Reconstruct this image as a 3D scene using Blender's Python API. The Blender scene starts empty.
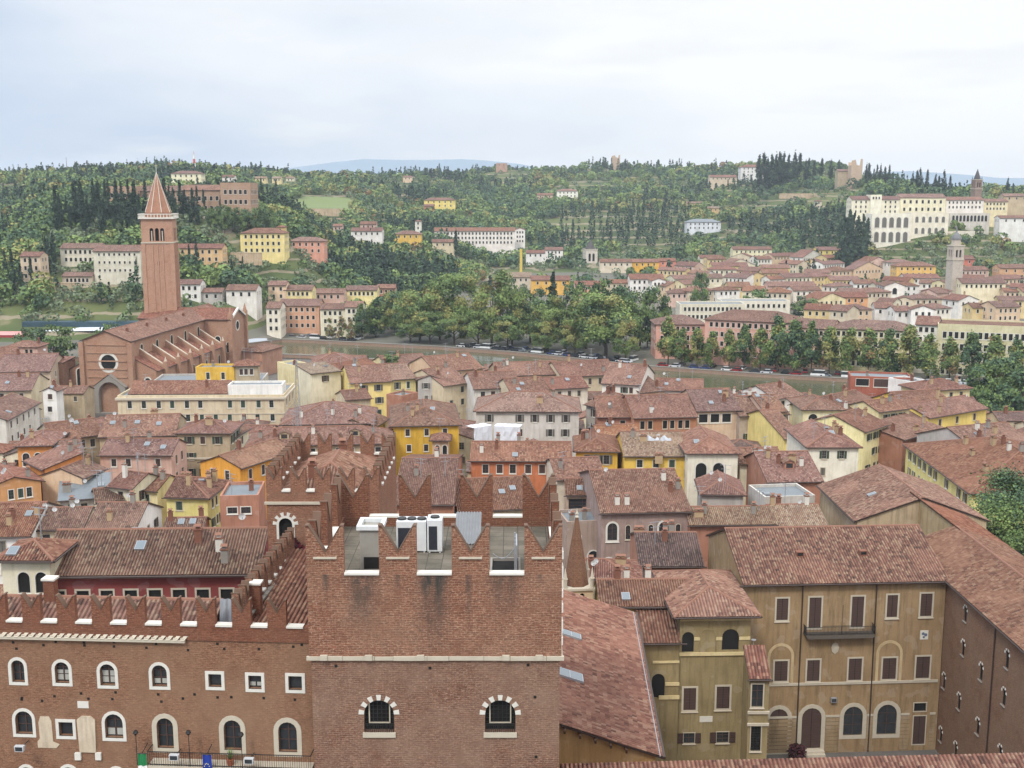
import bpy, math, random
import numpy as np
from mathutils import Vector, Matrix
from mathutils.geometry import tessellate_polygon, delaunay_2d_cdt
SC = bpy.context.scene
COL = SC.collection
R = math.radians
rng = random.Random(7)
# ------------------------------------------------------------------ camera
F, HZ, CAMZ = 1150.0, 190.0, 65.0
PITCH = math.atan((384 - HZ) / F)
CP, SP = math.cos(PITCH), math.sin(PITCH)
def ray(x, y):
 a, b = (x - 512) / F, (384 - y) / F
 return Vector((a, CP + b * SP, -SP + b * CP))
def at(x, y, z):
 r = ray(x, y)
 t = (z - CAMZ) / r.z
 return Vector((r.x * t, r.y * t, z))
def at_depth(x, y, Y):
 r = ray(x, y)
 t = Y / r.y
 return Vector((r.x * t, Y, CAMZ + r.z * t))
def project(p):
 X, Y, Z = p[0], p[1], p[2] - CAMZ
 dep = Y * CP - Z * SP
 return 512 + F * X / dep, 384 - F * (Y * SP + Z * CP) / dep
cam = bpy.data.cameras.new('camera')
cam.sensor_width = 36
cam.lens = 36 * F / 1024
cam.clip_start = 0.5
cam.clip_end = 30000
co = bpy.data.objects.new('camera', cam)
COL.objects.link(co)
co.location = (0, 0, CAMZ)
co.rotation_euler = (R(90) - PITCH, 0, 0)
SC.camera = co
# ------------------------------------------------------------------ materials
def lin(c):
 """sRGB 0-255 triple (the surface's own colour) to linear"""
 o = []
 for v in c:
  v /= 255.0
  o.append(v / 12.92 if v <= .04045 else ((v + .055) / 1.055) ** 2.4)
 return tuple(o) + (1.0,)
class NT:
 def __init__(s, name, rough=.85, spec=.3):
  s.m = bpy.data.materials.new(name)
  s.m.use_nodes = True
  s.t = s.m.node_tree
  s.b = s.t.nodes['Principled BSDF']
  s.b.inputs['Roughness'].default_value = rough
  s.b.inputs['Specular IOR Level'].default_value = spec
 def n(s, typ, **kw):
  d = s.t.nodes.new(typ)
  for k, v in kw.items():
   if k.startswith('i_'):
    d.inputs[k[2:].replace('_', ' ')].default_value = v
   else:
    setattr(d, k, v)
  return d
 def l(s, a, b):
  s.t.links.new(a, b)
 def math(s, op, a, b=None, c=None, clamp=False):
  d = s.n('ShaderNodeMath', operation=op, use_clamp=clamp)
  for i, v in enumerate((a, b, c)):
   if v is None:
    continue
   if isinstance(v, (int, float)):
    d.inputs[i].default_value = v
   else:
    s.l(v, d.inputs[i])
  return d.outputs[0]
 def mix(s, fac, a, b, blend='MIX'):
  d = s.n('ShaderNodeMix', data_type='RGBA', blend_type=blend)
  for sock, v in ((d.inputs[0], fac), (d.inputs[6], a), (d.inputs[7], b)):
   if isinstance(v, (int, float)):
    sock.default_value = v
   elif isinstance(v, tuple):
    sock.default_value = v
   else:
    s.l(v, sock)
  return d.outputs[2]
 def noise(s, vec, scale, detail=4, rough=.6, stretch=None):
  if stretch:
   mp = s.n('ShaderNodeMapping')
   mp.inputs['Scale'].default_value = stretch
   s.l(vec, mp.inputs['Vector'])
   vec = mp.outputs[0]
  d = s.n('ShaderNodeTexNoise')
  d.inputs['Scale'].default_value = scale
  d.inputs['Detail'].default_value = detail
  d.inputs['Roughness'].default_value = rough
  s.l(vec, d.inputs['Vector'])
  return d.outputs['Fac']
 def ramp(s, fac, stops, interp='LINEAR'):
  d = s.n('ShaderNodeValToRGB')
  d.color_ramp.interpolation = interp
  e = d.color_ramp.elements
  while len(e) < len(stops):
   e.new(.5)
  for el, (p, c) in zip(e, stops):
   el.position = p
   el.color = c if isinstance(c, tuple) else (c, c, c, 1)
  s.l(fac, d.inputs[0])
  return d.outputs[0]
 def bump(s, h, strength=.4, dist=.05):
  d = s.n('ShaderNodeBump')
  d.inputs['Strength'].default_value = strength
  d.inputs['Distance'].default_value = dist
  s.l(h, d.inputs['Height'])
  s.l(d.outputs[0], s.b.inputs['Normal'])
 def base(s, c):
  if isinstance(c, tuple):
   s.b.inputs['Base Color'].default_value = c
  else:
   s.l(c, s.b.inputs['Base Color'])
def hsv_by_object(nt, col, dh=.02, dv=.25, ds=.2):
 oi = nt.n('ShaderNodeObjectInfo')
 r = oi.outputs['Random']
 h = nt.n('ShaderNodeHueSaturation')
 nt.l(nt.math('MULTIPLY_ADD', r, dh, .5 - dh / 2), h.inputs['Hue'])
 r2 = nt.math('FRACT', nt.math('MULTIPLY', r, 7.31))
 nt.l(nt.math('MULTIPLY_ADD', r2, dv, 1 - dv / 2), h.inputs['Value'])
 r3 = nt.math('FRACT', nt.math('MULTIPLY', r, 13.7))
 nt.l(nt.math('MULTIPLY_ADD', r3, ds, 1 - ds / 2), h.inputs['Saturation'])
 nt.l(col, h.inputs['Color'])
 return h.outputs[0]
_M = {}
def plain(name, c, rough=.7, spec=.3, metal=0):
 if name not in _M:
  t = NT(name, rough, spec)
  t.b.inputs['Metallic'].default_value = metal
  uv = t.n('ShaderNodeTexCoord').outputs['Object']
  f = t.noise(uv, 1.7, 5, .65)
  c = lin(c)
  t.base(t.mix(f, tuple(v * .78 for v in c[:3]) + (1,), tuple(min(1, v * 1.15) for v in c[:3]) + (1,)))
  _M[name] = t.m
 return _M[name]
def plaster(c, grime=.5, name=None):
 """old lime plaster: blotches, vertical run marks, repaired patches"""
 key = ('plaster', c, grime)
 if key in _M:
  return _M[key]
 t = NT(name or 'plaster', .9, .2)
 uv = t.n('ShaderNodeUVMap').outputs[0]
 oi = t.n('ShaderNodeObjectInfo').outputs['Random']
 ofs = t.n('ShaderNodeVectorMath', operation='SCALE')
 ofs.inputs[0].default_value = (37, 91, 0)
 t.l(oi, ofs.inputs['Scale'])
 add = t.n('ShaderNodeVectorMath', operation='ADD')
 t.l(uv, add.inputs[0])
 t.l(ofs.outputs[0], add.inputs[1])
 uv = add.outputs[0]
 L = lin(c)
 dk = tuple(L[i] * k for i, k in enumerate((.62, .6, .58))) + (1,)
 lt = tuple(min(.9, L[i] * k + .015) for i, k in enumerate((1.12, 1.14, 1.2))) + (1,)
 big = t.noise(uv, .22, 5, .62)
 col = t.mix(t.ramp(big, [(.33, 0.0), (.7, 1.0)]), dk, lt)
 col = t.mix(.45, col, L)
 run = t.noise(uv, 1.0, 4, .7, (1.3, .13, 1))
 g = t.ramp(run, [(.47, 0.0), (.72, 1.0)])
 col = t.mix(t.math('MULTIPLY', g, grime), col, tuple(L[i] * .45 for i in range(3)) + (1,))
 pt = t.noise(uv, .55, 2, .4)
 col = t.mix(t.math('MULTIPLY', t.ramp(pt, [(.60, 0.0), (.63, 1.0)]), .4), col,
    tuple(min(.85, L[i] * .8 + .1) for i in range(3)) + (1,))
 fine = t.noise(uv, 6, 3, .7)
 col = t.mix(.25, col, t.mix(fine, (.25, .25, .25, 1), (.95, .95, .95, 1)), 'OVERLAY')
 t.base(col)
 t.bump(fine, .25, .03)
 _M[key] = t.m
 return t.m
TILES = {
 'brown': ((.29, .140, .10), (.21, .098, .072), (.36, .184, .132), (.45, .29, .20), (.10, .06, .048)),
 'red': ((.31, .13, .088), (.24, .098, .068), (.37, .17, .115), (.45, .26, .18), (.14, .065, .05)),
 'dark': ((.20, .115, .10), (.14, .085, .075), (.26, .15, .13), (.33, .22, .18), (.09, .06, .055)),
 'orange': ((.42, .18, .105), (.35, .14, .085), (.48, .23, .14), (.52, .32, .21), (.22, .10, .065)),
 'pale': ((.42, .28, .19), (.34, .20, .14), (.50, .35, .24), (.56, .43, .32), (.2, .12, .09)),
 'mauve': ((.30, .146, .112), (.235, .110, .086), (.36, .188, .144), (.45, .285, .22), (.125, .066, .054)),
}
for _k, _v in TILES.items():
 TILES[_k] = tuple(tuple((c * .88 + .12 * (t[0] + t[1] + t[2]) / 3) * f * .72 for c, f in zip(t, (1.0, 1.0, .95))) for t in _v)
def tiles(kind, tw=.30, tl=.42, blotch=.55, name=None):
 key = ('tiles', kind, tw, blotch)
 if key in _M:
  return _M[key]
 t = NT(name or 'clay_tiles_' + kind, .9, .2)
 uv = t.n('ShaderNodeUVMap').outputs[0]
 sep = t.n('ShaderNodeSeparateXYZ')
 t.l(uv, sep.inputs[0])
 u = t.math('DIVIDE', sep.outputs[0], tw)
 v = t.math('DIVIDE', sep.outputs[1], tl)
 fu, fv = t.math('FLOOR', u), t.math('FLOOR', v)
 cb = t.n('ShaderNodeCombineXYZ')
 t.l(fu, cb.inputs[0])
 t.l(fv, cb.inputs[1])
 oi = t.n('ShaderNodeObjectInfo').outputs['Random']
 t.l(t.math('MULTIPLY', oi, 57.0), cb.inputs[2])
 wn = t.n('ShaderNodeTexWhiteNoise', noise_dimensions='3D')
 t.l(cb.outputs[0], wn.inputs['Vector'])
 c = [x + (1,) for x in TILES[kind]]
 col = t.ramp(wn.outputs['Value'], [(0, c[4]), (.13, c[1]), (.38, c[0]), (.68, c[2]), (.93, c[3])])
 cb2 = t.n('ShaderNodeCombineXYZ')
 t.l(sep.outputs[0], cb2.inputs[0])
 t.l(sep.outputs[1], cb2.inputs[1])
 t.l(t.math('MULTIPLY', oi, 91.0), cb2.inputs[2])
 big = t.noise(cb2.outputs[0], .30, 5, .65)
 col = t.mix(t.math('MULTIPLY', t.ramp(big, [(.40, 0.0), (.66, 1.0)]), blotch), col, c[1], 'MIX')
 run = t.noise(cb2.outputs[0], 1, 4, .65, (.9, .16, 1))
 col = t.mix(t.math('MULTIPLY', t.ramp(run, [(.5, 0.0), (.72, 1.0)]), blotch * .6), col,
    (c[4][0] * 1.1, c[4][1] * 1.2, c[4][2] * 1.2, 1))
 lich = t.noise(cb2.outputs[0], 1.1, 5, .7)
 col = t.mix(t.math('MULTIPLY', t.ramp(lich, [(.58, 0.0), (.72, 1.0)]), .55), col,
    (c[3][0] * .95, c[3][1] * 1.05, c[3][2] * 1.05, 1))
 pat = t.noise(cb2.outputs[0], .16, 1, .3)
 col = t.mix(t.math('MULTIPLY', t.ramp(pat, [(.60, 0.0), (.62, 1.0)]), .35), col, tuple(min(1, v * 1.25) for v in c[2][:3]) + (1,))
 col = hsv_by_object(t, col, .014, .3, .22)
 t.base(col)
 pu = t.math('ABSOLUTE', t.math('SINE', t.math('MULTIPLY', u, math.pi)))
 pv = t.math('FRACT', v)
 h = t.math('ADD', t.math('MULTIPLY', pu, 1.0), t.math('MULTIPLY', pv, -1.0))
 h = t.math('ADD', h, t.math('MULTIPLY', wn.outputs['Value'], .35))
 t.bump(h, .9, .14)
 _M[key] = t.m
 return t.m
def bricks(c1, c2, mortar, rowh=.11, bw=.32, name='brickwork', stains=(), age=.5):
 """courses of brick in metres; stains = (u0, half width, v top, v length, strength) drip marks on the wall face"""
 key = ('brick', c1, c2, mortar, rowh, tuple(stains))
 if key in _M:
  return _M[key]
 t = NT(name, .95, .15)
 uv = t.n('ShaderNodeUVMap').outputs[0]
 br = t.n('ShaderNodeTexBrick')
 wv = t.n('ShaderNodeCombineXYZ')
 t.l(t.math('MULTIPLY', t.noise(uv, .9, 3, .6), .5), wv.inputs[0])
 t.l(t.math('MULTIPLY', t.noise(uv, .7, 4, .7), .35), wv.inputs[1])
 wa = t.n('ShaderNodeVectorMath', operation='ADD')
 t.l(uv, wa.inputs[0])
 t.l(wv.outputs[0], wa.inputs[1])
 t.l(wa.outputs[0], br.inputs['Vector'])
 br.inputs['Scale'].default_value = 1
 br.inputs['Brick Width'].default_value = bw
 br.inputs['Row Height'].default_value = rowh
 br.inputs['Mortar Size'].default_value = .014
 br.inputs['Mortar Smooth'].default_value = .3
 br.inputs['Bias'].default_value = -.1
 br.inputs['Color1'].default_value = lin(c1)
 br.inputs['Color2'].default_value = lin(c2)
 br.inputs['Mortar'].default_value = lin(mortar)
 col = br.outputs['Color']
 streak = t.noise(uv, 1, 6, .8, (2.6, 9, 1))
 a = lin(c1)
 col = t.mix(t.ramp(streak, [(.42, 0.0), (.62, .8)]), col, tuple(a[i] * .42 for i in range(3)) + (1,))
 pale = t.noise(uv, 1, 5, .8, (3.2, 11, 1))
 m = lin(mortar)
 col = t.mix(t.ramp(pale, [(.53, 0.0), (.66, .9)]), col, tuple(m[i] * 1.25 for i in range(3)) + (1,))
 fleck = t.noise(uv, 1, 3, .8, (5, 10, 1))
 col = t.mix(t.ramp(fleck, [(.56, 0.0), (.66, .8)]), col, tuple(a[i] * .3 for i in range(3)) + (1,))
 blot = t.noise(uv, .55, 5, .7)
 col = t.mix(t.ramp(blot, [(.48, 0.0), (.68, .6)]), col, tuple(a[i] * k for i, k in enumerate((.52, .5, .5))) + (1,))
 big = t.noise(uv, .16, 5, .65)
 col = t.mix(t.math('MULTIPLY', t.ramp(big, [(.38, 0.0), (.66, 1.0)]), age), col,
    tuple(m[i] * .72 for i in range(3)) + (1,))
 if stains:
  sep = t.n('ShaderNodeSeparateXYZ')
  t.l(uv, sep.inputs[0])
  wob = t.noise(uv, 1, 4, .7, (1.6, .5, 1))
  tot = None
  for (u0, hw, vt, vl, st) in stains:
   du = t.math('ABSOLUTE', t.math('SUBTRACT', sep.outputs[0], u0))
   mu = t.math('SUBTRACT', 1.35, t.math('DIVIDE', du, hw), clamp=True)
   dv = t.math('DIVIDE', t.math('SUBTRACT', vt, sep.outputs[1]), vl)
   mv = t.math('MULTIPLY', t.math('GREATER_THAN', dv, 0), t.math('SUBTRACT', 1.0, dv, clamp=True))
   k = t.math('MULTIPLY', t.math('MULTIPLY', mu, mv), st)
   tot = k if tot is None else t.math('MAXIMUM', tot, k)
  wob = t.ramp(wob, [(.3, 0.25), (.62, 1.5)])
  tot = t.math('MULTIPLY', tot, wob, clamp=True)
  col = t.mix(tot, col, (.045, .045, .04, 1))
 t.base(col)
 h = t.math('ADD', br.outputs['Fac'], t.math('MULTIPLY', streak, -1.2))
 t.bump(h, -.5, .04)
 _M[key] = t.m
 return t.m
def leafmat(name, c, var=.35):
 if name in _M:
  return _M[name]
 t = NT(name, .75, .25)
 g = t.n('ShaderNodeNewGeometry')
 r = g.outputs['Random Per Island']
 L = lin(c)
 col = t.mix(r, tuple(v * (1 - var) for v in L[:3]) + (1,), tuple(v * (1 + var) for v in L[:3]) + (1,))
 t.base(col)
 _M[name] = t.m
 return t.m
WHITE = plain('white_stone', (208, 204, 194), .8)
STONE = plain('pale_limestone', (186, 176, 158), .85)
GREYST = plain('grey_stone', (140, 134, 126), .9)
DARK = plain('dark_iron', (38, 36, 36), .5, .4)
GUT = plain('dark_gutter', (62, 48, 42), .5, .4)
WOOD = plain('dark_wood', (74, 52, 40), .7)
SHBROWN = plain('brown_shutter_paint', (78, 60, 54), .65)
SHGREEN = plain('green_shutter_paint', (62, 78, 66), .65)
SHGREY = plain('grey_shutter_paint_and_arch_shade', (110, 106, 98), .65)
WMETAL = plain('white_painted_metal', (206, 208, 208), .4, .5)
GMETAL = plain('grey_metal', (140, 142, 146), .4, .5)
BLUEGREY = plain('blue_grey_sheet_metal', (112, 118, 122), .6, .3)
CHIM = plain('chimney_plaster', (172, 148, 116), .9)
CHIMB = plain('chimney_brick', (122, 82, 66), .9)
RIDGE = plain('ridge_tile_clay', (132, 96, 80), .9)
TRUNK = plain('tree_bark', (78, 66, 56), .95)
RUB = plain('black_rubber', (22, 22, 24), .8)
TARP = plain('white_tarpaulin', (208, 212, 218), .6)
_g = NT('window_glass', .08, .6)
_g.base(_g.mix(_g.noise(_g.n('ShaderNodeTexCoord').outputs['Object'], .9, 3), (.012, .014, .016, 1), (.05, .055, .06, 1)))
GLASS = _g.m
_g = NT('skylight_glass', .05, .8)
_g.base((.12, .15, .17, 1))
SKYGL = _g.m
_g = NT('dark_interior', .9, .1)
_g.base((.02, .019, .018, 1))
VOID = _g.m
# ------------------------------------------------------------------ mesh building
class MB:
 def __init__(s):
  s.v, s.f, s.m, s.uv = [], [], [], []
 def poly(s, pts, mat=0, uv=None):
  i = len(s.v)
  pts = [Vector(p) for p in pts]
  s.v += [tuple(p) for p in pts]
  s.f.append(tuple(range(i, i + len(pts))))
  s.m.append(mat)
  if uv is None:
   n = Vector((0, 0, 0))
   for a in range(len(pts)):
    p, q = pts[a], pts[(a + 1) % len(pts)]
    n += p.cross(q)
   n = n.normalized() if n.length > 1e-9 else Vector((0, 0, 1))
   uv = planar(pts, n)
  s.uv += uv
 def box(s, x0, x1, y0, y1, z0, z1, mat=0):
  a = [(x0, y0), (x1, y0), (x1, y1), (x0, y1)]
  s.prism(a, z0, z1, mat)
 def prism(s, a, z0, z1, mat=0, topmat=None):
  n = len(a)
  for i in range(n):
   p, q = a[i], a[(i + 1) % n]
   s.poly([(p[0], p[1], z0), (q[0], q[1], z0), (q[0], q[1], z1), (p[0], p[1], z1)], mat)
  s.poly([(p[0], p[1], z1) for p in a], mat if topmat is None else topmat)
  s.poly([(p[0], p[1], z0) for p in reversed(a)], mat)
 def extrude_xz(s, a, y0, y1, mat=0):
  """outline a of (x, z), counter-clockwise seen from -y, may be concave"""
  n = len(a)
  tri = tessellate_polygon([[Vector((x, 0, z)) for x, z in a]])
  for t in tri:
   pts = [a[i] for i in t]
   ar = (pts[1][0] - pts[0][0]) * (pts[2][1] - pts[0][1]) - (pts[2][0] - pts[0][0]) * (pts[1][1] - pts[0][1])
   if ar < 0:
    pts.reverse()
   s.poly([(x, y0, z) for x, z in pts], mat)
   s.poly([(x, y1, z) for x, z in reversed(pts)], mat)
  for i in range(n):
   p, q = a[i], a[(i + 1) % n]
   s.poly([(p[0], y0, p[1]), (p[0], y1, p[1]), (q[0], y1, q[1]), (q[0], y0, q[1])], mat)
 def cyl(s, c, r0, r1, z0, z1, n=8, mat=0):
  a = [(c[0] + math.cos(i * 2 * math.pi / n), c[1] + math.sin(i * 2 * math.pi / n)) for i in range(n)]
  P = lambda i, r, z: (c[0] + (a[i % n][0] - c[0]) * r, c[1] + (a[i % n][1] - c[1]) * r, z)
  for i in range(n):
   s.poly([P(i, r0, z0), P(i + 1, r0, z0), P(i + 1, r1, z1), P(i, r1, z1)], mat)
  s.poly([P(i, r1, z1) for i in range(n)], mat)
  s.poly([P(i, r0, z0) for i in reversed(range(n))], mat)
 def tube(s, p, q, r, n=6, mat=0, r1=None):
  p, q = Vector(p), Vector(q)
  d = (q - p).normalized()
  a = d.orthogonal().normalized()
  b = d.cross(a)
  r1 = r if r1 is None else r1
  A = [p + (a * math.cos(i * 2 * math.pi / n) + b * math.sin(i * 2 * math.pi / n)) * r for i in range(n)]
  B = [q + (a * math.cos(i * 2 * math.pi / n) + b * math.sin(i * 2 * math.pi / n)) * r1 for i in range(n)]
  for i in range(n):
   j = (i + 1) % n
   s.poly([A[i], A[j], B[j], B[i]], mat)
  s.poly(list(reversed(A)), mat)
  s.poly(B, mat)
 def mesh(s, name, mats):
  me = bpy.data.meshes.new(name)
  me.from_pydata(s.v, [], s.f)
  for m in (mats if isinstance(mats, (list, tuple)) else [mats]):
   me.materials.append(m)
  if len(me.materials) > 1:
   me.polygons.foreach_set('material_index', s.m)
  ul = me.uv_layers.new(name='UVMap')
  ul.data.foreach_set('uv', np.array(s.uv, dtype=np.float32).ravel())
  me.update()
  return me
def planar(pts, n):
 t = Vector((0, 0, 1)).cross(n)
 t = t.normalized() if t.length > .02 else Vector((1, 0, 0))
 b = n.cross(t)
 return [(p.dot(t), p.dot(b)) for p in pts]
def np_mesh(name, quads, mats, midx=None):
 """quads: (N,4,3) array"""
 n = len(quads)
 me = bpy.data.meshes.new(name)
 me.vertices.add(n * 4)
 me.vertices.foreach_set('co', quads.astype(np.float32).ravel())
 me.loops.add(n * 4)
 me.loops.foreach_set('vertex_index', np.arange(n * 4, dtype=np.int32))
 me.polygons.add(n)
 me.polygons.foreach_set('loop_start', np.arange(0, n * 4, 4, dtype=np.int32))
 for m in mats:
  me.materials.append(m)
 if midx is not None:
  me.polygons.foreach_set('material_index', np.asarray(midx, dtype=np.int32))
 me.update(calc_edges=True)
 return me
# ------------------------------------------------------------------ objects
def thing(name, label, cat, loc=(0, 0, 0), yaw=0.0, group=None, mesh=None):
 o = bpy.data.objects.new(name, mesh)
 COL.objects.link(o)
 o.location = loc
 o.rotation_euler = (0, 0, yaw)
 o['label'] = label
 o['category'] = cat
 if group:
  o['group'] = group
 return o
def part(name, mesh, parent, M=None, label=None):
 o = bpy.data.objects.new(name, mesh)
 COL.objects.link(o)
 o.parent = parent
 if M is not None:
  o.matrix_basis = M
 if label:
  o['label'] = label
 return o
def struct(name, mesh, kind='structure'):
 o = bpy.data.objects.new(name, mesh)
 COL.objects.link(o)
 o['kind'] = kind
 return o
KIDS = {}
def copy_thing(o, loc, yaw, label, group=None, scale=None):
 def cp(a, par):
  c = a.copy()
  COL.objects.link(c)
  if par is not None:
   c.parent = par
  for k in [x for x in LISTKIDS(a)]:
   cp(k, c)
  return c
 c = cp(o, None)
 c.location = loc
 c.rotation_euler = (0, 0, yaw)
 if scale is not None:
  c.scale = scale
 c['label'] = label
 if group:
  c['group'] = group
 return c
def LISTKIDS(a):
 return KIDS.get(a.name, [])
def pack(root, kids):
 KIDS[root.name] = list(kids)
 return root
T = Matrix.Translation
def RZ(a):
 return Matrix.Rotation(a, 4, 'Z')
# ------------------------------------------------------------------ windows
_W = {}
def arch_pts(w, h, n=8):
 r = w / 2
 return [(-r, 0), (r, 0)] + [(r * math.cos(i * math.pi / n), h - r + r * math.sin(i * math.pi / n)) for i in range(n + 1)]
def hole_pts(o):
 if o['k'] == 'arch':
  return [(o['u'] + x, o['v'] + z) for x, z in arch_pts(o['w'], o['h'])]
 if o['k'] == 'round':
  r = o['w'] / 2
  return [(o['u'] + r * math.cos(i * math.pi / 10), o['v'] + r + r * math.sin(i * math.pi / 10)) for i in range(20)]
 w, h = o['w'] / 2, o['h']
 return [(o['u'] - w, o['v']), (o['u'] + w, o['v']), (o['u'] + w, o['v'] + h), (o['u'] - w, o['v'] + h)]
def outer(pts, cx, cz, g):
 """outline grown by g about its centre line"""
 n = len(pts)
 out = []
 for i in range(n):
  p0, p1, p2 = Vector(pts[i - 1]), Vector(pts[i]), Vector(pts[(i + 1) % n])
  a, b = (p1 - p0).normalized(), (p2 - p1).normalized()
  na, nb = Vector((a.y, -a.x)), Vector((b.y, -b.x))
  m = (na + nb)
  m = m / max(.3, m.dot(na)) if m.length > 1e-6 else na
  out.append((p1.x + m.x * g, p1.y + m.y * g))
 return out
def window_mesh(k, w, h, style, frame=WHITE, fw=.13, bars=True, sill=True, depth=.18, wood=None):
 """style: glass, closed (shutters shut), void, grille"""
 key = (k, round(w, 2), round(h, 2), style, frame.name, fw, bars, sill, wood and wood.name)
 if key in _W:
  return _W[key]
 mb = MB()
 pts = hole_pts({'k': k, 'u': 0, 'v': 0, 'w': w, 'h': h})
 back = depth - .03
 mi = {'glass': 1, 'void': 3, 'closed': 2, 'grille': 3}[style]
 yb = back if style != 'closed' else .05
 tri = tessellate_polygon([[Vector((x, 0, z)) for x, z in pts]])
 for t in tri:
  q = [pts[i] for i in t]
  ar = (q[1][0] - q[0][0]) * (q[2][1] - q[0][1]) - (q[2][0] - q[0][0]) * (q[1][1] - q[0][1])
  if ar < 0:
   q.reverse()
  mb.poly([(x, yb, z) for x, z in q], mi)
 if fw > 0:                                   # stone surround standing 5 cm proud of the wall
  out = outer(pts, 0, h / 2, fw)
  n = len(pts)
  for i in range(n):
   j = (i + 1) % n
   a, b, c, d = pts[i], pts[j], out[j], out[i]
   mb.poly([(a[0], -.05, a[1]), (d[0], -.05, d[1]), (c[0], -.05, c[1]), (b[0], -.05, b[1])], 0)
   mb.poly([(d[0], -.05, d[1]), (d[0], .01, d[1]), (c[0], .01, c[1]), (c[0], -.05, c[1])], 0)
   mb.poly([(a[0], .1, a[1]), (a[0], -.05, a[1]), (b[0], -.05, b[1]), (b[0], .1, b[1])], 0)
 if sill:
  mb.box(-w / 2 - fw - .06, w / 2 + fw + .06, -.16, .04, -fw - .09, -fw + .002 if fw else 0, 0)
 if style == 'glass' and bars:
  t = .045
  mb.box(-t, t, yb - .06, yb - .004, 0, h - (.02 if k == 'rect' else .05), 2)
  for zz in ((h * .36, h * .7) if h > 1.3 else (h * .5,)):
   mb.box(-w / 2 + .01, w / 2 - .01, yb - .05, yb - .006, zz - t * .7, zz + t * .7, 2)
 if style == 'closed':
  mb.box(-.02, .02, .02, .045, .02, h - (.02 if k == 'rect' else .06), 3)
  nz = max(3, int(h / .3))
  for i in range(1, nz):
   z = h * i / nz
   hw = w / 2 - .04 if k == 'rect' or z < h - w / 2 else math.sqrt(max(.01, (w / 2) ** 2 - (z - h + w / 2) ** 2)) - .04
   mb.box(-hw, hw, .025, .045, z - .02, z + .02, 2)
 if style == 'grille':
  nx, nz = max(3, int(w / .28)), max(3, int(h / .28))
  for i in range(1, nx):
   x = -w / 2 + w * i / nx
   zt = h if k == 'rect' else h - w / 2 + math.sqrt(max(0, (w / 2) ** 2 - x * x))
   mb.box(x - .02, x + .02, yb - .1, yb - .06, 0, zt, 4)
  for i in range(1, nz):
   z = h * i / nz
   hw = w / 2 if k == 'rect' or z < h - w / 2 else math.sqrt(max(.01, (w / 2) ** 2 - (z - h + w / 2) ** 2))
   mb.box(-hw, hw, yb - .06, yb - .03, z - .02, z + .02, 4)
 me = mb.mesh('window', [frame, GLASS, wood or SHBROWN, VOID, DARK])
 _W[key] = me
 return me
def shutter_mesh(w, h, mat):
 key = ('sh', round(w, 2), round(h, 2), mat.name)
 if key not in _W:
  mb = MB()
  mb.box(0, w, -.09, -.055, 0, h)
  n = max(3, int(h / .22))
  for i in range(n):
   z = h * (i + .5) / n
   mb.poly([(.06, -.092, z - .05), (w - .06, -.092, z - .05), (w - .06, -.12, z + .04), (.06, -.12, z + .04)])
  _W[key] = mb.mesh('shutter', mat)
 return _W[key]
def inside2(pt, loop):
 c = False
 x, y = pt
 for i in range(len(loop)):
  (x1, y1), (x2, y2) = loop[i], loop[i - 1]
  if (y1 > y) != (y2 > y) and x < (x2 - x1) * (y - y1) / (y2 - y1) + x1:
   c = not c
 return c
def wall_cdt(mb, o, u, nrm, loops, flat, depth, mat):
 P3 = lambda p, dd=0.0: o + u * p[0] + Vector((0, 0, p[1])) - nrm * dd
 edges, k = [], 0
 for l in loops:
  edges += [(k + i, k + (i + 1) % len(l)) for i in range(len(l))]
  k += len(l)
 vs, _, fs, _, _, _ = delaunay_2d_cdt([Vector(p) for p in flat], edges, [], 0, 1e-4)
 for f in fs:
  q = [tuple(vs[i]) for i in f]
  c = (sum(p[0] for p in q) / len(q), sum(p[1] for p in q) / len(q))
  if not inside2(c, loops[0]) or any(inside2(c, h) for h in loops[1:]):
   continue
  ar = sum(q[i][0] * q[(i + 1) % len(q)][1] - q[(i + 1) % len(q)][0] * q[i][1] for i in range(len(q)))
  if ar < 0:
   q.reverse()
  mb.poly([P3(p) for p in q], mat, q)
 for h in loops[1:]:
  n = len(h)
  for i in range(n):
   a, b = h[i], h[(i + 1) % n]
   mb.poly([P3(a), P3(a, depth), P3(b, depth), P3(b)], mat)
def wall_face(mb, o, u, outline, holes, depth=.2, mat=0):
 """o origin, u unit horizontal direction; outward normal is u x Z; outline/hole points (u, z)"""
 o, u = Vector(o), Vector(u)
 nrm = u.cross(Vector((0, 0, 1)))
 loops = [outline] + [hole_pts(h) for h in holes]
 flat = [p for l in loops for p in l]
 if holes:
  return wall_cdt(mb, o, u, nrm, loops, flat, depth, mat)
 P3 = lambda p, dd=0.0: o + u * p[0] + Vector((0, 0, p[1])) - nrm * dd
 tri = [list(range(len(outline)))]
 for t in tri:
  q = [flat[i] for i in t]
  ar = sum(q[i][0] * q[(i + 1) % len(q)][1] - q[(i + 1) % len(q)][0] * q[i][1] for i in range(len(q)))
  if ar < 0:
   q.reverse()
  mb.poly([P3(p) for p in q], mat, [(p[0], p[1]) for p in q])
 for h in loops[1:]:
  n = len(h)
  for i in range(n):
   a, b = h[i], h[(i + 1) % n]
   mb.poly([P3(a), P3(a, depth), P3(b, depth), P3(b)], mat)
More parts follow.
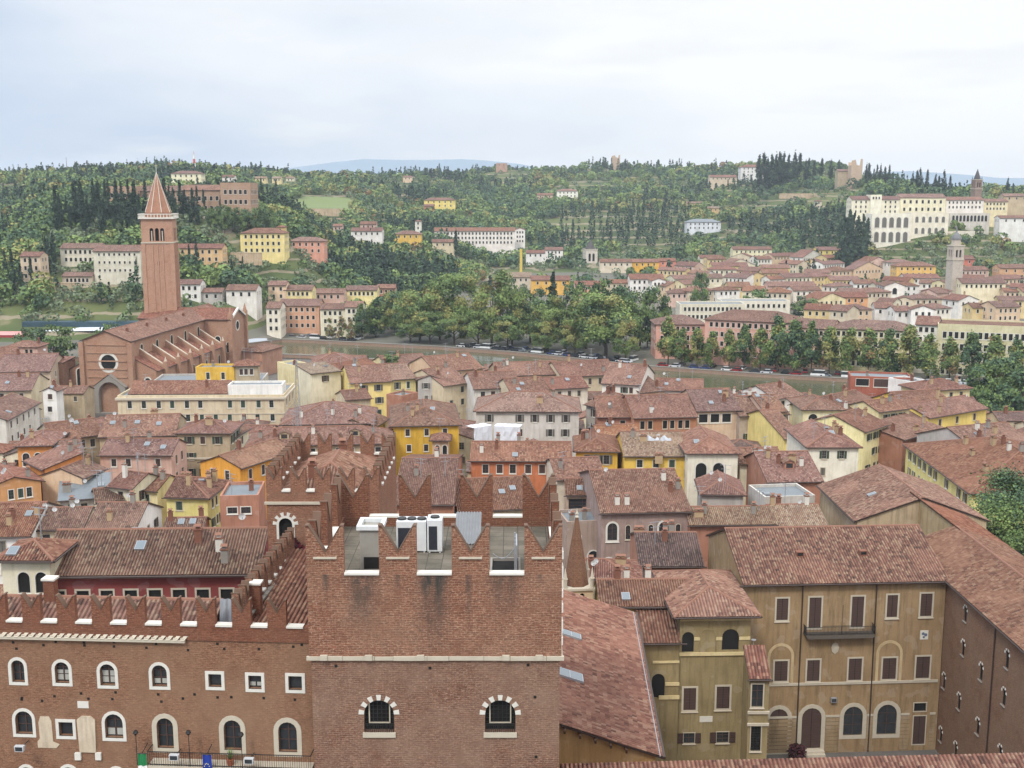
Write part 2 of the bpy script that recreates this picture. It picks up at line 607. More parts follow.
# ------------------------------------------------------------------ roofs
def clip(poly, t, lo, hi):
 def half(ps, f):
  out = []
  for i in range(len(ps)):
   a, b = ps[i], ps[(i + 1) % len(ps)]
   fa, fb = f(a), f(b)
   if fa >= 0:
    out.append(a)
   if (fa >= 0) != (fb >= 0):
    out.append(a + (b - a) * (fa / (fa - fb)))
  return out
 ps = half(poly, lambda p: p.dot(t) - lo)
 return half(ps, lambda p: hi - p.dot(t)) if len(ps) > 2 else []
def roof_slab(mb, poly, th=.16, tw=.30, wavy=False, mat=0):
 poly = [Vector(p) for p in poly]
 n = Vector((0, 0, 0))
 for a in range(len(poly)):
  n += poly[a].cross(poly[(a + 1) % len(poly)])
 n.normalize()
 if n.z < 0:
  poly.reverse()
  n = -n
 dn = Vector((0, 0, -th))
 if wavy and n.z < .999:
  t = Vector((0, 0, 1)).cross(n).normalized()
  b = n.cross(t)
  us = [p.dot(t) for p in poly]
  q = tw / 4
  prof = (0.0, .055, .08, .055)
  k = math.floor(min(us) / q)
  while k * q < max(us):
   c = clip(poly, t, k * q, (k + 1) * q)
   if len(c) > 2:
    h0, h1 = prof[k % 4], prof[(k + 1) % 4]
    pts = [p + n * (h0 + (h1 - h0) * (p.dot(t) - k * q) / q) for p in c]
    mb.poly(pts, mat, [(p.dot(t), p.dot(b)) for p in c])
   k += 1
 else:
  mb.poly(poly, mat)
 mb.poly([p + dn for p in reversed(poly)], 1)
 for i in range(len(poly)):
  a, c = poly[i], poly[(i + 1) % len(poly)]
  mb.poly([a, a + dn, c + dn, c], 1)
def ridge_cap(mb, a, b, r=.17, mat=2):
 a, b = Vector(a), Vector(b)
 d = (b - a).normalized()
 s = d.cross(Vector((0, 0, 1))).normalized() * r
 up = Vector((0, 0, r * .75))
 lo = Vector((0, 0, -r * .3))
 A = [a - s + lo, a - s * .55 + up * .7, a + up, a + s * .55 + up * .7, a + s + lo]
 B = [p + (b - a) for p in A]
 for i in range(4):
  mb.poly([A[i], B[i], B[i + 1], A[i + 1]], mat)
 mb.poly(list(reversed(A)), mat)
 mb.poly(B, mat)
def roof_planes(w, d, ze, rt, p, o, og):
 E = ze - p * o
 if rt == 'gx':
  zr = ze + p * d / 2
  return ([[(-og, -o, E), (w + og, -o, E), (w + og, d / 2, zr), (-og, d / 2, zr)],
     [(w + og, d + o, E), (-og, d + o, E), (-og, d / 2, zr), (w + og, d / 2, zr)]],
    [((-og, d / 2, zr), (w + og, d / 2, zr))], lambda x, y: ze + p * min(y, d - y))
 if rt == 'gy':
  zr = ze + p * w / 2
  return ([[(w + o, -og, E), (w + o, d + og, E), (w / 2, d + og, zr), (w / 2, -og, zr)],
     [(-o, d + og, E), (-o, -og, E), (w / 2, -og, zr), (w / 2, d + og, zr)]],
    [((w / 2, -og, zr), (w / 2, d + og, zr))], lambda x, y: ze + p * min(x, w - x))
 if rt in ('hip', 'hr', 'hl', 'hf'):
  a, b, c, e = (-o, -o, E), (w + o, -o, E), (w + o, d + o, E), (-o, d + o, E)
  f = lambda x, y: ze + p * min(x, w - x, y, d - y)
  if rt == 'hf':                       # ridge runs back, hip towards the front, gable at the back
   zr = ze + p * w / 2
   k = min(w / 2, d * .8)
   r0, r1 = (w / 2, k, zr), (w / 2, d + og, zr)
   c, e = (w + o, d + og, E), (-o, d + og, E)
   return ([[a, b, r0], [b, c, r1, r0], [e, a, r0, r1]], [(r0, r1), (r0, a), (r0, b)],
     lambda x, y: ze + p * min(x, w - x, y * w / 2 / k))
  if w >= d or rt != 'hip':
   zr = ze + p * d / 2
   x0 = d / 2 if rt in ('hip', 'hl') else -og
   x1 = w - d / 2 if rt in ('hip', 'hr') else w + og
   if rt == 'hr':
    a, e = (-og, -o, E), (-og, d + o, E)
   if rt == 'hl':
    b, c = (w + og, -o, E), (w + og, d + o, E)
   r0, r1 = (x0, d / 2, zr), (x1, d / 2, zr)
   pl = [[a, b, r1, r0], [c, e, r0, r1]]
   rd = [(r0, r1)] if x1 - x0 > .05 else []
   if rt != 'hl':
    pl.append([b, c, r1])
    rd += [(r1, b), (r1, c)]
   if rt != 'hr':
    pl.append([e, a, r0])
    rd += [(r0, a), (r0, e)]
   return pl, rd, f
  zr = ze + p * w / 2
  r0, r1 = (w / 2, w / 2, zr), (w / 2, d - w / 2, zr)
  return ([[a, b, r0], [b, c, r1, r0], [c, e, r1], [e, a, r0, r1]],
    [(r0, r1), (r0, a), (r0, b), (r1, c), (r1, e)], f)
 if rt == 'sb':
  return ([[(-og, -o, E), (w + og, -o, E), (w + og, d + og, ze + p * (d + og)), (-og, d + og, ze + p * (d + og))]], [],
    lambda x, y: ze + p * y)
 if rt == 'sl':                           # high along the left wall
  return ([[(w + o, -og, E), (w + o, d + og, E), (-og, d + og, ze + p * (w + og)), (-og, -og, ze + p * (w + og))]], [],
    lambda x, y: ze + p * (w - x))
 if rt == 'sr':                           # high along the right wall
  return ([[(-o, d + og, E), (-o, -og, E), (w + og, -og, ze + p * (w + og)), (w + og, d + og, ze + p * (w + og))]], [],
    lambda x, y: ze + p * x)
 return [[(-.1, -.1, ze), (w + .1, -.1, ze), (w + .1, d + .1, ze), (-.1, d + .1, ze)]], [], lambda x, y: ze
_CH = {}
def chimney_mesh(kind, h=1.5):
 key = (kind, h)
 if key not in _CH:
  mb = MB()
  w = .34 if kind != 'wide' else .7
  mb.box(-w, w, -.3, .3, -1.2, h)
  mb.box(-w - .08, w + .08, -.38, .38, h, h + .1, 1)
  for x in ((-w * .45, w * .45) if kind == 'wide' else (0,)):
   mb.box(x - .2, x + .2, -.2, .2, h + .12, h + .42, 0)
  mb.poly([(-w, -.4, h + .42), (w, -.4, h + .42), (w, 0, h + .62), (-w, 0, h + .62)], 2)
  mb.poly([(w, .4, h + .42), (-w, .4, h + .42), (-w, 0, h + .62), (w, 0, h + .62)], 2)
  _CH[key] = mb.mesh('chimney', [{'plaster': CHIM, 'brick': CHIMB, 'wide': CHIM, 'white': WHITE, 'grey': GREYST}[kind], CHIMB, RIDGE])
 return _CH[key]
def dish_mesh():
 if 'dish' not in _CH:
  mb = MB()
  n = 14
  rings = [(0, .0), (.25, .03), (.5, .12)]
  for k in range(2):
   for i in range(n):
    P = lambda kk, ii: (rings[kk][0] * math.cos(ii * 2 * math.pi / n), -.35 - (rings[kk][1]), 1.9 + rings[kk][0] * math.sin(ii * 2 * math.pi / n))
    mb.poly([P(k, i), P(k + 1, i), P(k + 1, i + 1), P(k, i + 1)])
  mb.tube((0, -.3, 1.9), (0, 0, 1.7), .04, 5, 1)
  mb.tube((0, 0, -.6), (0, 0, 1.75), .04, 5, 1)
  mb.tube((0, -.4, 1.5), (0, -.95, 1.8), .025, 4, 1)
  mb.box(-.07, .07, -1.05, -.9, 1.74, 1.9, 1)
  _CH['dish'] = mb.mesh('satellite_dish', [WMETAL, GMETAL])
 return _CH['dish']
def aerial_mesh():
 if 'aer' not in _CH:
  mb = MB()
  mb.tube((0, 0, -.5), (0, 0, 3.4), .055, 5)
  for z, l in ((3.3, .9), (2.6, .7)):
   mb.tube((-l, 0, z), (l, 0, z), .035, 4)
   for i in range(6):
    x = -l + 2 * l * i / 5
    mb.tube((x, -.3, z), (x, .3, z), .012, 4)
  _CH['aer'] = mb.mesh('aerial', [GMETAL])
 return _CH['aer']
def skylight_mesh():
 if 'sky' not in _CH:
  mb = MB()
  mb.box(-.5, .5, -.65, .65, -.1, .2, 0)
  mb.poly([(-.42, -.57, .204), (.42, -.57, .204), (.42, .57, .204), (-.42, .57, .204)], 1)
  _CH['sky'] = mb.mesh('skylight', [GMETAL, SKYGL])
 return _CH['sky']
def volume(parent, M, w, d, z0, ze, rt, p, wm, rm, o=.55, og=.25, front=(), right=(), left=(), back=(), gutter=True, wavy=False,
   tw=.30, caps=True, wname='wall', rname='roof', shut=None, extras=(), roofmat_edge=None, band=None, wlabel=None):
 """walls with real window openings, a roof slab, gutters and windows; local x along the front, y away from it"""
 mb = MB()
 zr = ze
 if rt == 'gx':
  zr = ze + p * d / 2
  sideL = [(0, z0), (d, z0), (d, ze), (d / 2, zr), (0, ze)]
  fr = bk = [(0, z0), (w, z0), (w, ze), (0, ze)]
  sideR = sideL
 elif rt == 'gy':
  zr = ze + p * w / 2
  fr = bk = [(0, z0), (w, z0), (w, ze), (w / 2, zr), (0, ze)]
  sideL = sideR = [(0, z0), (d, z0), (d, ze), (0, ze)]
 elif rt == 'sb':
  t = ze + p * d
  fr = [(0, z0), (w, z0), (w, ze), (0, ze)]
  bk = [(0, z0), (w, z0), (w, t), (0, t)]
  sideR = [(0, z0), (d, z0), (d, t), (0, ze)]
  sideL = [(0, z0), (d, z0), (d, ze), (0, t)]
 elif rt in ('sl', 'sr'):
  t = ze + p * w
  a, b = (t, ze) if rt == 'sl' else (ze, t)
  fr = [(0, z0), (w, z0), (w, b), (0, a)]
  bk = [(0, z0), (w, z0), (w, a), (0, b)]
  sideL = [(0, z0), (d, z0), (d, a), (0, a)]
  sideR = [(0, z0), (d, z0), (d, b), (0, b)]
 else:
  pz = .5 if rt == 'flat' else 0
  fr = bk = [(0, z0), (w, z0), (w, ze + pz), (0, ze + pz)]
  sideL = sideR = [(0, z0), (d, z0), (d, ze + pz), (0, ze + pz)]
  if rt in ('hr', 'hl', 'hf'):
   g = [(0, z0), (d, z0), (d, ze), (d / 2, ze + p * d / 2), (0, ze)]
   if rt == 'hr':
    sideL = g
   if rt == 'hl':
    sideR = g
   if rt == 'hf':
    bk = [(0, z0), (w, z0), (w, ze), (w / 2, ze + p * w / 2), (0, ze)]
 faces = (((0, 0, 0), (1, 0, 0), fr, front, 0.0), ((w, 0, 0), (0, 1, 0), sideR, right, math.pi / 2),
    ((w, d, 0), (-1, 0, 0), bk, back, math.pi), ((0, d, 0), (0, -1, 0), sideL, left, -math.pi / 2))
 wins = []
 for org, u, outl, ops, yaw in faces:
  wall_face(mb, org, u, outl, [q for q in ops if not q.get('blind')])
  for q in ops:
   wins.append((q, M @ T((org[0] + u[0] * q['u'], org[1] + u[1] * q['u'], q['v'])) @ RZ(yaw)))
 wmats = [wm]
 if rt == 'flat':
  mb.poly([(w, 0, ze + .5), (w, d, ze + .5), (w - .3, d - .3, ze + .5), (w - .3, .3, ze + .5)])
  mb.poly([(0, d, ze + .5), (0, 0, ze + .5), (.3, .3, ze + .5), (.3, d - .3, ze + .5)])
  mb.poly([(0, 0, ze + .5), (w, 0, ze + .5), (w - .3, .3, ze + .5), (.3, .3, ze + .5)])
  mb.poly([(w, d, ze + .5), (0, d, ze + .5), (.3, d - .3, ze + .5), (w - .3, d - .3, ze + .5)])
  mb.poly([(.3, .3, ze - .1), (.3, .3, ze + .5), (w - .3, .3, ze + .5), (w - .3, .3, ze - .1)])
  mb.poly([(w - .3, d - .3, ze - .1), (w - .3, d - .3, ze + .5), (.3, d - .3, ze + .5), (.3, d - .3, ze - .1)])
  mb.poly([(.3, d - .3, ze - .1), (.3, d - .3, ze + .5), (.3, .3, ze + .5), (.3, .3, ze - .1)])
  mb.poly([(w - .3, .3, ze - .1), (w - .3, .3, ze + .5), (w - .3, d - .3, ze + .5), (w - .3, d - .3, ze - .1)])
 if band:                                     # string courses: (z, height, proud)
  for z, hh, pr in band:
   mb.box(-pr, w + pr, -pr, d + pr, z, z + hh, 1)
  wmats.append(STONE)
 part(wname, mb.mesh(wname, wmats), parent, M, wlabel)
 rb = MB()
 pl, rd, zf = roof_planes(w, d, ze, rt, p, o, og)
 if rt == 'flat':
  roof_slab(rb, [(.3, .3, ze), (w - .3, .3, ze), (w - .3, d - .3, ze), (.3, d - .3, ze)], .15)
 else:
  for q in pl:
   roof_slab(rb, [(a, b, c + .12) for a, b, c in q], .17, tw, wavy)
  if caps:
   for a, b in rd:
    ridge_cap(rb, (a[0], a[1], a[2] + .15), (b[0], b[1], b[2] + .15))
 ro = part(rname, rb.mesh(rname, [rm, roofmat_edge or GUT, RIDGE]), parent, M)
 if gutter and rt not in ('flat',):
  gb = MB()
  E = ze - p * o
  if rt in ('gx', 'hip', 'sb', 'hr', 'hl', 'hf'):
   gb.tube((-o, -o - .08, E + .0), (w + o, -o - .08, E + .0), .10, 6)
  if rt in ('gy', 'hip', 'hf', 'hr', 'sl'):
   gb.tube((w + o + .08, -o, E + .0), (w + o + .08, d + o, E + .0), .10, 6)
  if rt in ('gy', 'hip', 'hf', 'hl', 'sr'):
   gb.tube((-o - .08, -o, E + .0), (-o - .08, d + o, E + .0), .10, 6)
  if gb.f:
   part('gutter', gb.mesh('gutter', [GUT]), parent, M)
 for q, Mw in wins:
  st = q.get('st', 'glass')
  wo = part(q.get('name', 'window'), window_mesh(q['k'], q['w'], q['h'], st, q.get('fr', WHITE), q.get('fw', .13),
              q.get('bars', True), q.get('sill', True), wood=q.get('wood')), parent, Mw, q.get('label'))
  if q.get('sh'):
   sw = q['w'] * .52
   sm = shutter_mesh(sw, q['h'], q['sh'])
   part('shutter', sm, wo, T((q['w'] / 2 + .06, 0, 0)))
   part('shutter', sm, wo, T((-q['w'] / 2 - .06 - sw, 0, 0)))
 ex = {}
 for e in extras:
  kind, fx, fy = e[:3]
  x, y = w * fx, d * fy
  z = zf(x, y) + .1
  if kind in ('plaster', 'brick', 'wide', 'white', 'grey'):
   part('chimney', chimney_mesh(kind, e[3] if len(e) > 3 else 1.3), ro, T((x, y, z)))
  elif kind == 'dish':
   part('satellite_dish', dish_mesh(), ro, T((x, y, z)) @ RZ(e[3] if len(e) > 3 else .3) @ Matrix.Scale(1.0 if len(e) > 3 else .72, 4))
  elif kind == 'aerial':
   part('aerial', aerial_mesh(), ro, T((x, y, z)) @ RZ(rng.uniform(-1, 1)))
  elif kind == 'sky':
   part('skylight', skylight_mesh(), ro, T((x, y, z + .05)) @ Matrix.Rotation(math.atan(p) * (1 if y < d / 2 else -1), 4, 'X'))
  elif kind == 'dormer':
   db = MB()
   db.box(-.9, .9, -.1, 2.2, -.4, 1.1, 0)
   db.poly([(-.6, -.105, .1), (.6, -.105, .1), (.6, -.105, .95), (-.6, -.105, .95)], 2)
   db.poly([(-1.15, -.4, 1.05), (0, -.4, 1.6), (0, 2.4, 1.6), (-1.15, 2.4, 1.05)], 1)
   db.poly([(0, -.4, 1.6), (1.15, -.4, 1.05), (1.15, 2.4, 1.05), (0, 2.4, 1.6)], 1)
   db.poly([(-.9, -.1, 1.1), (.9, -.1, 1.1), (0, -.1, 1.55)], 0)
   part('dormer', db.mesh('dormer', [wm, rm, GLASS]), ro, T((x, y, z)))
 return ro
def win_rows(length, ze, rows, cols=None, w=1.0, h=1.55, first=1.1, step=3.3, style='glass', margin=1.2, zmin=1.0, sh=None, k='rect', fw=.13, fr=WHITE, jitter=True, r=None):
 out = []
 r = r or rng
 wood = r.choice((SHBROWN, SHGREEN, SHGREY, SHBROWN))
 pc = r.choice((.1, .3, .55))
 if jitter:
  w *= r.uniform(.82, 1.12)
  h *= r.uniform(.85, 1.1)
 if cols is None:
  cols = max(1, int((length - 2 * margin) / 2.9 + .5))
 for i in range(rows):
  v = ze - first - h - i * step
  if v < zmin:
   break
  for c in range(cols):
   u = margin + (length - 2 * margin) * ((c + .5) / cols)
   if jitter:
    u += r.uniform(-.2, .2)
    if r.random() < .13:
     continue
   q = dict(k=k, u=u, v=v, w=w, h=h, st=style, fw=fw, fr=fr)
   q['wood'] = wood
   if style == 'glass' and jitter and r.random() < pc:
    q['st'] = 'closed'
   if sh is not None and q['st'] == 'glass':
    q['sh'] = sh
   if u - w / 2 - .15 > 0 and u + w / 2 + .15 < length:
    out.append(q)
 return out
# ------------------------------------------------------------------ land, river, air
# heights of the far side of the river, surveyed along lines of sight: azimuth key (in pixels of the photo) -> (photo y, distance)
SURVEY = {
 -700: [(320, 470), (275, 540), (235, 680), (205, 900), (178, 1250)],
 -200: [(320, 470), (275, 530), (235, 640), (200, 900), (176, 1250)],
 0: [(318, 480), (290, 510), (262, 560), (222, 800), (177, 1200)],
 60: [(320, 475), (275, 525), (245, 570), (216, 660), (178, 1200)],
 100: [(322, 475), (275, 520), (240, 580), (214, 640), (172, 1250)],
 160: [(320, 475), (278, 520), (240, 580), (214, 640), (172, 1250)],
 220: [(322, 490), (290, 515), (252, 590), (216, 640), (172, 1250)],
 280: [(326, 520), (288, 575), (252, 610), (224, 690), (206, 950), (176, 1400)],
 340: [(330, 535), (293, 600), (262, 720), (237, 850), (213, 1000), (196, 1100), (177, 1400)],
 420: [(300, 640), (265, 760), (243, 870), (213, 1100), (193, 1300), (177, 1500)],
 512: [(300, 660), (270, 850), (250, 950), (226, 1080), (198, 1350), (172, 1600)],
 600: [(300, 670), (265, 900), (245, 1000), (226, 1080), (198, 1300), (168, 1600)],
 680: [(306, 630), (262, 950), (245, 1020), (222, 1120), (198, 1300), (170, 1550)],
 760: [(300, 670), (265, 920), (248, 1000), (226, 1080), (202, 1200), (166, 1450)],
 830: [(300, 670), (265, 880), (246, 920), (222, 1000), (198, 1120), (168, 1400)],
 880: [(300, 670), (275, 815), (247, 832), (216, 860), (203, 980), (182, 1150)],
 940: [(290, 735), (262, 800), (228, 850), (206, 920), (195, 1050)],
 1024: [(290, 735), (266, 800), (237, 860), (212, 920), (196, 1050)],
 1250: [(290, 735), (266, 800), (237, 860), (212, 920), (196, 1050)],
 1800: [(290, 735), (266, 800), (237, 860), (212, 920), (196, 1050)],
}
BANK = [(-900, 330), (-200, 400), (0, 425), (150, 455), (240, 478), (280, 494), (440, 469), (520, 452), (640, 418), (768, 398),
  (1000, 372), (1300, 345), (1900, 300)]
RIVER_W = 46
GRID_D = np.concatenate([np.linspace(0, 1, 14)[:-1], np.linspace(1, 2, 56)]) if False else None
_KEYS = sorted(SURVEY)
_DG = np.array([300, 440, 460, 480, 500, 520, 540, 560, 580, 600, 640, 680, 720, 760, 800, 840, 880, 920, 960, 1000, 1060, 1120, 1180, 1250, 1320,
    1400, 1500, 1600, 1750, 2000, 2400, 3000, 4000, 5600], float)
def bank(px):
 return float(np.interp(px, [b[0] for b in BANK], [b[1] for b in BANK]))
_PROF = {}
for k in _KEYS:
 pts = [(bank(k), 1.0)]
 for y, D in SURVEY[k]:
  z = at_depth(512, y, D).z
  if D > pts[-1][0] + 8:
   pts.append((D, max(1.0, z)))
 pts += [(pts[-1][0] + 250, pts[-1][1] - 6), (pts[-1][0] + 900, pts[-1][1] - 40), (5600, 10)]
 _PROF[k] = np.interp(_DG, [p[0] for p in pts], [p[1] for p in pts])
def pxs(X, Y):
 return 512 + 1166.0 * X / max(Y, 1)
def ground(X, Y):
 px = pxs(X, Y)
 if Y < bank(px):
  return 0.0
 i = max(0, min(len(_KEYS) - 2, int(np.searchsorted(_KEYS, px)) - 1))
 a, b = _KEYS[i], _KEYS[i + 1]
 t = min(1, max(0, (px - a) / (b - a)))
 t = t * t * (3 - 2 * t)
 z = float(np.interp(Y, _DG, _PROF[a]) * (1 - t) + np.interp(Y, _DG, _PROF[b]) * t)
 w = min(1, max(0, (Y - bank(px) - 60) / 200)) * min(1, max(0, (z - 4) / 15))
 return z + w * (1.6 * math.sin(X * .05 + Y * .021) + 1.3 * math.sin(Y * .06 - X * .033))
def hit_ground(x, y, h=0.0, dmin=None):
 """where the line of sight through photo pixel (x, y) first comes down to h above the land beyond the river"""
 D = dmin or bank(x) + 2
 while D < 2500:
  p = at_depth(x, y, D)
  if p.z <= ground(p.x, D) + h:
   return Vector((p.x, D, ground(p.x, D)))
  D += 2.0
 p = at_depth(x, y, 1500)
 return Vector((p.x, 1500, ground(p.x, 1500)))
def make_land():
 # near bank: the old town's ground
 S = np.linspace(-1.6, 1.6, 120)
 mb = MB()
 nb = [bank(512 + 1166 * s) - RIVER_W for s in S]
 for i in range(len(S) - 1):
  a, b = S[i], S[i + 1]
  ys = [-60, 60, 140, 220, 300]
  za, zb_ = [(nb[i], 0), (250, 0), (165, -4.6), (15, -4.6)], [(nb[i + 1], 0), (250, 0), (165, -4.6), (15, -4.6)]
  for (d0, z0), (d1, z1), (e0, y0), (e1, y1) in zip(za[:-1], za[1:], zb_[:-1], zb_[1:]):
   mb.poly([(a * d0, d0, z0), (a * d1, d1, z1), (b * e1, e1, y1), (b * e0, e0, y0)])
 mb.box(-2500, 2500, -2500, 15, -9, -4.6)
 t = NT('street_paving', .9, .2)
 uv = t.n('ShaderNodeUVMap').outputs[0]
 t.base(t.mix(t.noise(uv, .4, 5), (.07, .065, .06, 1), (.17, .155, .14, 1)))
 struct('ground', mb.mesh('ground', t.m))
 # water
 mb = MB()
 for i in range(len(S) - 1):
  a, b = S[i], S[i + 1]
  m = 1
  mb.poly([(a * (nb[i] - m), nb[i] - m, .2), (b * (nb[i + 1] - m), nb[i + 1] - m, .2),
     (b * (nb[i + 1] + RIVER_W + m), nb[i + 1] + RIVER_W + m, .2), (a * (nb[i] + RIVER_W + m), nb[i] + RIVER_W + m, .2)])
 t = NT('river_water', .12, .5)
 tc = t.n('ShaderNodeTexCoord').outputs['Object']
 t.base(t.mix(t.noise(tc, .05, 4), (.06, .07, .035, 1), (.10, .105, .06, 1)))
 t.bump(t.noise(tc, .8, 4, .6, (1, .35, 1)), .35, .3)
 struct('river_water', mb.mesh('river_water', t.m))
 # embankment walls, each with a coping
 def emb(off, side, name):
  mb = MB()
  for i in range(len(S) - 1):
   a, b = S[i], S[i + 1]
   ya, yb = nb[i] + off, nb[i + 1] + off
   q = [(a * ya, ya), (b * yb, yb), (b * (yb + .7), yb + .7), (a * (ya + .7), ya + .7)]
   mb.prism(q, -3, 1.45, 0)
   q = [(a * (ya - .15), ya - .15), (b * (yb - .15), yb - .15), (b * (yb + .85), yb + .85), (a * (ya + .85), ya + .85)]
   mb.prism(q, 1.45, 1.7, 1)
  o = thing(name, 'long brick embankment wall with stone coping on the %s bank of the river' % side, 'wall',
     mesh=mb.mesh(name, [bricks((164, 130, 112), (142, 110, 94), (176, 156, 138), .2, .5, 'embankment_brick'), GREYST]))
 emb(RIVER_W - .35, 'far', 'embankment_wall')
 emb(-.35, 'near', 'embankment_wall')
 # land beyond the river
 PX = np.concatenate([np.arange(-900, -100, 40), np.arange(-100, 1130, 9), np.arange(1130, 1900, 40)])
 nD = 200
 g = np.random.default_rng(3)
 V, Fc, UVs = [], [], []
 for px in PX:
  b0 = bank(px)
  s = (px - 512) / 1166.0
  D = b0 * (3900 / b0) ** (np.linspace(0, 1, nD) ** 1.25)
  for d in D:
   z = ground(s * d, d)
   V.append((s * d, d, z))
 for i in range(len(PX) - 1):
  for j in range(nD - 1):
   a = i * nD + j
   Fc.append((a, a + nD, a + nD + 1, a + 1))
 me = bpy.data.meshes.new('hill_land')
 me.from_pydata(V, [], Fc)
 me.polygons.foreach_set('use_smooth', [True] * len(Fc))
 t = NT('hillside_soil_and_grass', .95, .1)
 tc = t.n('ShaderNodeTexCoord').outputs['Object']
 a = t.noise(tc, .012, 5, .6)
 col = t.mix(t.ramp(a, [(.4, 0.0), (.6, 1.0)]), (.055, .078, .03, 1), (.105, .12, .045, 1))
 b = t.noise(tc, .03, 4, .6)
 col = t.mix(t.ramp(b, [(.60, 0.0), (.68, .6)]), col, (.25, .20, .13, 1))
 sep = t.n('ShaderNodeSeparateXYZ')
 t.l(tc, sep.inputs[0])
 ter = t.math('LESS_THAN', t.math('FRACT', t.math('ADD', t.math('DIVIDE', sep.outputs[2], 5.2), t.math('MULTIPLY', b, 1.2))), .2)
 col = t.mix(t.math('MULTIPLY', ter, .75), col, (.27, .22, .16, 1))
 low = t.math('LESS_THAN', sep.outputs[2], 6.0)
 col = t.mix(t.math('MULTIPLY', low, .8), col, (.14, .13, .115, 1))
 t.base(col)
 me.materials.append(t.m)
 me.update()
 struct('hill_terrain', me)
 # far mountains
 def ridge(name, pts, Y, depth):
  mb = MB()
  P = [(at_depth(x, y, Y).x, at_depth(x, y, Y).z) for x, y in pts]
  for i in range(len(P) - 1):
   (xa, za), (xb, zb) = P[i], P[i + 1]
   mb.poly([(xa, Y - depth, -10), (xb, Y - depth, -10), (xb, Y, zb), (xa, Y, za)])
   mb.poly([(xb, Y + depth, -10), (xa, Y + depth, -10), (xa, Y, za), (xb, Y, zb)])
  mm = plain('mountain_haze_tint', (122, 138, 152), .95)  # distance haze put into the slope colour as a pale blue-grey
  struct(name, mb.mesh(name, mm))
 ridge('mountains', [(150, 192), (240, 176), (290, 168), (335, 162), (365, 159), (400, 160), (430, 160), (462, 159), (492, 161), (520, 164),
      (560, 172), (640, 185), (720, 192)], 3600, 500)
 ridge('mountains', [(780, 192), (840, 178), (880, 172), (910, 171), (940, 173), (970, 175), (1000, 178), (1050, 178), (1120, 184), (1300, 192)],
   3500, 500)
make_land()
def make_world():
 w = bpy.data.worlds.new('World')
 SC.world = w
 w.use_nodes = True
 t = w.node_tree
 n, l = t.nodes.new, t.links.new
 bg = t.nodes['Background']
 sky = n('ShaderNodeTexSky')
 sky.sky_type = 'NISHITA'
 sky.sun_disc = False
 sky.sun_elevation = R(48)
 sky.sun_rotation = R(205)
 tc = n('ShaderNodeTexCoord')
 sep = n('ShaderNodeSeparateXYZ')
 l(tc.outputs['Generated'], sep.inputs[0])
 def M(op, a, b=0.0, clamp=False):
  d = n('ShaderNodeMath')
  d.operation = op
  d.use_clamp = clamp
  for i, v in enumerate((a, b)):
   if isinstance(v, (int, float)):
    d.inputs[i].default_value = v
   else:
    l(v, d.inputs[i])
  return d.outputs[0]
 def noise(scale, detail, st):
  mp = n('ShaderNodeMapping')
  mp.inputs['Scale'].default_value = st
  l(tc.outputs['Generated'], mp.inputs['Vector'])
  d = n('ShaderNodeTexNoise')
  d.inputs['Scale'].default_value = scale
  d.inputs['Detail'].default_value = detail
  d.inputs['Roughness'].default_value = .5
  l(mp.outputs[0], d.inputs['Vector'])
  return d.outputs['Fac']
 # overcast: thin blue-grey to the left, a bright white bank of cloud ahead and to the right
 side = M('ADD', M('MULTIPLY', sep.outputs[0], 2.1), .78)
 side = M('ADD', side, M('MULTIPLY', M('SUBTRACT', noise(2.0, 6, (1, 1, 3.4)), .5), 2.6))
 side = M('ADD', side, M('MULTIPLY', sep.outputs[2], .55), True)
 cl = n('ShaderNodeMix')
 cl.data_type = 'RGBA'
 l(side, cl.inputs[0])
 cl.inputs[6].default_value = (5.5, 6.6, 8.3, 1)
 cl.inputs[7].default_value = (9.9, 10.0, 10.15, 1)
 hz = n('ShaderNodeMix')
 hz.data_type = 'RGBA'
 low = M('SUBTRACT', 1.0, M('MULTIPLY', sep.outputs[2], 11.0), True)
 l(M('MULTIPLY', low, .30), hz.inputs[0])
 l(cl.outputs[2], hz.inputs[6])
 hz.inputs[7].default_value = (8.0, 8.5, 9.1, 1)
 wisp = n('ShaderNodeMix')
 wisp.data_type = 'RGBA'
 wf = noise(5.0, 6, (1, 1, 6.0))
 l(M('MULTIPLY', M('SUBTRACT', wf, .52), 4.5, True), wisp.inputs[0])
 l(hz.outputs[2], wisp.inputs[6])
 wisp.inputs[7].default_value = (8.9, 9.1, 9.3, 1)
 mx = n('ShaderNodeMix')
 mx.data_type = 'RGBA'
 mx.inputs[0].default_value = .93
 l(sky.outputs[0], mx.inputs[6])
 l(wisp.outputs[2], mx.inputs[7])
 up = M('ADD', 1.0, M('MULTIPLY', M('SUBTRACT', sep.outputs[2], .18), 2.6))
 up = M('MINIMUM', M('MAXIMUM', up, 1.0), 2.4)
 sc = n('ShaderNodeVectorMath')
 sc.operation = 'SCALE'
 l(mx.outputs[2], sc.inputs[0])
 l(up, sc.inputs['Scale'])
 l(sc.outputs[0], bg.inputs['Color'])
 bg.inputs['Strength'].default_value = .1
 s = bpy.data.lights.new('sun', 'SUN')
 s.energy = 2.0
 s.angle = R(11)
 s.color = (1, .95, .87)
 o = bpy.data.objects.new('sun', s)
 COL.objects.link(o)
 # light comes from behind and to the left of the camera
 el, az = R(48), R(205)           # azimuth clockwise from +Y
 d = Vector((math.sin(az) * math.cos(el), math.cos(az) * math.cos(el), math.sin(el)))
 o.rotation_euler = d.to_track_quat('Z', 'Y').to_euler()
make_world()
HAZE = True
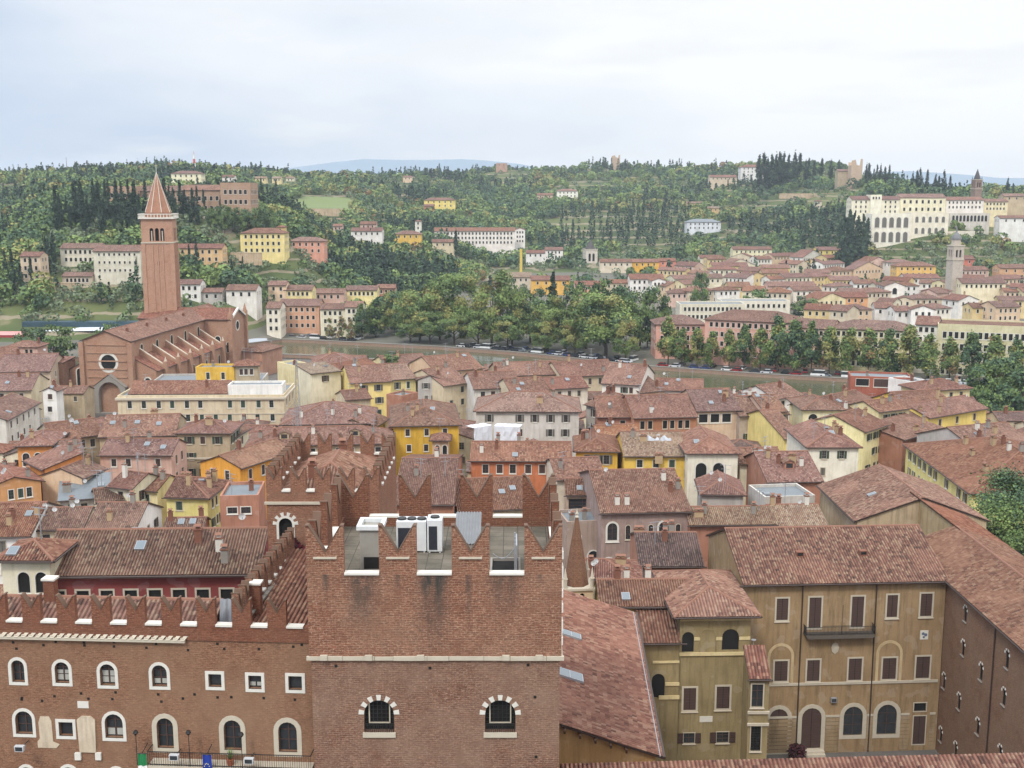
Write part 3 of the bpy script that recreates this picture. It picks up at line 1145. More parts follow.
if HAZE:
 mb = MB()
 mb.box(-5600, 5600, -2600, 4700, -12, 176)
 m = bpy.data.materials.new('haze')
 m.use_nodes = True
 nt = m.node_tree
 nt.nodes.remove(nt.nodes['Principled BSDF'])
 pv = nt.nodes.new('ShaderNodeVolumePrincipled')
 pv.inputs['Color'].default_value = (.80, .89, 1.0, 1)
 pv.inputs['Density'].default_value = .00011
 pv.inputs['Anisotropy'].default_value = .2
 nt.links.new(pv.outputs[0], nt.nodes['Material Output'].inputs['Volume'])
 h = struct('haze', mb.mesh('haze', m), 'stuff')
SC.view_settings.view_transform = 'Standard'
SC.view_settings.look = 'None'
SC.view_settings.gamma = 1
SC.view_settings.use_curve_mapping = False
SC.view_settings.exposure = 0.08
cy = SC.cycles
cy.use_denoising = True
cy.max_bounces = 4
cy.diffuse_bounces = 3
cy.glossy_bounces = 2
cy.transparent_max_bounces = 8
cy.volume_bounces = 0
cy.sample_clamp_indirect = 4
cy.caustics_reflective = False
cy.caustics_refractive = False
# ------------------------------------------------------------------ the palace and towers close below the camera
class Plane:
 """a wall plane: origin (x, y) and horizontal direction; photo pixels are read off onto it as (u, z)"""
 def __init__(s, A, B):
  s.o = Vector((A[0], A[1], 0))
  d = Vector((B[0] - A[0], B[1] - A[1], 0))
  s.len = d.length
  s.u = d.normalized()
  s.n = s.u.cross(Vector((0, 0, 1)))
  s.yaw = math.atan2(s.u.y, s.u.x)
 def uz(s, x, y):
  r = ray(x, y)
  c = Vector((0, 0, CAMZ))
  t = (s.o - c).dot(s.n) / r.dot(s.n)
  p = c + r * t
  return (p - s.o).dot(s.u), p.z
 def op(s, xl, xr, yt, yb, k='rect', **kw):
  xm = (xl + xr) / 2
  u0, _ = s.uz(xl, (yt + yb) / 2)
  u1, _ = s.uz(xr, (yt + yb) / 2)
  u, zt = s.uz(xm, yt)
  _, zb = s.uz(xm, yb)
  h = max(.3, zt - zb)
  w = abs(u1 - u0)
  if k == 'arch':
   w = min(w, h * .95)
  return dict(k=k, u=(u0 + u1) / 2, v=zb, w=w, h=h, **kw)
MOSS = plain('weathered_brick_cap', (104, 82, 68), .95)
def merlon_mesh(w, h, notch, th, m, ledge=True):
 """swallow-tail merlon: two horns with a deep notch between them"""
 mb = MB()
 hw = w / 2
 out = [(-hw, 0), (hw, 0), (hw, h), (hw * .84, h), (0, h - notch), (-hw * .84, h), (-hw, h)]
 mb.extrude_xz(out, 0, th, 0)
 # grey weathered capping that follows the notch
 c = .07
 for sx in (-1, 1):
  a, b, e = (sx * hw * .84, h), (0, h - notch), (sx * hw, h)
  pa, pb = (a[0], a[1] + c), (b[0], b[1] + c)
  q = [(a[0], -.05, a[1]), (b[0], -.05, b[1]), (b[0], -.05, pb[1]), (a[0], -.05, pa[1])]
  q2 = [(x, th + .05, z) for x, _, z in q]
  if sx > 0:
   q.reverse()
   q2.reverse()
  mb.poly(q, 1)
  mb.poly(list(reversed(q2)), 1)
  top = [(a[0], -.05, pa[1]), (b[0], -.05, pb[1]), (b[0], th + .05, pb[1]), (a[0], th + .05, pa[1])]
  if sx < 0:
   top.reverse()
  mb.poly(list(reversed(top)) if False else top, 1)
  x0, x1 = sorted((sx * hw * .84, sx * (hw + .03)))
  mb.box(x0, x1, -.05, th + .05, h + .003, h + c, 1)
 if ledge:
  mb.box(-hw * .62, hw * .62, -.14, .02, h - notch - .42, h - notch - .30, 2)
 return mb.mesh('merlon', [m, MOSS, STONE])
def crenellate(root, P0, u, n, total, count, wm_, h, notch, th, z, m, sill=True, first=True, last=True, ledge=True, inward=None):
 """count merlons spread over a run starting at P0 (local x, y) along u; stone sills between them"""
 pitch = (total - wm_) / (count - 1) if count > 1 else 0
 me = merlon_mesh(wm_, h, notch, th, m, ledge)
 yaw = math.atan2(u[1], u[0])
 for i in range(count):
  if (i == 0 and not first) or (i == count - 1 and not last):
   continue
  c = wm_ / 2 + i * pitch
  part('merlon', me, root, T((P0[0] + u[0] * c, P0[1] + u[1] * c, z)) @ RZ(yaw))
 if sill:
  mb = MB()
  g = pitch - wm_
  mb.box(-g / 2 + .004, g / 2 - .004, -.12, th + .08, -.02, .12)
  sm = mb.mesh('sill', WHITE)
  for i in range(count - 1):
   c = wm_ + i * pitch + g / 2
   part('sill', sm, root, T((P0[0] + u[0] * c, P0[1] + u[1] * c, z)) @ RZ(yaw))
def voussoirs(w, h, k=7, rb=.38):
 """pale stones set round a window head, every other one"""
 mb = MB()
 r0, r1 = w / 2, w / 2 + rb
 zc = h - w / 2
 n = 2 * k - 1
 for i in range(0, n, 2):
  a0, a1 = math.pi * i / n, math.pi * (i + 1) / n
  P = lambda r, a, y: (r * math.cos(a), y, zc + r * math.sin(a))
  q = [P(r0, a0, -.05), P(r0, a1, -.05), P(r1, a1, -.05), P(r1, a0, -.05)]
  mb.poly(list(reversed(q)) if False else [q[0], q[3], q[2], q[1]][::-1])
  qb = [(x, .02, z) for x, y, z in q]
  for j in range(4):
   a, b = q[j], q[(j + 1) % 4]
   mb.poly([a, b, qb[(j + 1) % 4], qb[j]])
 return mb.mesh('arch_stones', WHITE)
# ---- the big brick tower in the middle
def big_tower():
 Y0 = 75.0
 p = Plane((0, Y0), (1, Y0))
 xl, _ = p.uz(308, 560)
 xr, _ = p.uz(560.5, 560)
 W = xr - xl
 zs = p.uz(432, 574)[1]                # top of wall under the merlons
 zc = p.uz(432, 658)[1]                # string course
 D = 14.2
 root = thing('brick_tower', 'massive square brick tower with swallowtail battlements and white sills in the centre foreground', 'tower', (xl, Y0, 0))
 p = Plane((xl, Y0), (xr, Y0))
 pitch = (W - 2.55) / 3
 st = []
 for i in range(3):
  st.append((2.55 + i * pitch + (pitch - 2.55) / 2, 1.05, zs - .05, (4.2, 6.2, 3.6)[i], (.7, .75, .5)[i]))
 for i in range(4):
  st.append((1.27 + i * pitch, .22, zs + .9, (3.0, 2.2, 4.5, 1.8)[i], .8))
 up = bricks((142, 92, 72), (106, 67, 54), (178, 150, 126), .17, .42, 'tower_brick_upper', tuple(st), .25)
 lowm = bricks((130, 90, 72), (100, 68, 56), (166, 140, 120), .15, .40, 'tower_brick_lower', (), .55)
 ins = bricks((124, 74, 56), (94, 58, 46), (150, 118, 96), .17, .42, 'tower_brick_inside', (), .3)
 ops = []
 for x0, x1 in ((364, 394), (485, 515.5)):
  ops.append(p.op(x0, x1, 700, 732, 'arch', st='grille', fr=GREYST, fw=0, sill=False))
 lo = -.12
 mb = MB()
 wall_face(mb, (0, lo * 0, 0), (1, 0, 0), [(0, 8), (W, 8), (W, zc), (0, zc)], ops, .5)
 wall_face(mb, (W, 0, 0), (0, 1, 0), [(0, 8), (D, 8), (D, zc), (0, zc)], [])
 wall_face(mb, (W, D, 0), (-1, 0, 0), [(0, 8), (W, 8), (W, zc), (0, zc)], [])
 wall_face(mb, (0, D, 0), (0, -1, 0), [(0, 8), (D, 8), (D, zc), (0, zc)], [])
 part('lower_wall', mb.mesh('lower_wall', lowm), root)
 mb = MB()
 th = .48
 o = [(-.1, -.1), (W + .1, -.1), (W + .1, D + .1), (-.1, D + .1)]
 i_ = [(th, th), (W - th, th), (W - th, D - th), (th, D - th)]
 zf = zs - .75
 for k in range(4):
  a, b = o[k], o[(k + 1) % 4]
  d = Vector((b[0] - a[0], b[1] - a[1], 0))
  wall_face(mb, (a[0], a[1], 0), tuple(d.normalized()), [(0, zc), (d.length, zc), (d.length, zs), (0, zs)], [])
  c, e = i_[k], i_[(k + 1) % 4]
  mb.poly([(e[0], e[1], zf), (c[0], c[1], zf), (c[0], c[1], zs), (e[0], e[1], zs)], 1)
  mb.poly([(a[0], a[1], zs), (b[0], b[1], zs), (e[0], e[1], zs), (c[0], c[1], zs)], 1)
 part('upper_wall', mb.mesh('upper_wall', [up, ins]), root)
 mb = MB()
 mb.poly([(th, th, zf), (W - th, th, zf), (W - th, D - th, zf), (th, D - th, zf)])
 t = NT('terrace_paving', .9, .2)
 uv = t.n('ShaderNodeUVMap').outputs[0]
 br = t.n('ShaderNodeTexBrick', i_Scale=1.0, i_Brick_Width=1.1, i_Row_Height=1.1, i_Mortar_Size=.03, offset=0.0)
 t.l(uv, br.inputs['Vector'])
 br.inputs['Color1'].default_value = lin((118, 110, 98))
 br.inputs['Color2'].default_value = lin((98, 92, 82))
 br.inputs['Mortar'].default_value = lin((70, 66, 60))
 nz = t.noise(uv, .6, 5, .7)
 t.base(t.mix(t.ramp(nz, [(.45, 0.0), (.7, .7)]), br.outputs['Color'], lin((70, 68, 58))))
 part('terrace_floor', mb.mesh('terrace_floor', t.m), root)
 # string course: white slabs, lumpy, with small gaps
 mb = MB()
 r = random.Random(4)
 for (o0, u, L, yaw) in (((-.3, 0), (1, 0), W + .6, 0), ((W, 0), (0, 1), D, 90)):
  x = 0
  while x < L - .1:
   l = min(L - x, r.uniform(1.0, 2.6))
   q = MB()
   pr = r.uniform(.2, .27)
   hh = r.uniform(.24, .30)
   if yaw == 0:
    mb.box(o0[0] + x + .015, o0[0] + x + l - .015, -pr, .0, zc - .1, zc - .1 + hh)
    if r.random() < .5:
     mb.box(o0[0] + x + l * .7, o0[0] + x + l * .7 + .5, -.34, -.1, zc - .06, zc + .28)
   else:
    mb.box(W, W + pr, x + .015, x + l - .015, zc - .1, zc - .1 + hh)
   x += l
 part('string_course', mb.mesh('string_course', STONE), root)
 # white corner stones seen up the right-hand edge
 mb = MB()
 z = zc + 1.0
 while z < zs + 1.5:
  mb.box(W + .102, W + .2, -.16, r.uniform(.5, .9), z, z + r.uniform(.5, .8))
  z += r.uniform(1.0, 1.5)
 part('corner_stones', mb.mesh('corner_stones', WHITE), root)
 for i in range(3):
  me = None
 crenellate(root, (-.1, -.1), (1, 0), None, W + .2, 4, 2.55, 3.4, 1.85, th, zs, up)
 crenellate(root, (-.1, D + .1 - th), (1, 0), None, W + .2, 4, 2.55, 3.4, 1.85, th, zs, ins, ledge=False)
 crenellate(root, (th - .1, -.1 + 1.2), (0, 1), None, D - 2.2, 3, 2.3, 3.4, 1.85, th, zs, ins, ledge=False)
 crenellate(root, (W + .1, -.1 + 1.2), (0, 1), None, D - 2.2, 3, 2.3, 3.4, 1.85, th, zs, ins, ledge=False)
 for q in ops:
  w_ = part('window', window_mesh(q['k'], q['w'], q['h'], 'grille', GREYST, 0, False, False, .5), root, T((q['u'], 0, q['v'])))
  part('arch_stones', voussoirs(q['w'], q['h']), w_)
  mb = MB()
  mb.box(-q['w'] / 2 - .1, q['w'] / 2 + .1, -.14, .12, -.36, -.012)
  part('sill', mb.mesh('sill', STONE), w_)
  mb = MB()
  f = q['w'] * .36
  for a, b, c, e in ((-f, -f + .08, .5, q['h'] - .15), (f - .08, f, .5, q['h'] - .15), (-f + .083, f - .083, .5, .58)):
   mb.box(a, b, .30, .38, c, e)
  part('frame', mb.mesh('frame', STONE), w_)
  mb = MB()
  for i in range(16):
   x = -q['w'] / 2 + q['w'] * (i + .5) / 16
   mb.box(x - .02, x + .02, -.05, -.01, 0, .62)
  mb.box(-q['w'] / 2, q['w'] / 2, -.06, -.012, .62, .67)
  part('guard_rail', mb.mesh('guard_rail', DARK), w_)
 # small drip slots under the merlon ledges and putlog holes
 mb = MB()
 for (x, y) in ((336, 666), (528, 665), (535, 697), (536, 757), (430, 668)):
  u, z = p.uz(x, y)
  mb.box(u - .1, u + .1, -.02, .02, z - .1, z + .1)
 part('putlog_holes', mb.mesh('putlog_holes', VOID), root)
 # things standing on the terrace
 fl = Vector((0, 0, zf))
 def on_floor(x, y):
  q = at(x, y, zf)
  return q
 a = on_floor(372, 566)
 sh = thing('ventilation_shaft', 'grey rendered ventilation shaft with an open white frame on top, on the tower terrace', 'shaft', (-9.95, 77.9, zf))
 mb = MB()
 mb.box(-.75, .75, 0, 1.9, .0, 3.0)
 part('shaft_body', mb.mesh('shaft_body', plain('grey_render', (146, 142, 134), .9)), sh)
 mb = MB()
 mb.box(-.95, .95, -.2, .12, 3.003, 3.3)
 mb.box(-.95, .95, 1.8, 2.1, 3.003, 3.3)
 mb.box(-.95, -.65, .12, 1.8, 3.003, 3.3)
 mb.box(.65, .95, .12, 1.8, 3.003, 3.3)
 part('rim', mb.mesh('rim', WMETAL), sh)
 mb = MB()
 mb.box(-.5, .6, -.03, .02, .15, 1.0)
 part('vent_opening', mb.mesh('vent_opening', VOID), sh)
 def ac(x, y, w, d, h, fans, label):
  t = thing('air_conditioner', label, 'air conditioner', (x, y, zf), 0, 'air conditioning units on the tower terrace')
  mb = MB()
  mb.box(-w / 2, w / 2, 0, d, .12, h)
  for sx in (-w / 2 + .1, w / 2 - .22):
   mb.box(sx, sx + .12, .05, d - .05, 0, .12)
  part('casing', mb.mesh('casing', WMETAL), t)
  mb = MB()
  mb.box(-w / 2 + .12, w / 2 * .35, -.03, -.002, .25, h - .45)
  part('grille', mb.mesh('grille', plain('dark_grille', (44, 46, 54), .6)), t)
  for i in range(fans):
   mb = MB()
   cx = -w / 2 + w * (i + .5) / fans
   n = 12
   mb.cyl((cx, d / 2), .36, .33, h + .002, h + .12, n)
   part('fan', mb.mesh('fan', [DARK]), t)
 ac(-7.45, 82.0, 2.2, 1.5, 2.35, 3, 'wide white air conditioning unit with three round fans and dark grilles')
 ac(-5.72, 81.9, 1.1, 1.6, 2.5, 1, 'tall plain white air conditioning cabinet joined at the right end of the wide fan unit')
 lp = thing('lean_to_sheet', 'grey ribbed metal sheet roof sloping behind the third front battlement', 'sheet roof', (-3.25, 80.8, zf))
 mb = MB()
 L, Hh = 1.9, 3.4
 for i in range(9):
  x = -L / 2 + L * i / 9
  mb.poly([(x, 0, 1.0), (x + L / 18, 0, 1.10), (x + L / 18, 3.2, 2.6), (x, 3.2, 2.5)])
  mb.poly([(x + L / 18, 0, 1.10), (x + L / 9, 0, 1.0), (x + L / 9, 3.2, 2.5), (x + L / 18, 3.2, 2.6)])
 part('ribbed_sheet', mb.mesh('ribbed_sheet', plain('ribbed_grey_sheet', (128, 130, 132), .6)), lp)
 mb = MB()
 mb.box(-L / 2 + .05, L / 2 - .05, .1, 3.1, 0, .95)
 part('side_wall', mb.mesh('side_wall', GREYST), lp)
 ht = thing('roof_hatch', 'dark stair hatch with its tall metal lid standing open behind the right-hand battlement gap', 'hatch', (-.55, 76.9, zf))
 mb = MB()
 for a, b, c, e in ((-1.0, 1.15, 0, .16), (-1.0, 1.15, 3.0, 3.16), (-1.0, -.85, .163, 2.997), (1.0, 1.15, .163, 2.997)):
  mb.box(a, b, c, e, 0, .28)
 part('kerb', mb.mesh('kerb', GREYST), ht)
 mb = MB()
 mb.poly([(-.85, .16, .05), (1.0, .16, .05), (1.0, 3.0, .05), (-.85, 3.0, .05)])
 part('opening', mb.mesh('opening', VOID), ht)
 mb = MB()
 mb.box(.82, .92, .2, 3.0, .28, 2.1)
 for y in (.2, 1.1, 2.0, 2.9):
  mb.box(.70, .815, y, y + .1, .28, 2.2)
 part('lid', mb.mesh('lid', GMETAL), ht)
 mb = MB()
 for k in range(8):
  a, b = k / 8, (k + 1) / 8
  f = lambda s: (-.8 + 1.6 * s, 1.2, 1.2 - 1.0 * math.sin(math.pi * s) * .6 + .5 * s)
  mb.tube(f(a), f(b), .035, 5)
 part('chain', mb.mesh('chain', GMETAL), ht)
big_tower()
# ---- the brick palace on the left, its battlements and its gallery roof
def palace():
 A, B = (-39.4, 77.62), (-13.25, 76.1)
 p = Plane(A, B)
 W = p.len
 zs = p.uz(290, 627)[1]
 root = thing('brick_palace', 'long brick palace with a row of swallowtail battlements and white-framed arched windows, left foreground', 'palace',
     (A[0], A[1], 0), p.yaw)
 wm = bricks((138, 96, 74), (112, 76, 60), (160, 128, 102), .13, .36, 'palace_brick',
    tuple((p.uz(x, 612)[0], .16, zs + .4, 2.4, .6) for x in (-2, 32, 65.6, 98.4, 133, 168.5, 204.5, 240, 277)), .7)
 par = bricks((130, 80, 60), (106, 66, 52), (142, 106, 86), .13, .36, 'parapet_brick', (), .3)
 S = dict(fr=WHITE, fw=.22)
 ops = []
 for xl, xr, yt, yb in ((11.5, 24.5, 660, 682), (55, 69, 662, 683), (100, 115, 664, 685.5), (152, 167, 665, 686.5)):
  ops.append(p.op(xl, xr, yt, yb, 'arch', sill=False, **S))
 for xl, xr, yt, yb in ((208.5, 221.5, 674, 687), (248.5, 261.5, 675.5, 689), (288.5, 302, 676, 690)):
  ops.append(p.op(xl, xr, yt, yb, 'rect', sill=False, bars=False, **S))
 for xl, xr, yt, yb in ((15.5, 32.5, 711, 734), (105, 123, 714, 738)):
  ops.append(p.op(xl, xr, yt, yb, 'arch', sill=False, **S))
 ops.append(p.op(59, 73, 722, 736, 'rect', sill=False, bars=False, **S))
 for xl, xr, yt, yb in ((157, 173.5, 718, 748), (224, 241, 720, 750), (278.5, 297, 722, 752)):
  ops.append(p.op(xl, xr, yt, yb, 'arch', sill=False, fr=STONE, fw=.34))
 for xl, xr, yt, yb in ((21, 33, 767, 790), (62, 76, 767, 790), (110, 124, 769, 792)):
  ops.append(p.op(xl, xr, yt, yb, 'arch', sill=False, **S))
 zb = 12
 mb = MB()
 zc = p.uz(100, 638)[1]
 wall_face(mb, (0, 0, 0), (1, 0, 0), [(0, zb), (W, zb), (W, zs - 1.1), (0, zs - 1.1)], ops, .4)
 part('wall', mb.mesh('wall', wm), root)
 for q in ops:
  part('window', window_mesh(q['k'], q['w'], q['h'], 'glass', q['fr'], q['fw'], q.get('bars', True), False, .4), root, T((q['u'], 0, q['v'])))
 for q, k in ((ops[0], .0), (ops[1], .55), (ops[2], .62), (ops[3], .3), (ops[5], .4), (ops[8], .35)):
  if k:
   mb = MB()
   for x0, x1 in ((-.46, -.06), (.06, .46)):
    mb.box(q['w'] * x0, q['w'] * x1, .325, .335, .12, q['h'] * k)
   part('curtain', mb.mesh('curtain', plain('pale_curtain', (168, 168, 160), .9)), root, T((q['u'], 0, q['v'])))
 mb = MB()
 mb.box(0, W, -.12, .5, zs - 1.1, zs)
 part('parapet', mb.mesh('parapet', par), root)
 # white dentilled coping below the parapet (runs only as far as the fifth merlon)
 uc = p.uz(186, 641)[0]
 mb = MB()
 mb.box(0, uc, -.32, -.122, zs - 1.25, zs - 1.06, 0)
 x = .1
 while x < uc - .3:
  mb.poly([(x, -.36, zs - 1.05), (x + .3, -.36, zs - 1.05), (x + .5, -.123, zs - .8), (x + .2, -.123, zs - .8)], 0)
  mb.box(x, x + .26, -.3, -.122, zs - 1.057, zs - .92, 0)
  x += .52
 part('coping', mb.mesh('coping', STONE), root)
 c0, c1 = p.uz(32, 612)[0], p.uz(277, 612)[0]
 pt = (c1 - c0) / 7
 crenellate(root, (c0 - 2 * pt - .66, -.12), (1, 0), None, 10 * pt + 1.32, 11, 1.32, 1.95, .95, .42, zs, par, ledge=False, last=False)
 # gallery roof just behind the merlons
 M = T((0, .9, 0))
 d = 7.0
 pit = .42
 zl = zs - 1.25
 rb = MB()
 roof_slab(rb, [(-.3, .0, zl), (17.9, .0, zl), (17.9, d / 2, zl + pit * d / 2), (-.3, d / 2, zl + pit * d / 2)], .17, .34, True)
 roof_slab(rb, [(17.9, d, zl), (-.3, d, zl), (-.3, d / 2, zl + pit * d / 2), (17.9, d / 2, zl + pit * d / 2)], .17, .34, True)
 ridge_cap(rb, (-.3, d / 2, zl + pit * d / 2), (17.9, d / 2, zl + pit * d / 2), .2)
 part('gallery_roof', rb.mesh('gallery_roof', [tiles('brown', .34, .40, .3), GUT, RIDGE]), root, M)
 mb = MB()
 for x0 in (4.6, 20.0):
  mb = MB()
  mb.box(x0, x0 + .8, -.2, .5, zl - .5, zl + 2.9)
  mb.box(x0 - .1, x0 + .9, -.3, .6, zl + 2.9, zl + 3.05, 1)
  part('chimney', mb.mesh('chimney', [par, WHITE]), root, M @ T((0, d / 2 - .4, 0)))
 mb = MB()
 mb.box(-.2, W, d, d + .4, 10, zl)
 part('rear_wall', mb.mesh('rear_wall', par), root, M)
 # courtyard wing running back along the tower: crenellated wall and a tiled slope
 a = at_depth(240, 612, 79.5)
 wx = p.uz(240, 627)[0] - .3
 wing = bricks((138, 92, 72), (116, 78, 64), (158, 130, 108), .13, .36, 'wing_brick', (), .4)
 mb = MB()
 Lw = 17.0
 mb.box(wx - .5, wx, .5, Lw, 12, zs)
 part('wing_wall', mb.mesh('wing_wall', wing), root)
 crenellate(root, (wx, .9), (0, 1), None, Lw - 1, 10, .95, 2.0, .95, .5, zs, wing, ledge=False)
 mb = MB()
 y = .6
 while y < Lw:
  mb.box(wx + .003, wx + .35, y, y + .9, zs - .35, zs - .2)
  y += 1.05
 part('wing_coping', mb.mesh('wing_coping', GREYST), root)
 rb = MB()
 z0 = zs - 1.0
 roof_slab(rb, [(wx + .02, .7, z0), (W + .6, .7, z0), (W + .6, Lw - .8, z0 + 1.4), (wx + .02, Lw - .8, z0 + 1.4)], .17, .34, True)
 part('wing_roof', rb.mesh('wing_roof', [tiles('red', .34, .42, .5), GUT]), root)
 # wall plaques and worn reliefs
 def slab(name, xl, xr, yt, yb, mat, shape, pr=.05):
  u0, z1 = p.uz(xl, yt)
  u1, z0 = p.uz(xr, yb)
  w, h = abs(u1 - u0), z1 - z0
  mb = MB()
  out = {'rect': [(0, 0), (w, 0), (w, h), (0, h)],
    'worn': [(0, 0), (w * .85, 0), (w, h * .12), (w * .72, h * .2), (w * .7, h * .85), (w * .6, h), (w * .2, h), (w * .1, h * .8), (w * .12, h * .3), (0, h * .2)],
    'shrine': [(w * .05, 0), (w * .95, 0), (w, h * .9), (w * .75, h), (w * .25, h), (0, h * .9)]}[shape]
  mb.extrude_xz(out, -pr, .01)
  return part(name, mb.mesh(name, mat), root, T((u0, 0, z0)))
 wornm = plaster((196, 180, 156), .8)
 slab('stone_plaque', 77.5, 89, 701, 708, WHITE, 'rect')
 slab('worn_relief', 36, 60, 716, 748, wornm, 'worn')
 slab('worn_relief', 77, 97.5, 715.5, 752, wornm, 'shrine', .12)
 slab('stone_bracket', 75.5, 82, 752, 759, WHITE, 'rect', .2)
 slab('stone_bracket', 96, 102, 752, 759, WHITE, 'rect', .2)
 # iron ties and putlog holes
 mb = MB()
 r = random.Random(11)
 for yy in (642, 648, 695, 700):
  for i in range(9):
   x = 14 + i * 35 + r.uniform(-8, 8)
   u, z = p.uz(x, yy + r.uniform(-3, 3))
   if not any(abs(u - q['u']) < q['w'] / 2 + .5 and q['v'] - .5 < z < q['v'] + q['h'] + .5 for q in ops):
    mb.box(u - .09, u + .09, -.015, .02, z - .09, z + .09)
 part('putlog_holes', mb.mesh('putlog_holes', VOID), root)
 # balcony with an iron railing
 u0, zt = p.uz(153, 745.5)
 u1, _ = p.uz(314, 745.5)
 zfl = p.uz(232, 760)[1]
 bal = MB()
 bal.box(u0, u1, -1.15, -.002, zfl - .25, zfl)
 bo = part('balcony', bal.mesh('balcony', STONE), root)
 mb = MB()
 rail_h = 1.05
 for zz in (zfl + .1, zfl + rail_h):
  mb.box(u0, u1, -1.13, -1.08, zz - .025, zz + .025)
 n = int((u1 - u0) / .16)
 for i in range(n + 1):
  x = u0 + (u1 - u0) * i / n
  mb.box(x - .012, x + .012, -1.115, -1.09, zfl, zfl + rail_h)
 for x in (u0, u1):
  mb.box(x - .025, x + .025, -1.1, -.01, zfl + rail_h - .025, zfl + rail_h + .025)
 part('railing', mb.mesh('railing', DARK), bo)
 mb = MB()
 x = u0 + .3
 while x < u1:
  mb.poly([(x, -1.0, zfl - .253), (x, -.01, zfl - .253), (x, -.01, zfl - .9)])
  mb.poly([(x + .22, -.01, zfl - .9), (x + .22, -.01, zfl - .253), (x + .22, -1.0, zfl - .253)])
  mb.poly([(x, -1.0, zfl - .253), (x, -.01, zfl - .9), (x + .22, -.01, zfl - .9), (x + .22, -1.0, zfl - .253)])
  x += 1.35
 part('bracket', mb.mesh('bracket', STONE), bo)
 def W3(u, y, z):
  return Matrix.Translation((A[0], A[1], 0)) @ RZ(p.yaw) @ Vector((u, y, z))
 # lamps on stalks
 def lamp(x, y, label):
  u, z = p.uz(x, y)
  l = thing('balcony_lamp', label, 'lamp', W3(u, -1.1, zfl), p.yaw, 'lamp stalks along the balcony rail')
  mb = MB()
  h = max(1.4, z - zfl + .6)
  mb.tube((0, 0, 0), (0, 0, h), .03, 6)
  part('stalk', mb.mesh('stalk', DARK), l)
  mb = MB()
  mb.cyl((0, 0), .05, .2, h, h + .2, 8)
  mb.cyl((0, 0), .2, .12, h + .2, h + .36, 8)
  part('lantern', mb.mesh('lantern', DARK), l)
 lamp(142, 736, 'black lamp stalk at the left end of the balcony, above the green and white flag')
 lamp(194, 736, 'black lamp stalk on the balcony rail between the first and second arched doors')
 lamp(246, 738, 'black lamp stalk on the balcony rail right of the middle arched door')
 def box_lamp(x, y, label):
  u, z = p.uz(x, y)
  l = thing('floodlight', label, 'floodlight', W3(u, -1.3, z), p.yaw, 'floodlights on the palace front')
  mb = MB()
  mb.extrude_xz([(-.3, -.2), (.3, -.2), (.34, .2), (-.34, .2)], -.25, .05)
  part('lamp_housing', mb.mesh('lamp_housing', plain('light_grey_housing', (188, 190, 192), .4)), l)
  mb = MB()
  mb.box(-.26, .26, -.262, -.252, -.15, .15)
  part('lens', mb.mesh('lens', GLASS), l)
  mb = MB()
  mb.tube((0, .05, 0), (0, 1.25, -.1), .035, 5)
  part('arm', mb.mesh('arm', DARK), l)
 box_lamp(181, 747.5, 'small floodlight at the rail between the first door and the blue flag')
 box_lamp(254.5, 751, 'white boxy floodlight at the rail right of the middle arched door')
 box_lamp(29, 739, 'small floodlight on an arm below the leftmost arched window of the lower row')
 # planter in front of the middle door
 u, z = p.uz(233, 750)
 pl = thing('balcony_plant', 'spiky green plant in a pot in front of the middle balcony door', 'plant', W3(u, -.7, zfl), p.yaw)
 mb = MB()
 mb.cyl((0, 0), .2, .28, 0, .42, 10)
 part('pot', mb.mesh('pot', plain('terracotta', (160, 92, 66), .9)), pl)
 mb = MB()
 r = random.Random(5)
 for i in range(26):
  a, t2 = r.uniform(0, 6.28), r.uniform(.3, 1.0)
  q = Vector((math.cos(a) * t2 * .7, math.sin(a) * t2 * .5, .42 + 1.0 * (1.2 - t2 * .7)))
  s = Vector((-math.sin(a), math.cos(a), 0)) * .05
  mb.poly([Vector((0, 0, .4)) - s, Vector((0, 0, .4)) + s, q])
 part('leaves', mb.mesh('leaves', leafmat('spiky_leaf', (96, 120, 62))), pl)
 # flags hanging below the balcony front
 def flag(x, yt, label, stripes, stars=False):
  u, z = p.uz(x, yt)
  f = thing('flag', label, 'flag', W3(u, -1.25, z), p.yaw, 'flags hung from the balcony')
  mb = MB()
  n, L, w = 12, 2.7, .62
  mats = [plain('flag_' + c, rgb, .8) for c, rgb in stripes]
  for i in range(n):
   for j in range(6):
    za, zb_ = -L * i / n, -L * (i + 1) / n
    X = lambda k: -w / 2 + w * k / 6
    Yf = lambda k, zz: .07 * math.sin(k * 1.6 + zz * 1.1)
    k = min(len(mats) - 1, int(i * len(mats) / n))
    mb.poly([(X(j), Yf(j, zb_), zb_), (X(j + 1), Yf(j + 1, zb_), zb_), (X(j + 1), Yf(j + 1, za), za), (X(j), Yf(j, za), za)], k)
  part('cloth', mb.mesh('cloth', mats), f)
  mb = MB()
  mb.tube((-w / 2 - .1, 0, .04), (w / 2 + .1, 0, .04), .03, 6)
  mb.tube((0, 0, .04), (0, 1.1, .25), .03, 6)
  part('pole', mb.mesh('pole', DARK), f)
  if stars:
   mb = MB()
   for k in range(12):
    a = k * math.pi / 6
    cx, cz = .2 * math.cos(a), -1.0 + .42 * math.sin(a)
    for q in range(5):
     b0 = math.pi / 2 + q * 2 * math.pi / 5
     mb.poly([(cx + .02 * math.cos(b0 - .63), -.12, cz + .02 * math.sin(b0 - .63)), (cx + .02 * math.cos(b0 + .63), -.12, cz + .02 * math.sin(b0 + .63)),
        (cx + .06 * math.cos(b0), -.12, cz + .06 * math.sin(b0))])
    mb.poly([(cx + .03 * math.cos(q * 1.2566), -.121, cz + .03 * math.sin(q * 1.2566)) for q in range(5)])
   part('stars', mb.mesh('stars', plain('star_yellow', (236, 222, 120), .7)), f)
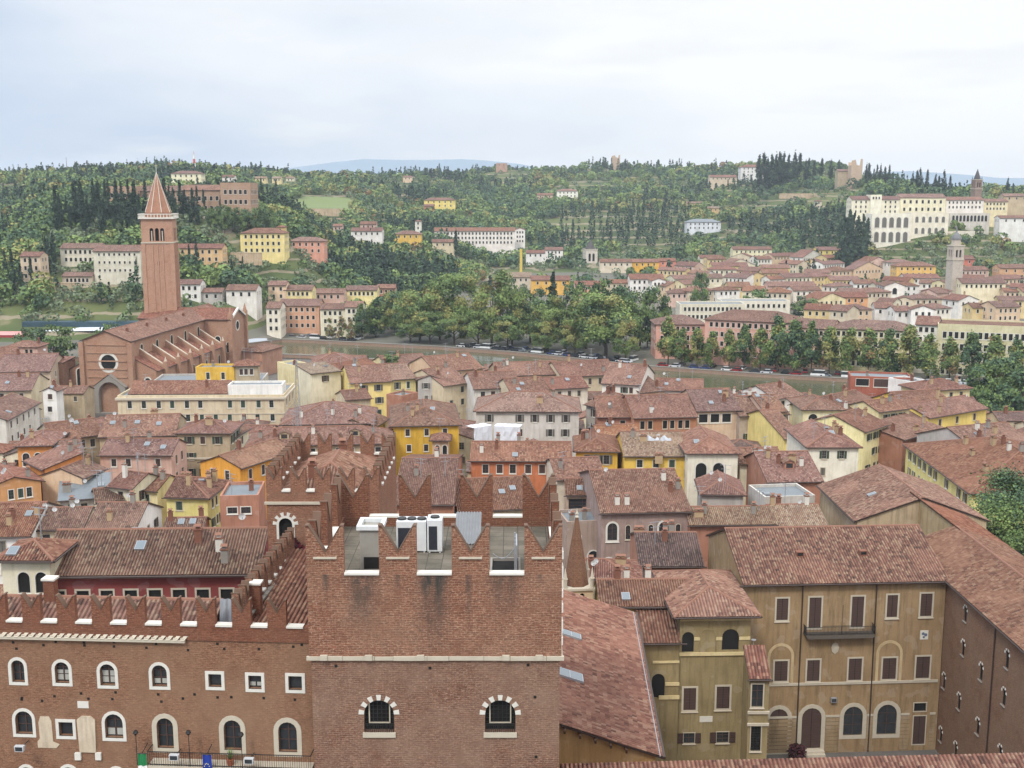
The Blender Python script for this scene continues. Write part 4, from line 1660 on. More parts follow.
 flag(148.5, 745.5, 'green white and red flag hanging at the left end of the balcony', [('green', (40, 122, 74)), ('white', (232, 232, 228)), ('red', (190, 40, 44))])
 flag(212.5, 746.5, 'blue flag with a ring of yellow stars hanging from the balcony', [('blue', (34, 60, 146))], True)
 # open loft corner under the merlons with a pale sheet (dormer door)
 u, z = p.uz(221, 619)
 dm = thing('loft_curtain', 'pale grey sheet hung in the seventh gap of the palace battlements', 'sheet', W3(u, 1.3, zs - .4), p.yaw)
 mb = MB()
 for i in range(8):
  x = -.55 + 1.1 * i / 8
  f = lambda k: .08 * math.sin(k * 1.9)
  mb.poly([(x, f(i), 0), (x + 1.1 / 8, f(i + 1), 0), (x + 1.1 / 8, f(i + 1) + .35, 1.75), (x, f(i) + .35, 1.75)])
 part('sheet', mb.mesh('sheet', plain('grey_cloth', (150, 154, 160), .9)), dm)
palace()
# ---- the second crenellated block behind, with a pyramid of tiles inside its walls
def rear_block():
 Y0, Y1 = 95.0, 109.5
 p = Plane((0, Y0), (1, Y0))
 xl = p.uz(266.5, 500)[0]
 zs = p.uz(290, 491.5)[1]
 W = 9.6
 D = Y1 - Y0
 root = thing('crenellated_keep', 'brick keep with swallowtail battlements round a tiled roof, behind the central tower on its left', 'keep', (xl, Y0, 0))
 p = Plane((xl, Y0), (xl + 1, Y0))
 m = bricks((142, 92, 72), (118, 76, 60), (164, 134, 112), .15, .4, 'keep_brick', (), .45)
 op = p.op(279, 292.5, 518, 540, 'arch', st='void', fr=WHITE, fw=.22, bars=False)
 mb = MB()
 th = .55
 wall_face(mb, (0, 0, 0), (1, 0, 0), [(0, 10), (W, 10), (W, zs), (0, zs)], [op], .4)
 wall_face(mb, (W, 0, 0), (0, 1, 0), [(0, 10), (D, 10), (D, zs), (0, zs)], [])
 wall_face(mb, (W, D, 0), (-1, 0, 0), [(0, 10), (W, 10), (W, zs), (0, zs)], [])
 wall_face(mb, (0, D, 0), (0, -1, 0), [(0, 10), (D, 10), (D, zs), (0, zs)], [])
 o = [(0, 0), (W, 0), (W, D), (0, D)]
 i_ = [(th, th), (W - th, th), (W - th, D - th), (th, D - th)]
 for k in range(4):
  a, b, c, e = o[k], o[(k + 1) % 4], i_[k], i_[(k + 1) % 4]
  mb.poly([(e[0], e[1], zs - 1), (c[0], c[1], zs - 1), (c[0], c[1], zs), (e[0], e[1], zs)])
  mb.poly([(a[0], a[1], zs), (b[0], b[1], zs), (e[0], e[1], zs), (c[0], c[1], zs)])
 part('wall', mb.mesh('wall', m), root)
 w_ = part('window', window_mesh('arch', op['w'], op['h'], 'void', WHITE, .2, False, True, .4), root, T((op['u'], 0, op['v'])))
 part('arch_stones', voussoirs(op['w'] + .4, op['h'] + .2, 6, .32), w_)
 zc = p.uz(300, 503)[1]
 mb = MB()
 mb.box(-.15, W * .72, -.16, -.003, zc - .1, zc + .12)
 part('string_course', mb.mesh('string_course', STONE), root)
 crenellate(root, (0, 0), (1, 0), None, W, 5, 1.32, 2.0, 1.0, th, zs, m, ledge=False)
 crenellate(root, (0, D - th), (1, 0), None, W, 5, 1.32, 2.0, 1.0, th, zs, m, ledge=False)
 crenellate(root, (th, 1.0), (0, 1), None, D - 2, 7, 1.05, 2.0, 1.0, th, zs, m, ledge=False)
 crenellate(root, (W, 1.0), (0, 1), None, D - 2, 7, 1.05, 2.0, 1.0, th, zs, m, ledge=False)
 rb = MB()
 z0, z1 = zs - .7, zs + 1.4
 a, b, c, e = (th, th, z0), (W - th, th, z0), (W - th, D - th, z0), (th, D - th, z0)
 r0, r1 = (W / 2, W / 2, z1), (W / 2, D - W / 2, z1)
 for q in ([a, b, r0], [b, c, r1, r0], [c, e, r1], [e, a, r0, r1]):
  roof_slab(rb, q, .15, .3, True)
 for q in ((r0, r1), (r0, a), (r0, b), (r1, c), (r1, e)):
  ridge_cap(rb, *q)
 ro = part('roof', rb.mesh('roof', [tiles('mauve', .3, .4), GUT, RIDGE]), root)
 part('chimney', chimney_mesh('brick', 1.3), ro, T((W * .36, 3.1, z0 + 1.0)))
 part('chimney', chimney_mesh('brick', 1.2), ro, T((W * .52, D - 3.6, z0 + 1.2)))
 # red creeper at the foot of the wall
 r = np.random.default_rng(2)
 cp = thing('creeper', 'dark red creeper growing at the foot of the keep below its arched window', 'creeper')
 n = 900
 c0 = at_depth(272, 556, 94.6)
 c1 = at_depth(308, 545, 94.6)
 cx = r.uniform(c0.x, c1.x, n)
 cz = c0.z - .6 + r.uniform(0, 1, n) ** 1.5 * (1.4 + 1.2 * np.sin((cx - c0.x) * 1.1) ** 2)
 cyy = 94.6 - r.uniform(0, .5, n)
 part('foliage', leaf_cloud('creeper_leaves', np.stack([cx, cyy, cz], 1), .22, [leafmat('red_creeper', (104, 40, 46)), leafmat('dark_creeper', (70, 34, 40))], r), cp)
def leaf_axes(out, r, jit=.55):
 """two axes across each leaf; leaves mostly face outwards from their crown"""
 n = len(out)
 nn = out / (np.linalg.norm(out, axis=1, keepdims=True) + 1e-6) + r.normal(size=(n, 3)) * jit
 nn /= np.linalg.norm(nn, axis=1, keepdims=True)
 a = r.normal(size=(n, 3))
 a -= nn * (a * nn).sum(1, keepdims=True)
 a /= np.linalg.norm(a, axis=1, keepdims=True)
 return a, np.cross(nn, a)
def leaf_cloud(name, c, size, mats, r, flat=0.0, midx=None, out=None):
 n = len(c)
 a, b = leaf_axes(r.normal(size=(n, 3)) if out is None else out, r)
 s = size * (.6 + .8 * r.random((n, 1)))
 a, b = a * s, b * s * .75
 q = np.stack([c - a, c - b, c + a, c + b], 1)
 if midx is None:
  midx = r.integers(0, len(mats), n)
 return np_mesh(name, q, mats, midx)
rear_block()
# ---- the long slope of tiles right of the tower, and the roof along the bottom edge
def court_roofs():
 ze = 18.0
 a, b = at(663, 757, ze), at(635.5, 613, ze)
 W = 22.0
 L = b.y - a.y
 root = thing('court_wing', 'courtyard wing with a long sloping red tile roof and two skylights beside the tower', 'building', (a.x - W, a.y, 0),
     0)
 sk = (b.x - a.x) / L
 p = .33
 zr = ze + p * (W / 2 + .2)
 rb = MB()
 e0, e1 = (W, 0, ze), (W + sk * L, L, ze)
 r0, r1 = (W / 2, 0, zr), (W / 2 + sk * L, L, zr)
 w0, w1 = (0, 0, ze), (sk * L, L, ze)
 roof_slab(rb, [e0, e1, r1, r0], .2, .34, True)
 roof_slab(rb, [w1, w0, r0, r1], .2, .34, True)
 ridge_cap(rb, r0, r1)
 ro = part('roof', rb.mesh('roof', [tiles('red', .34, .44, .55), GUT, RIDGE]), root)
 mb = MB()
 wm = plaster((176, 140, 92), .7)
 wall_face(mb, (.5, .6, 0), (1, 0, 0), [(0, 0), (W - 1, 0), (W - 1, ze), (W / 2 - .5, zr - .25), (0, ze)], [])
 wall_face(mb, (W - .5, .6, 0), (sk, 1, 0), [(0, 0), (L - 1, 0), (L - 1, ze - .1), (0, ze - .1)], [])
 wall_face(mb, (W - .5 + sk * L, L - .4, 0), (-1, 0, 0), [(0, 0), (W - 1, 0), (W - 1, ze), (W / 2 - .5, zr - .25), (0, ze)], [])
 wall_face(mb, (.5 + sk * L, L - .4, 0), (-sk, -1, 0), [(0, 0), (L - 1, 0), (L - 1, ze - .1), (0, ze - .1)], [])
 part('wall', mb.mesh('wall', wm), root)
 mb = MB()
 mb.tube((W + .1, -.1, ze - .05), (W + .1 + sk * L, L, ze - .05), .14, 8, 0)
 mb.tube((W - .25, -.1, ze + .12), (W - .25 + sk * L, L, ze + .12), .06, 6, 1)
 part('gutter', mb.mesh('gutter', [GUT, GMETAL]), root)
 mb = MB()
 mb.box(W / 2 - 1, W - .2, -.5, -.15, ze - 1.2, ze - 1.02, 0)
 mb.tube((W / 2 - 2, -.55, ze - .95), (W + .4, -.55, ze - 1.0), .1, 6, 0)
 for i in range(7):
  x = W / 2 + 1.3 * i
  mb.box(x, x + .18, -.35, .6, ze + p * (W - x) - .55, ze + p * (W - x) - .25, 1)
 part('eave_timbers', mb.mesh('eave_timbers', [WHITE, WOOD]), root)
 for x, y, w, h in ((570.5, 636.5, 2.1, 1.25), (569, 677, 2.6, 1.7)):
  # on the slope
  q = None
  D = 90
  while D < 130:
   P = at_depth(x, y, D)
   lx, ly = P.x - (a.x - W), D - a.y
   if P.z <= ze + p * (W + sk * ly - lx):
    q = (lx, ly)
    break
   D += .1
  if q:
   mb = MB()
   mb.box(-w / 2, w / 2, -h / 2, h / 2, .1, .3, 0)
   mb.poly([(-w / 2 + .1, -h / 2 + .1, .303), (-.04, -h / 2 + .1, .303), (-.04, h / 2 - .1, .303), (-w / 2 + .1, h / 2 - .1, .303)], 1)
   mb.poly([(.04, -h / 2 + .1, .303), (w / 2 - .1, -h / 2 + .1, .303), (w / 2 - .1, h / 2 - .1, .303), (.04, h / 2 - .1, .303)], 1)
   part('skylight', mb.mesh('skylight', [GMETAL, SKYGL]), ro, T((q[0], q[1], ze + p * (W + sk * q[1] - q[0]))) @ Matrix.Rotation(math.atan(p), 4, 'Y'))
 # low roof along the bottom edge
 zr = 21.0
 a, b = at(560, 764, zr), at(942, 755, zr)
 p = Plane((a.x, a.y), (b.x, b.y))
 root = thing('bottom_range', 'low range under a red tile roof along the bottom edge, right of the tower', 'building', (a.x, a.y, 0), p.yaw)
 rb = MB()
 W = p.len + 14
 roof_slab(rb, [(0, -6, zr - 2.1), (W, -6, zr - 2.1), (W, 0, zr), (0, 0, zr)], .2, .34, True)
 part('roof', rb.mesh('roof', [tiles('red', .34, .42, .4), GUT, RIDGE]), root)
 mb = MB()
 mb.box(.2, W - .2, -5.4, -.3, -5, zr - 2.15)
 mb.box(.2, W - .2, -.297, -.02, -5, zr - .2)
 part('wall', mb.mesh('wall', bricks((140, 92, 74), (120, 80, 66), (150, 124, 104), .13, .36, 'range_brick', (), .5)), root)
court_roofs()
# ---- the ochre palace closing the court, and the brick wing on its right
def ochre_palace():
 ze = 18.0
 A, B = at(744, 582, ze), at(946.5, 578, ze)
 p = Plane((A.x, A.y), (B.x, B.y))
 W = p.len
 D = 19.0
 root = thing('ochre_palace', 'long ochre palace with brown shutters, an iron balcony and ground floor arches across the court', 'palace', (A.x, A.y, 0), p.yaw)
 wm = plaster((150, 125, 92), .8)
 S = dict(st='closed', fr=STONE, fw=.2)
 op = p.op
 front = [op(776.5, 788, 598.5, 620, **S), op(887, 897.5, 595, 617, **S), op(920.5, 932, 593.5, 616, **S),
    op(809, 821, 597.5, 628, fw=.2, fr=STONE, st='closed', sill=False), op(851.5, 863.5, 596.5, 627, fw=.2, fr=STONE, st='closed', sill=False),
    op(774.5, 787.5, 661, 681, **S), op(807, 819.5, 660, 681, **S), op(848.5, 861.5, 658.5, 680, **S),
    op(882.5, 896, 658, 679, **S), op(916, 929.5, 656.5, 678, **S),
    op(801.5, 821, 708, 748, 'arch', st='closed', fr=STONE, fw=.5, sill=False),
    op(843.5, 862.5, 706.5, 735, 'arch', st='glass', fr=STONE, fw=.5, sill=False),
    op(877, 896.5, 704.5, 734, 'arch', st='glass', fr=STONE, fw=.5, sill=False),
    op(914, 926, 703, 711, st='void', fr=STONE, fw=.12, bars=False, sill=False), op(913, 925, 716, 744, st='closed', fr=STONE, fw=.12, sill=False),
    op(769, 787.5, 709, 752, 'arch', st='closed', fr=STONE, fw=.5, sill=False)]
 vol = volume(root, Matrix.Identity(4), W, D, -5, ze, 'gx', .40, wm, tiles('brown', .34, .42, .35), .7, .25, front=front, wavy=True, tw=.34,
     shut=None, band=None)
 for fx, y0 in ((.32, 4.2), (.64, 4.2)):
  mb = MB()
  mb.box(-.45, .45, -.35, .5, -.1, .55)
  mb.box(-.36, .36, -.37, -.352, .08, .45, 1)
  part('roof_vent', mb.mesh('roof_vent', [CHIMB, VOID]), vol, T((W * fx, y0, ze + .4 * y0 + .15)))
 # string course, plinth, arch traces
 mb = MB()
 for y0, y1, pr in ((681.5, 684, .12), (714.5, 716.5, .10)):
  z1, z0 = p.uz(850, y0)[1], p.uz(850, y1)[1]
  segs = [(.4, W - .3)] if pr == .12 else []
  if pr != .12:
   xs = [.4] + sum([[q['u'] - q['w'] / 2 - .55, q['u'] + q['w'] / 2 + .55] for q in front[10:14]], []) + [W - .3]
   segs = [(xs[i], xs[i + 1]) for i in range(0, len(xs), 2) if xs[i + 1] - xs[i] > .1]
  for s0, s1 in segs:
   mb.box(s0, s1, -pr, -.003, z0, z1)
 part('string_course', mb.mesh('string_course', STONE), root)
 mb = MB()
 zt = p.uz(850, 716)[1]
 xs = [.4] + sum([[q['u'] - q['w'] / 2 - .52, q['u'] + q['w'] / 2 + .52] for q in sorted(front[10:13] + front[14:15], key=lambda q: q['u'])], []) + [W - .3]
 for i in range(0, len(xs), 2):
  mb = MB()
  z = -4.4
  while z < zt - .5:
   if xs[i + 1] - xs[i] > .2:
    mb.box(xs[i], xs[i + 1], -.06, -.002, z, z + .44)
   z += .5
  if mb.f:
   part('rustication', mb.mesh('rustication', plaster((150, 128, 98), .9)), root)
 mb = MB()
 for xc, yt, yb in ((780.5, 646, 682), (889, 643, 680)):
  q = p.op(xc - 10.5, xc + 10.5, yt, yb, 'arch')
  pts = [(q['u'] + a, q['v'] + b) for a, b in arch_pts(q['w'], q['h'], 12)]
  out = outer(pts, 0, 0, .34)
  for i in range(1, len(pts)):
   j = (i + 1) % len(pts)
   mb.poly([(pts[i][0], -.04, pts[i][1]), (out[i][0], -.04, out[i][1]), (out[j][0], -.04, out[j][1]), (pts[j][0], -.04, pts[j][1])])
   mb.poly([(out[i][0], -.04, out[i][1]), (out[i][0], .01, out[i][1]), (out[j][0], .01, out[j][1]), (out[j][0], -.04, out[j][1])])
 part('walled_arch_trace', mb.mesh('walled_arch_trace', plaster((186, 164, 126), .6)), root)
 mb = MB()
 for x0 in (799.5, 872.5, 943):
  u = p.uz(x0, 660)[0]
  mb = MB()
  mb.tube((u, -.12, ze - .3), (u, -.12, -4.5), .08, 6)
  mb.tube((u, -.12, ze - .3), (u, -.6, ze - .15), .08, 6)
  part('drainpipe', mb.mesh('drainpipe', [GUT]), root)
 # dark boarded eave
 # balcony
 u0, z = p.uz(803, 633)
 u1, _ = p.uz(871.5, 632)
 mb = MB()
 mb.extrude_xz([(u0, z), (u0 + .25, z - .35), (u1 - .25, z - .35), (u1, z), (u1, z + .12), (u0, z + .12)], -1.25, -.003)
 bo = part('balcony', mb.mesh('balcony', plain('dark_balcony_stone', (92, 84, 76), .9)), root)
 mb = MB()
 for zz in (z + .25, z + 1.15):
  mb.box(u0, u1, -1.22, -1.17, zz, zz + .05)
 n = int((u1 - u0) / .17)
 for i in range(n + 1):
  x = u0 + (u1 - u0) * i / n
  mb.tube((x, -1.2, z + .12), (x, -1.2 - (.14 if 0 < i < n else 0), z + .6), .028, 4)
  mb.tube((x, -1.2 - (.14 if 0 < i < n else 0), z + .6), (x, -1.2, z + 1.15), .028, 4)
 for x in (u0 + .02, u1 - .02):
  for k in range(7):
   mb.tube((x, -1.2 + k * .17, z + .12), (x, -1.2 + k * .17, z + 1.15), .028, 4)
  mb.box(x - .025, x + .025, -1.165, -.01, z + 1.15, z + 1.2)
 part('railing', mb.mesh('railing', DARK), bo)
 mb = MB()
 um = p.uz(839, 615)[0]
 mb.tube((um, -1.1, z + .12), (um, -1.3, z + 4.0), .03, 6)
 mb.tube((u1 - .1, -1.1, z + .12), (u1 - .1, -1.3, z + 4.0), .03, 6)
 mb.tube((um - 2.4, -1.2, z + 1.3), (um + 1.2, -1.2, z + 1.3), .03, 6)
 part('flagpole', mb.mesh('flagpole', DARK), bo)
 # coat of arms, plaque, lamp
 u, z = p.uz(835, 648)
 mb = MB()
 mb.extrude_xz([(0, -.75), (.35, -.45), (.48, .1), (.3, .55), (0, .7), (-.3, .55), (-.48, .1), (-.35, -.45)], -.1, .01)
 mb.extrude_xz([(0, -.45), (.22, -.2), (.26, .2), (-.26, .2), (-.22, -.2)], -.18, -.102)
 part('coat_of_arms', mb.mesh('coat_of_arms', STONE), root, T((u, 0, z)))
 u, z = p.uz(924, 635)
 mb = MB()
 mb.box(-.5, .5, -.08, .0, -.55, .6, 0)
 for cx, cz, rr in ((-.15, .2, .2), (.18, .05, .22), (-.05, -.25, .16)):
  mb.cyl((0, 0), .01, .01, 0, .001, 3)
  mb.poly([(cx + rr * math.cos(k * math.pi / 4), -.085, cz + rr * math.sin(k * math.pi / 4)) for k in range(8)], 1)
 part('painted_plaque', mb.mesh('painted_plaque', [WHITE, plain('plaque_blue_grey', (92, 104, 122), .8)]), root, T((u, 0, z)))
 u, z = p.uz(833, 699)
 mb = MB()
 mb.box(-.35, .35, -.45, -.1, -.3, .3, 0)
 mb.box(-.28, .28, -.46, -.452, -.22, .22, 1)
 mb.box(-.05, .05, -.1, 0, -.1, .1, 0)
 part('wall_floodlight', mb.mesh('wall_floodlight', [GMETAL, GLASS]), root, T((u, 0, z)))
 mb = MB()
 mb.box(-1.5, 1.5, -1.1, -.07, 0, .3)
 mb.box(-1.5, 1.5, -.75, -.07, .303, .55)
 part('doorstep', mb.mesh('doorstep', STONE), root, T((p.uz(811, 750)[0], 0, -4.6)))
 # dark bush by the left door
 u, _ = p.uz(793, 748)
 q = Matrix.Translation((A.x, A.y, 0)) @ RZ(p.yaw) @ Vector((u, -1.6, -4.6))
 b = thing('shrub', 'dark red-brown round shrub by the steps of the ochre palace', 'shrub', q)
 r = np.random.default_rng(8)
 c = r.normal(size=(700, 3))
 c = c / np.linalg.norm(c, axis=1, keepdims=True) * r.random((700, 1)) ** .4 * [1.2, 1.0, 1.0] + [0, 0, 1.15]
 part('foliage', leaf_cloud('shrub_leaves', c, .16, [leafmat('maroon_leaf', (72, 40, 42)), leafmat('dark_creeper', (70, 34, 40))], r), b)
 mb = MB()
 mb.tube((0, 0, 0), (0, 0, .8), .08, 6)
 part('stem', mb.mesh('stem', TRUNK), b)
 # brick wing, running towards us on the right of the court
 x0 = B.x
 pr = Plane((x0 + .1, 149.5), (x0 + .1, 84))
 L = pr.len
 wr = thing('brick_wing', 'tall brick wing with narrow stone-arched windows and a red roof, right of the court', 'building', (x0 + .1, 149.5, 0), pr.yaw)
 bm = bricks((140, 102, 80), (120, 86, 68), (150, 126, 104), .13, .36, 'court_brick', (), .55)
 Sw = dict(st='void', fr=GREYST, fw=0, bars=False, sill=True)
 wl = []
 for x, yt, yb in ((965.3, 606, 622), (963, 640, 656), (981, 663, 681), (1007, 650, 669), (1003.8, 688, 706), (958.8, 693, 710),
      (977.6, 718, 735), (955.5, 742, 756), (1000, 745, 762), (943.8, 673, 689), (940.6, 727, 742)):
  q = pr.op(x - 3, x + 3, yt, yb, 'arch', **Sw)
  q['w'] = .95
  wl.append(q)
 zr_h = 6.3
 d = zr_h * 2
 volume(wr, Matrix.Identity(4), L, d, -5, ze, 'gx', .36, bm, tiles('red', .34, .44, .5), .5, .2, front=wl, wavy=True, tw=.34)
 volume(wr, T((1.5, zr_h * 2 - .003, 0)) @ RZ(math.pi), 19, zr_h, -5, ze, 'sb', .36, plaster((172, 150, 112), .7), tiles('red', .34, .44, .5), .5, .2, wavy=True, tw=.34,
   wname='rear_wall', rname='rear_roof', gutter=False)
 for k, o in enumerate([c for c in bpy.data.objects if c.parent == wr and c.name.startswith('window')]):
  q = wl[k]
  part('arch_stones', voussoirs(q['w'], q['h'], 4, .22), o)
 mb = MB()
 for xx in (994,):
  u = pr.uz(994, 660)[0]
  mb.tube((u, -.1, ze - .2), (u, -.1, -4.6), .09, 6)
 part('drainpipe', mb.mesh('drainpipe', [GUT]), wr)
ochre_palace()
# ---- the yellow loggia house at the left of the court
def loggia_house():
 ze = 17.6
 A, B = at(677, 612.5, ze), at(757, 611.5, ze)
 A2 = at(679.5, 640, 15)
 p = Plane((A.x, A.y), (B.x, B.y))
 u0 = p.uz(679.3, 660)[0]
 u1 = p.uz(750, 640)[0]
 o = Matrix.Translation((A.x, A.y, 0)) @ RZ(p.yaw) @ Vector((u0, 0, 0))
 p = Plane((o.x, o.y), (o.x + p.u.x, o.y + p.u.y))
 W = u1 - u0
 root = thing('loggia_house', 'olive yellow house with an arched top loggia and hipped red roof, left of the court', 'house', (o.x, o.y, 0), p.yaw)
 wm = plaster((144, 128, 92), .7)
 S = dict(st='closed', fr=STONE, fw=.22)
 op = p.op
 front = [op(722, 739, 629, 650, 'arch', st='void', fr=wm, fw=0, bars=False, sill=False),
    op(682, 694, 632, 652, 'arch', st='void', fr=wm, fw=0, bars=False, sill=False),
    op(700.5, 715.5, 629.5, 651, 'arch', blind=True, st='closed', fr=wm, fw=.12, sill=False),
    op(683.5, 696, 688, 710, **S), op(716.5, 729.5, 686.5, 708.5, **S),
    op(683.5, 694.5, 733, 743, st='glass', fr=STONE, fw=.1, sh=SHBROWN), op(716.5, 728.5, 732, 742.5, st='glass', fr=STONE, fw=.1, sh=SHBROWN)]
 front.pop(2)
 D = 14
 volume(root, Matrix.Identity(4), W, D, -5, ze, 'hip', .36, wm, tiles('red', .36, .44, .35), .95, .25, front=front, wavy=True, tw=.36)
 mb = MB()
 zt, zb = p.uz(715, 652)[1], p.uz(715, 655)[1]
 mb.box(p.uz(679, 652)[0], W + .15, -.2, -.003, zb, zt)
 z1, z0 = p.uz(715, 637)[1], p.uz(715, 640)[1]
 for xa, xb in ((694, 700), (716, 722), (739, 750)):
  mb.box(p.uz(xa, 640)[0], p.uz(xb, 640)[0], -.1, -.003, z0, z1)
 z1, z0 = p.uz(715, 618)[1], p.uz(715, 620.5)[1]
 mb.box(0, W, -.1, -.003, z0, z1)
 part('ledge', mb.mesh('ledge', plaster((205, 186, 140), .4)), root)
 q = op(700.5, 715.5, 629.5, 651, 'arch')
 mb = MB()
 pts = [(q['u'] + a, q['v'] + b) for a, b in arch_pts(q['w'], q['h'], 10)]
 out = outer(pts, 0, 0, .14)
 for i in range(1, len(pts)):
  j = (i + 1) % len(pts)
  mb.poly([(pts[i][0], -.07, pts[i][1]), (out[i][0], -.07, out[i][1]), (out[j][0], -.07, out[j][1]), (pts[j][0], -.07, pts[j][1])])
  mb.poly([(pts[i][0], .01, pts[i][1]), (pts[i][0], -.07, pts[i][1]), (pts[j][0], -.07, pts[j][1]), (pts[j][0], .01, pts[j][1])])
  mb.poly([(out[i][0], -.07, out[i][1]), (out[i][0], .01, out[i][1]), (out[j][0], .01, out[j][1]), (out[j][0], -.07, out[j][1])])
 part('blind_arch', mb.mesh('blind_arch', wm), root)
 u, z = p.uz(706, 719)
 mb = MB()
 mb.box(-.75, .75, -.06, 0, -.35, .35)
 part('stone_plaque', mb.mesh('stone_plaque', WHITE), root, T((u, 0, z)))
 mb = MB()
 mb.cyl((0, 0), .02, .3, 0, .15, 10)
 mb.tube((0, 0, 0), (0, 0, -.5), .04, 5)
 part('loudspeaker', mb.mesh('loudspeaker', [GMETAL]), root, T((W + .35, -.3, p.uz(751, 640)[1])))
 # lower wing with its own hipped roof
 z2 = 14.6
 a2, b2 = at(646, 654, z2), at(690, 652.5, z2)
 o2 = Vector((p.uz(650, 660)[0], 0, 0))
 w2 = p.uz(679.3, 660)[0] - o2.x
 wl = op(651, 664, 672, 696, 'arch', st='void', fr=wm, fw=0, bars=False, sill=False)
 wl['u'] -= o2.x
 m2 = T((o2.x - 1.2, -.5, 0))
 wl['u'] += 1.2
 vol = volume(root, m2, w2 + 1.1, 5.6, -5, z2, 'sb', .42, wm, tiles('red', .36, .44, .5), .7, .05, front=[wl], wavy=True, tw=.36, wname='wing_wall', rname='wing_roof')
 mb = MB()
 for ya, yb, xa, xb in ((693.5, 697, 658, 678.5), (680.5, 683.5, 664.5, 678.5), (659, 661, 652, 678.5)):
  z1, z0 = p.uz(665, ya)[1], p.uz(665, yb)[1]
  mb.box(p.uz(xa, ya)[0], p.uz(xb, ya)[0], -.65, -.503, z0, z1)
 part('wing_ledge', mb.mesh('wing_ledge', plaster((205, 186, 140), .4)), root)
 # rear range with its higher roof behind
 # little lean-to with a bay between the two palaces
 ze3 = 12.4
 a, b = at(750.5, 679.5, ze3), at(771, 680, ze3)
 b.y = a.y = (a.y + b.y) / 2
 lt = thing('bay_lean_to', 'narrow bay with a red lean-to roof wedged between the loggia house and the ochre palace', 'bay', (a.x, a.y + .6, 0))
 w = b.x - a.x
 q = dict(k='rect', u=w * .42, v=ze3 - 3.4, w=w * .55, h=2.6, st='glass', fw=.15, fr=STONE)
 q2 = dict(k='rect', u=w * .42, v=ze3 - 8.6, w=w * .5, h=3.0, st='grille', fw=.1, fr=STONE)
 volume(lt, Matrix.Identity(4), w, 3.4, -5, ze3, 'sb', .62, wm, tiles('red', .36, .44, .5), .3, .1, front=[q, q2], wavy=True, tw=.36)
 mb = MB()
 for z in (ze3 - 4.2, ze3 - 5.6):
  mb.box(-.1, w + .1, -.2, -.003, z, z + .3)
 part('ledge', mb.mesh('ledge', STONE), lt)
loggia_house()
# ------------------------------------------------------------------ the old town between the palace and the river
CREAM, PALEY, YEL, ORA, PINK, TAN = (220, 210, 182), (218, 202, 156), (206, 170, 86), (198, 146, 96), (200, 164, 148), (174, 156, 128)
WHT, GRY, GPK, PEA, TER, BEI = (228, 224, 216), (178, 172, 164), (158, 138, 126), (212, 180, 148), (164, 116, 94), (204, 188, 158)
FOOT = []                                   # footprints (centre, half size, yaw) for the infill
def solve(f, lo, hi, target):
 for _ in range(40):
  m = (lo + hi) / 2
  if f(m) > target:
   lo = m
  else:
   hi = m
 return (lo + hi) / 2
def H(A, B, ze, dep, rt, p, wall, tk, label, fr=None, r=None, l=None, ex=(), cat='house', name='house', o=.55, z0=0.0, wavy=None, band=None,
  group=None, grime=.5, sh=None, kk='rect', wm=None, gutter=True, wr_w=1.0, wr_h=1.6):
 a, b = at(A[0], A[1], ze), at(B[0], B[1], ze)
 u = (b - a)
 w = u.length
 u.normalize()
 back = Vector((-u.y, u.x, 0))
 mid = (a + b) / 2
 a = a + back * o                         # pixels give the eave edge; the wall stands under it
 if isinstance(dep, tuple):
  yr = dep[1]
  f = lambda h: project(mid + back * h + Vector((0, 0, p * (h - o))))[1]
  h = solve(f, .5, 40, yr)
  d = (2 * (h - o) if rt in ('gx', 'hip', 'hr', 'hl') else (h - o))
 else:
  d = dep
 d = max(3.5, min(d, 34))
 ov = o if rt in ('gy', 'hip', 'hf', 'sl', 'sr') else .2
 a = a + u * ov * .8
 w = max(2.5, w - 1.6 * ov)
 yaw = math.atan2(u.y, u.x)
 root = thing(name, label, cat, (a.x, a.y, z0), yaw, group)
 rr = random.Random(hash(label) & 0 or sum(ord(c) * (i + 1) for i, c in enumerate(label)))
 dist = mid.y
 if wavy is None:
  wavy = dist < 190
 zl = ze - z0
 def rows(spec, length):
  if spec is None:
   return []
  if isinstance(spec, list):
   return [dict(q) for q in spec]
  n, cols, st = spec[:3]
  shm = spec[3] if len(spec) > 3 else sh
  k = spec[4] if len(spec) > 4 else kk
  return win_rows(length, zl, n, cols, wr_w, wr_h, .9, 3.3, st, min(1.2, length * .12), 1.0, shm, k, .12, WHITE if rr.random() < .5 else STONE, True, rr)
 side_d = d
 ex = tuple(ex)
 for _ in range(rr.choice((1, 2, 2, 3))):
  ex += ((rr.choice(('aerial', 'aerial', 'dish', 'grey', 'brick', 'sky')), rr.uniform(.1, .9), rr.uniform(.1, .6)),)
 volume(root, Matrix.Identity(4), w, d, -5 if z0 == 0 else 0, zl, rt, p, wm or plaster(wall, grime), tiles(tk) if tk else BLUEGREY, o, .25,
   rows(fr, w), rows(r, side_d), rows(l, side_d), gutter=gutter and dist < 330, wavy=wavy and bool(tk), extras=ex, band=band)
 c = a + u * (w / 2) + back * (d / 2)
 FOOT.append((c.x, c.y, w / 2, d / 2, yaw, zl + z0))
 return root
G, Mx, C, SG = 'glass', 'mixed', 'closed', SHGREEN
SB, SY = SHBROWN, SHGREY
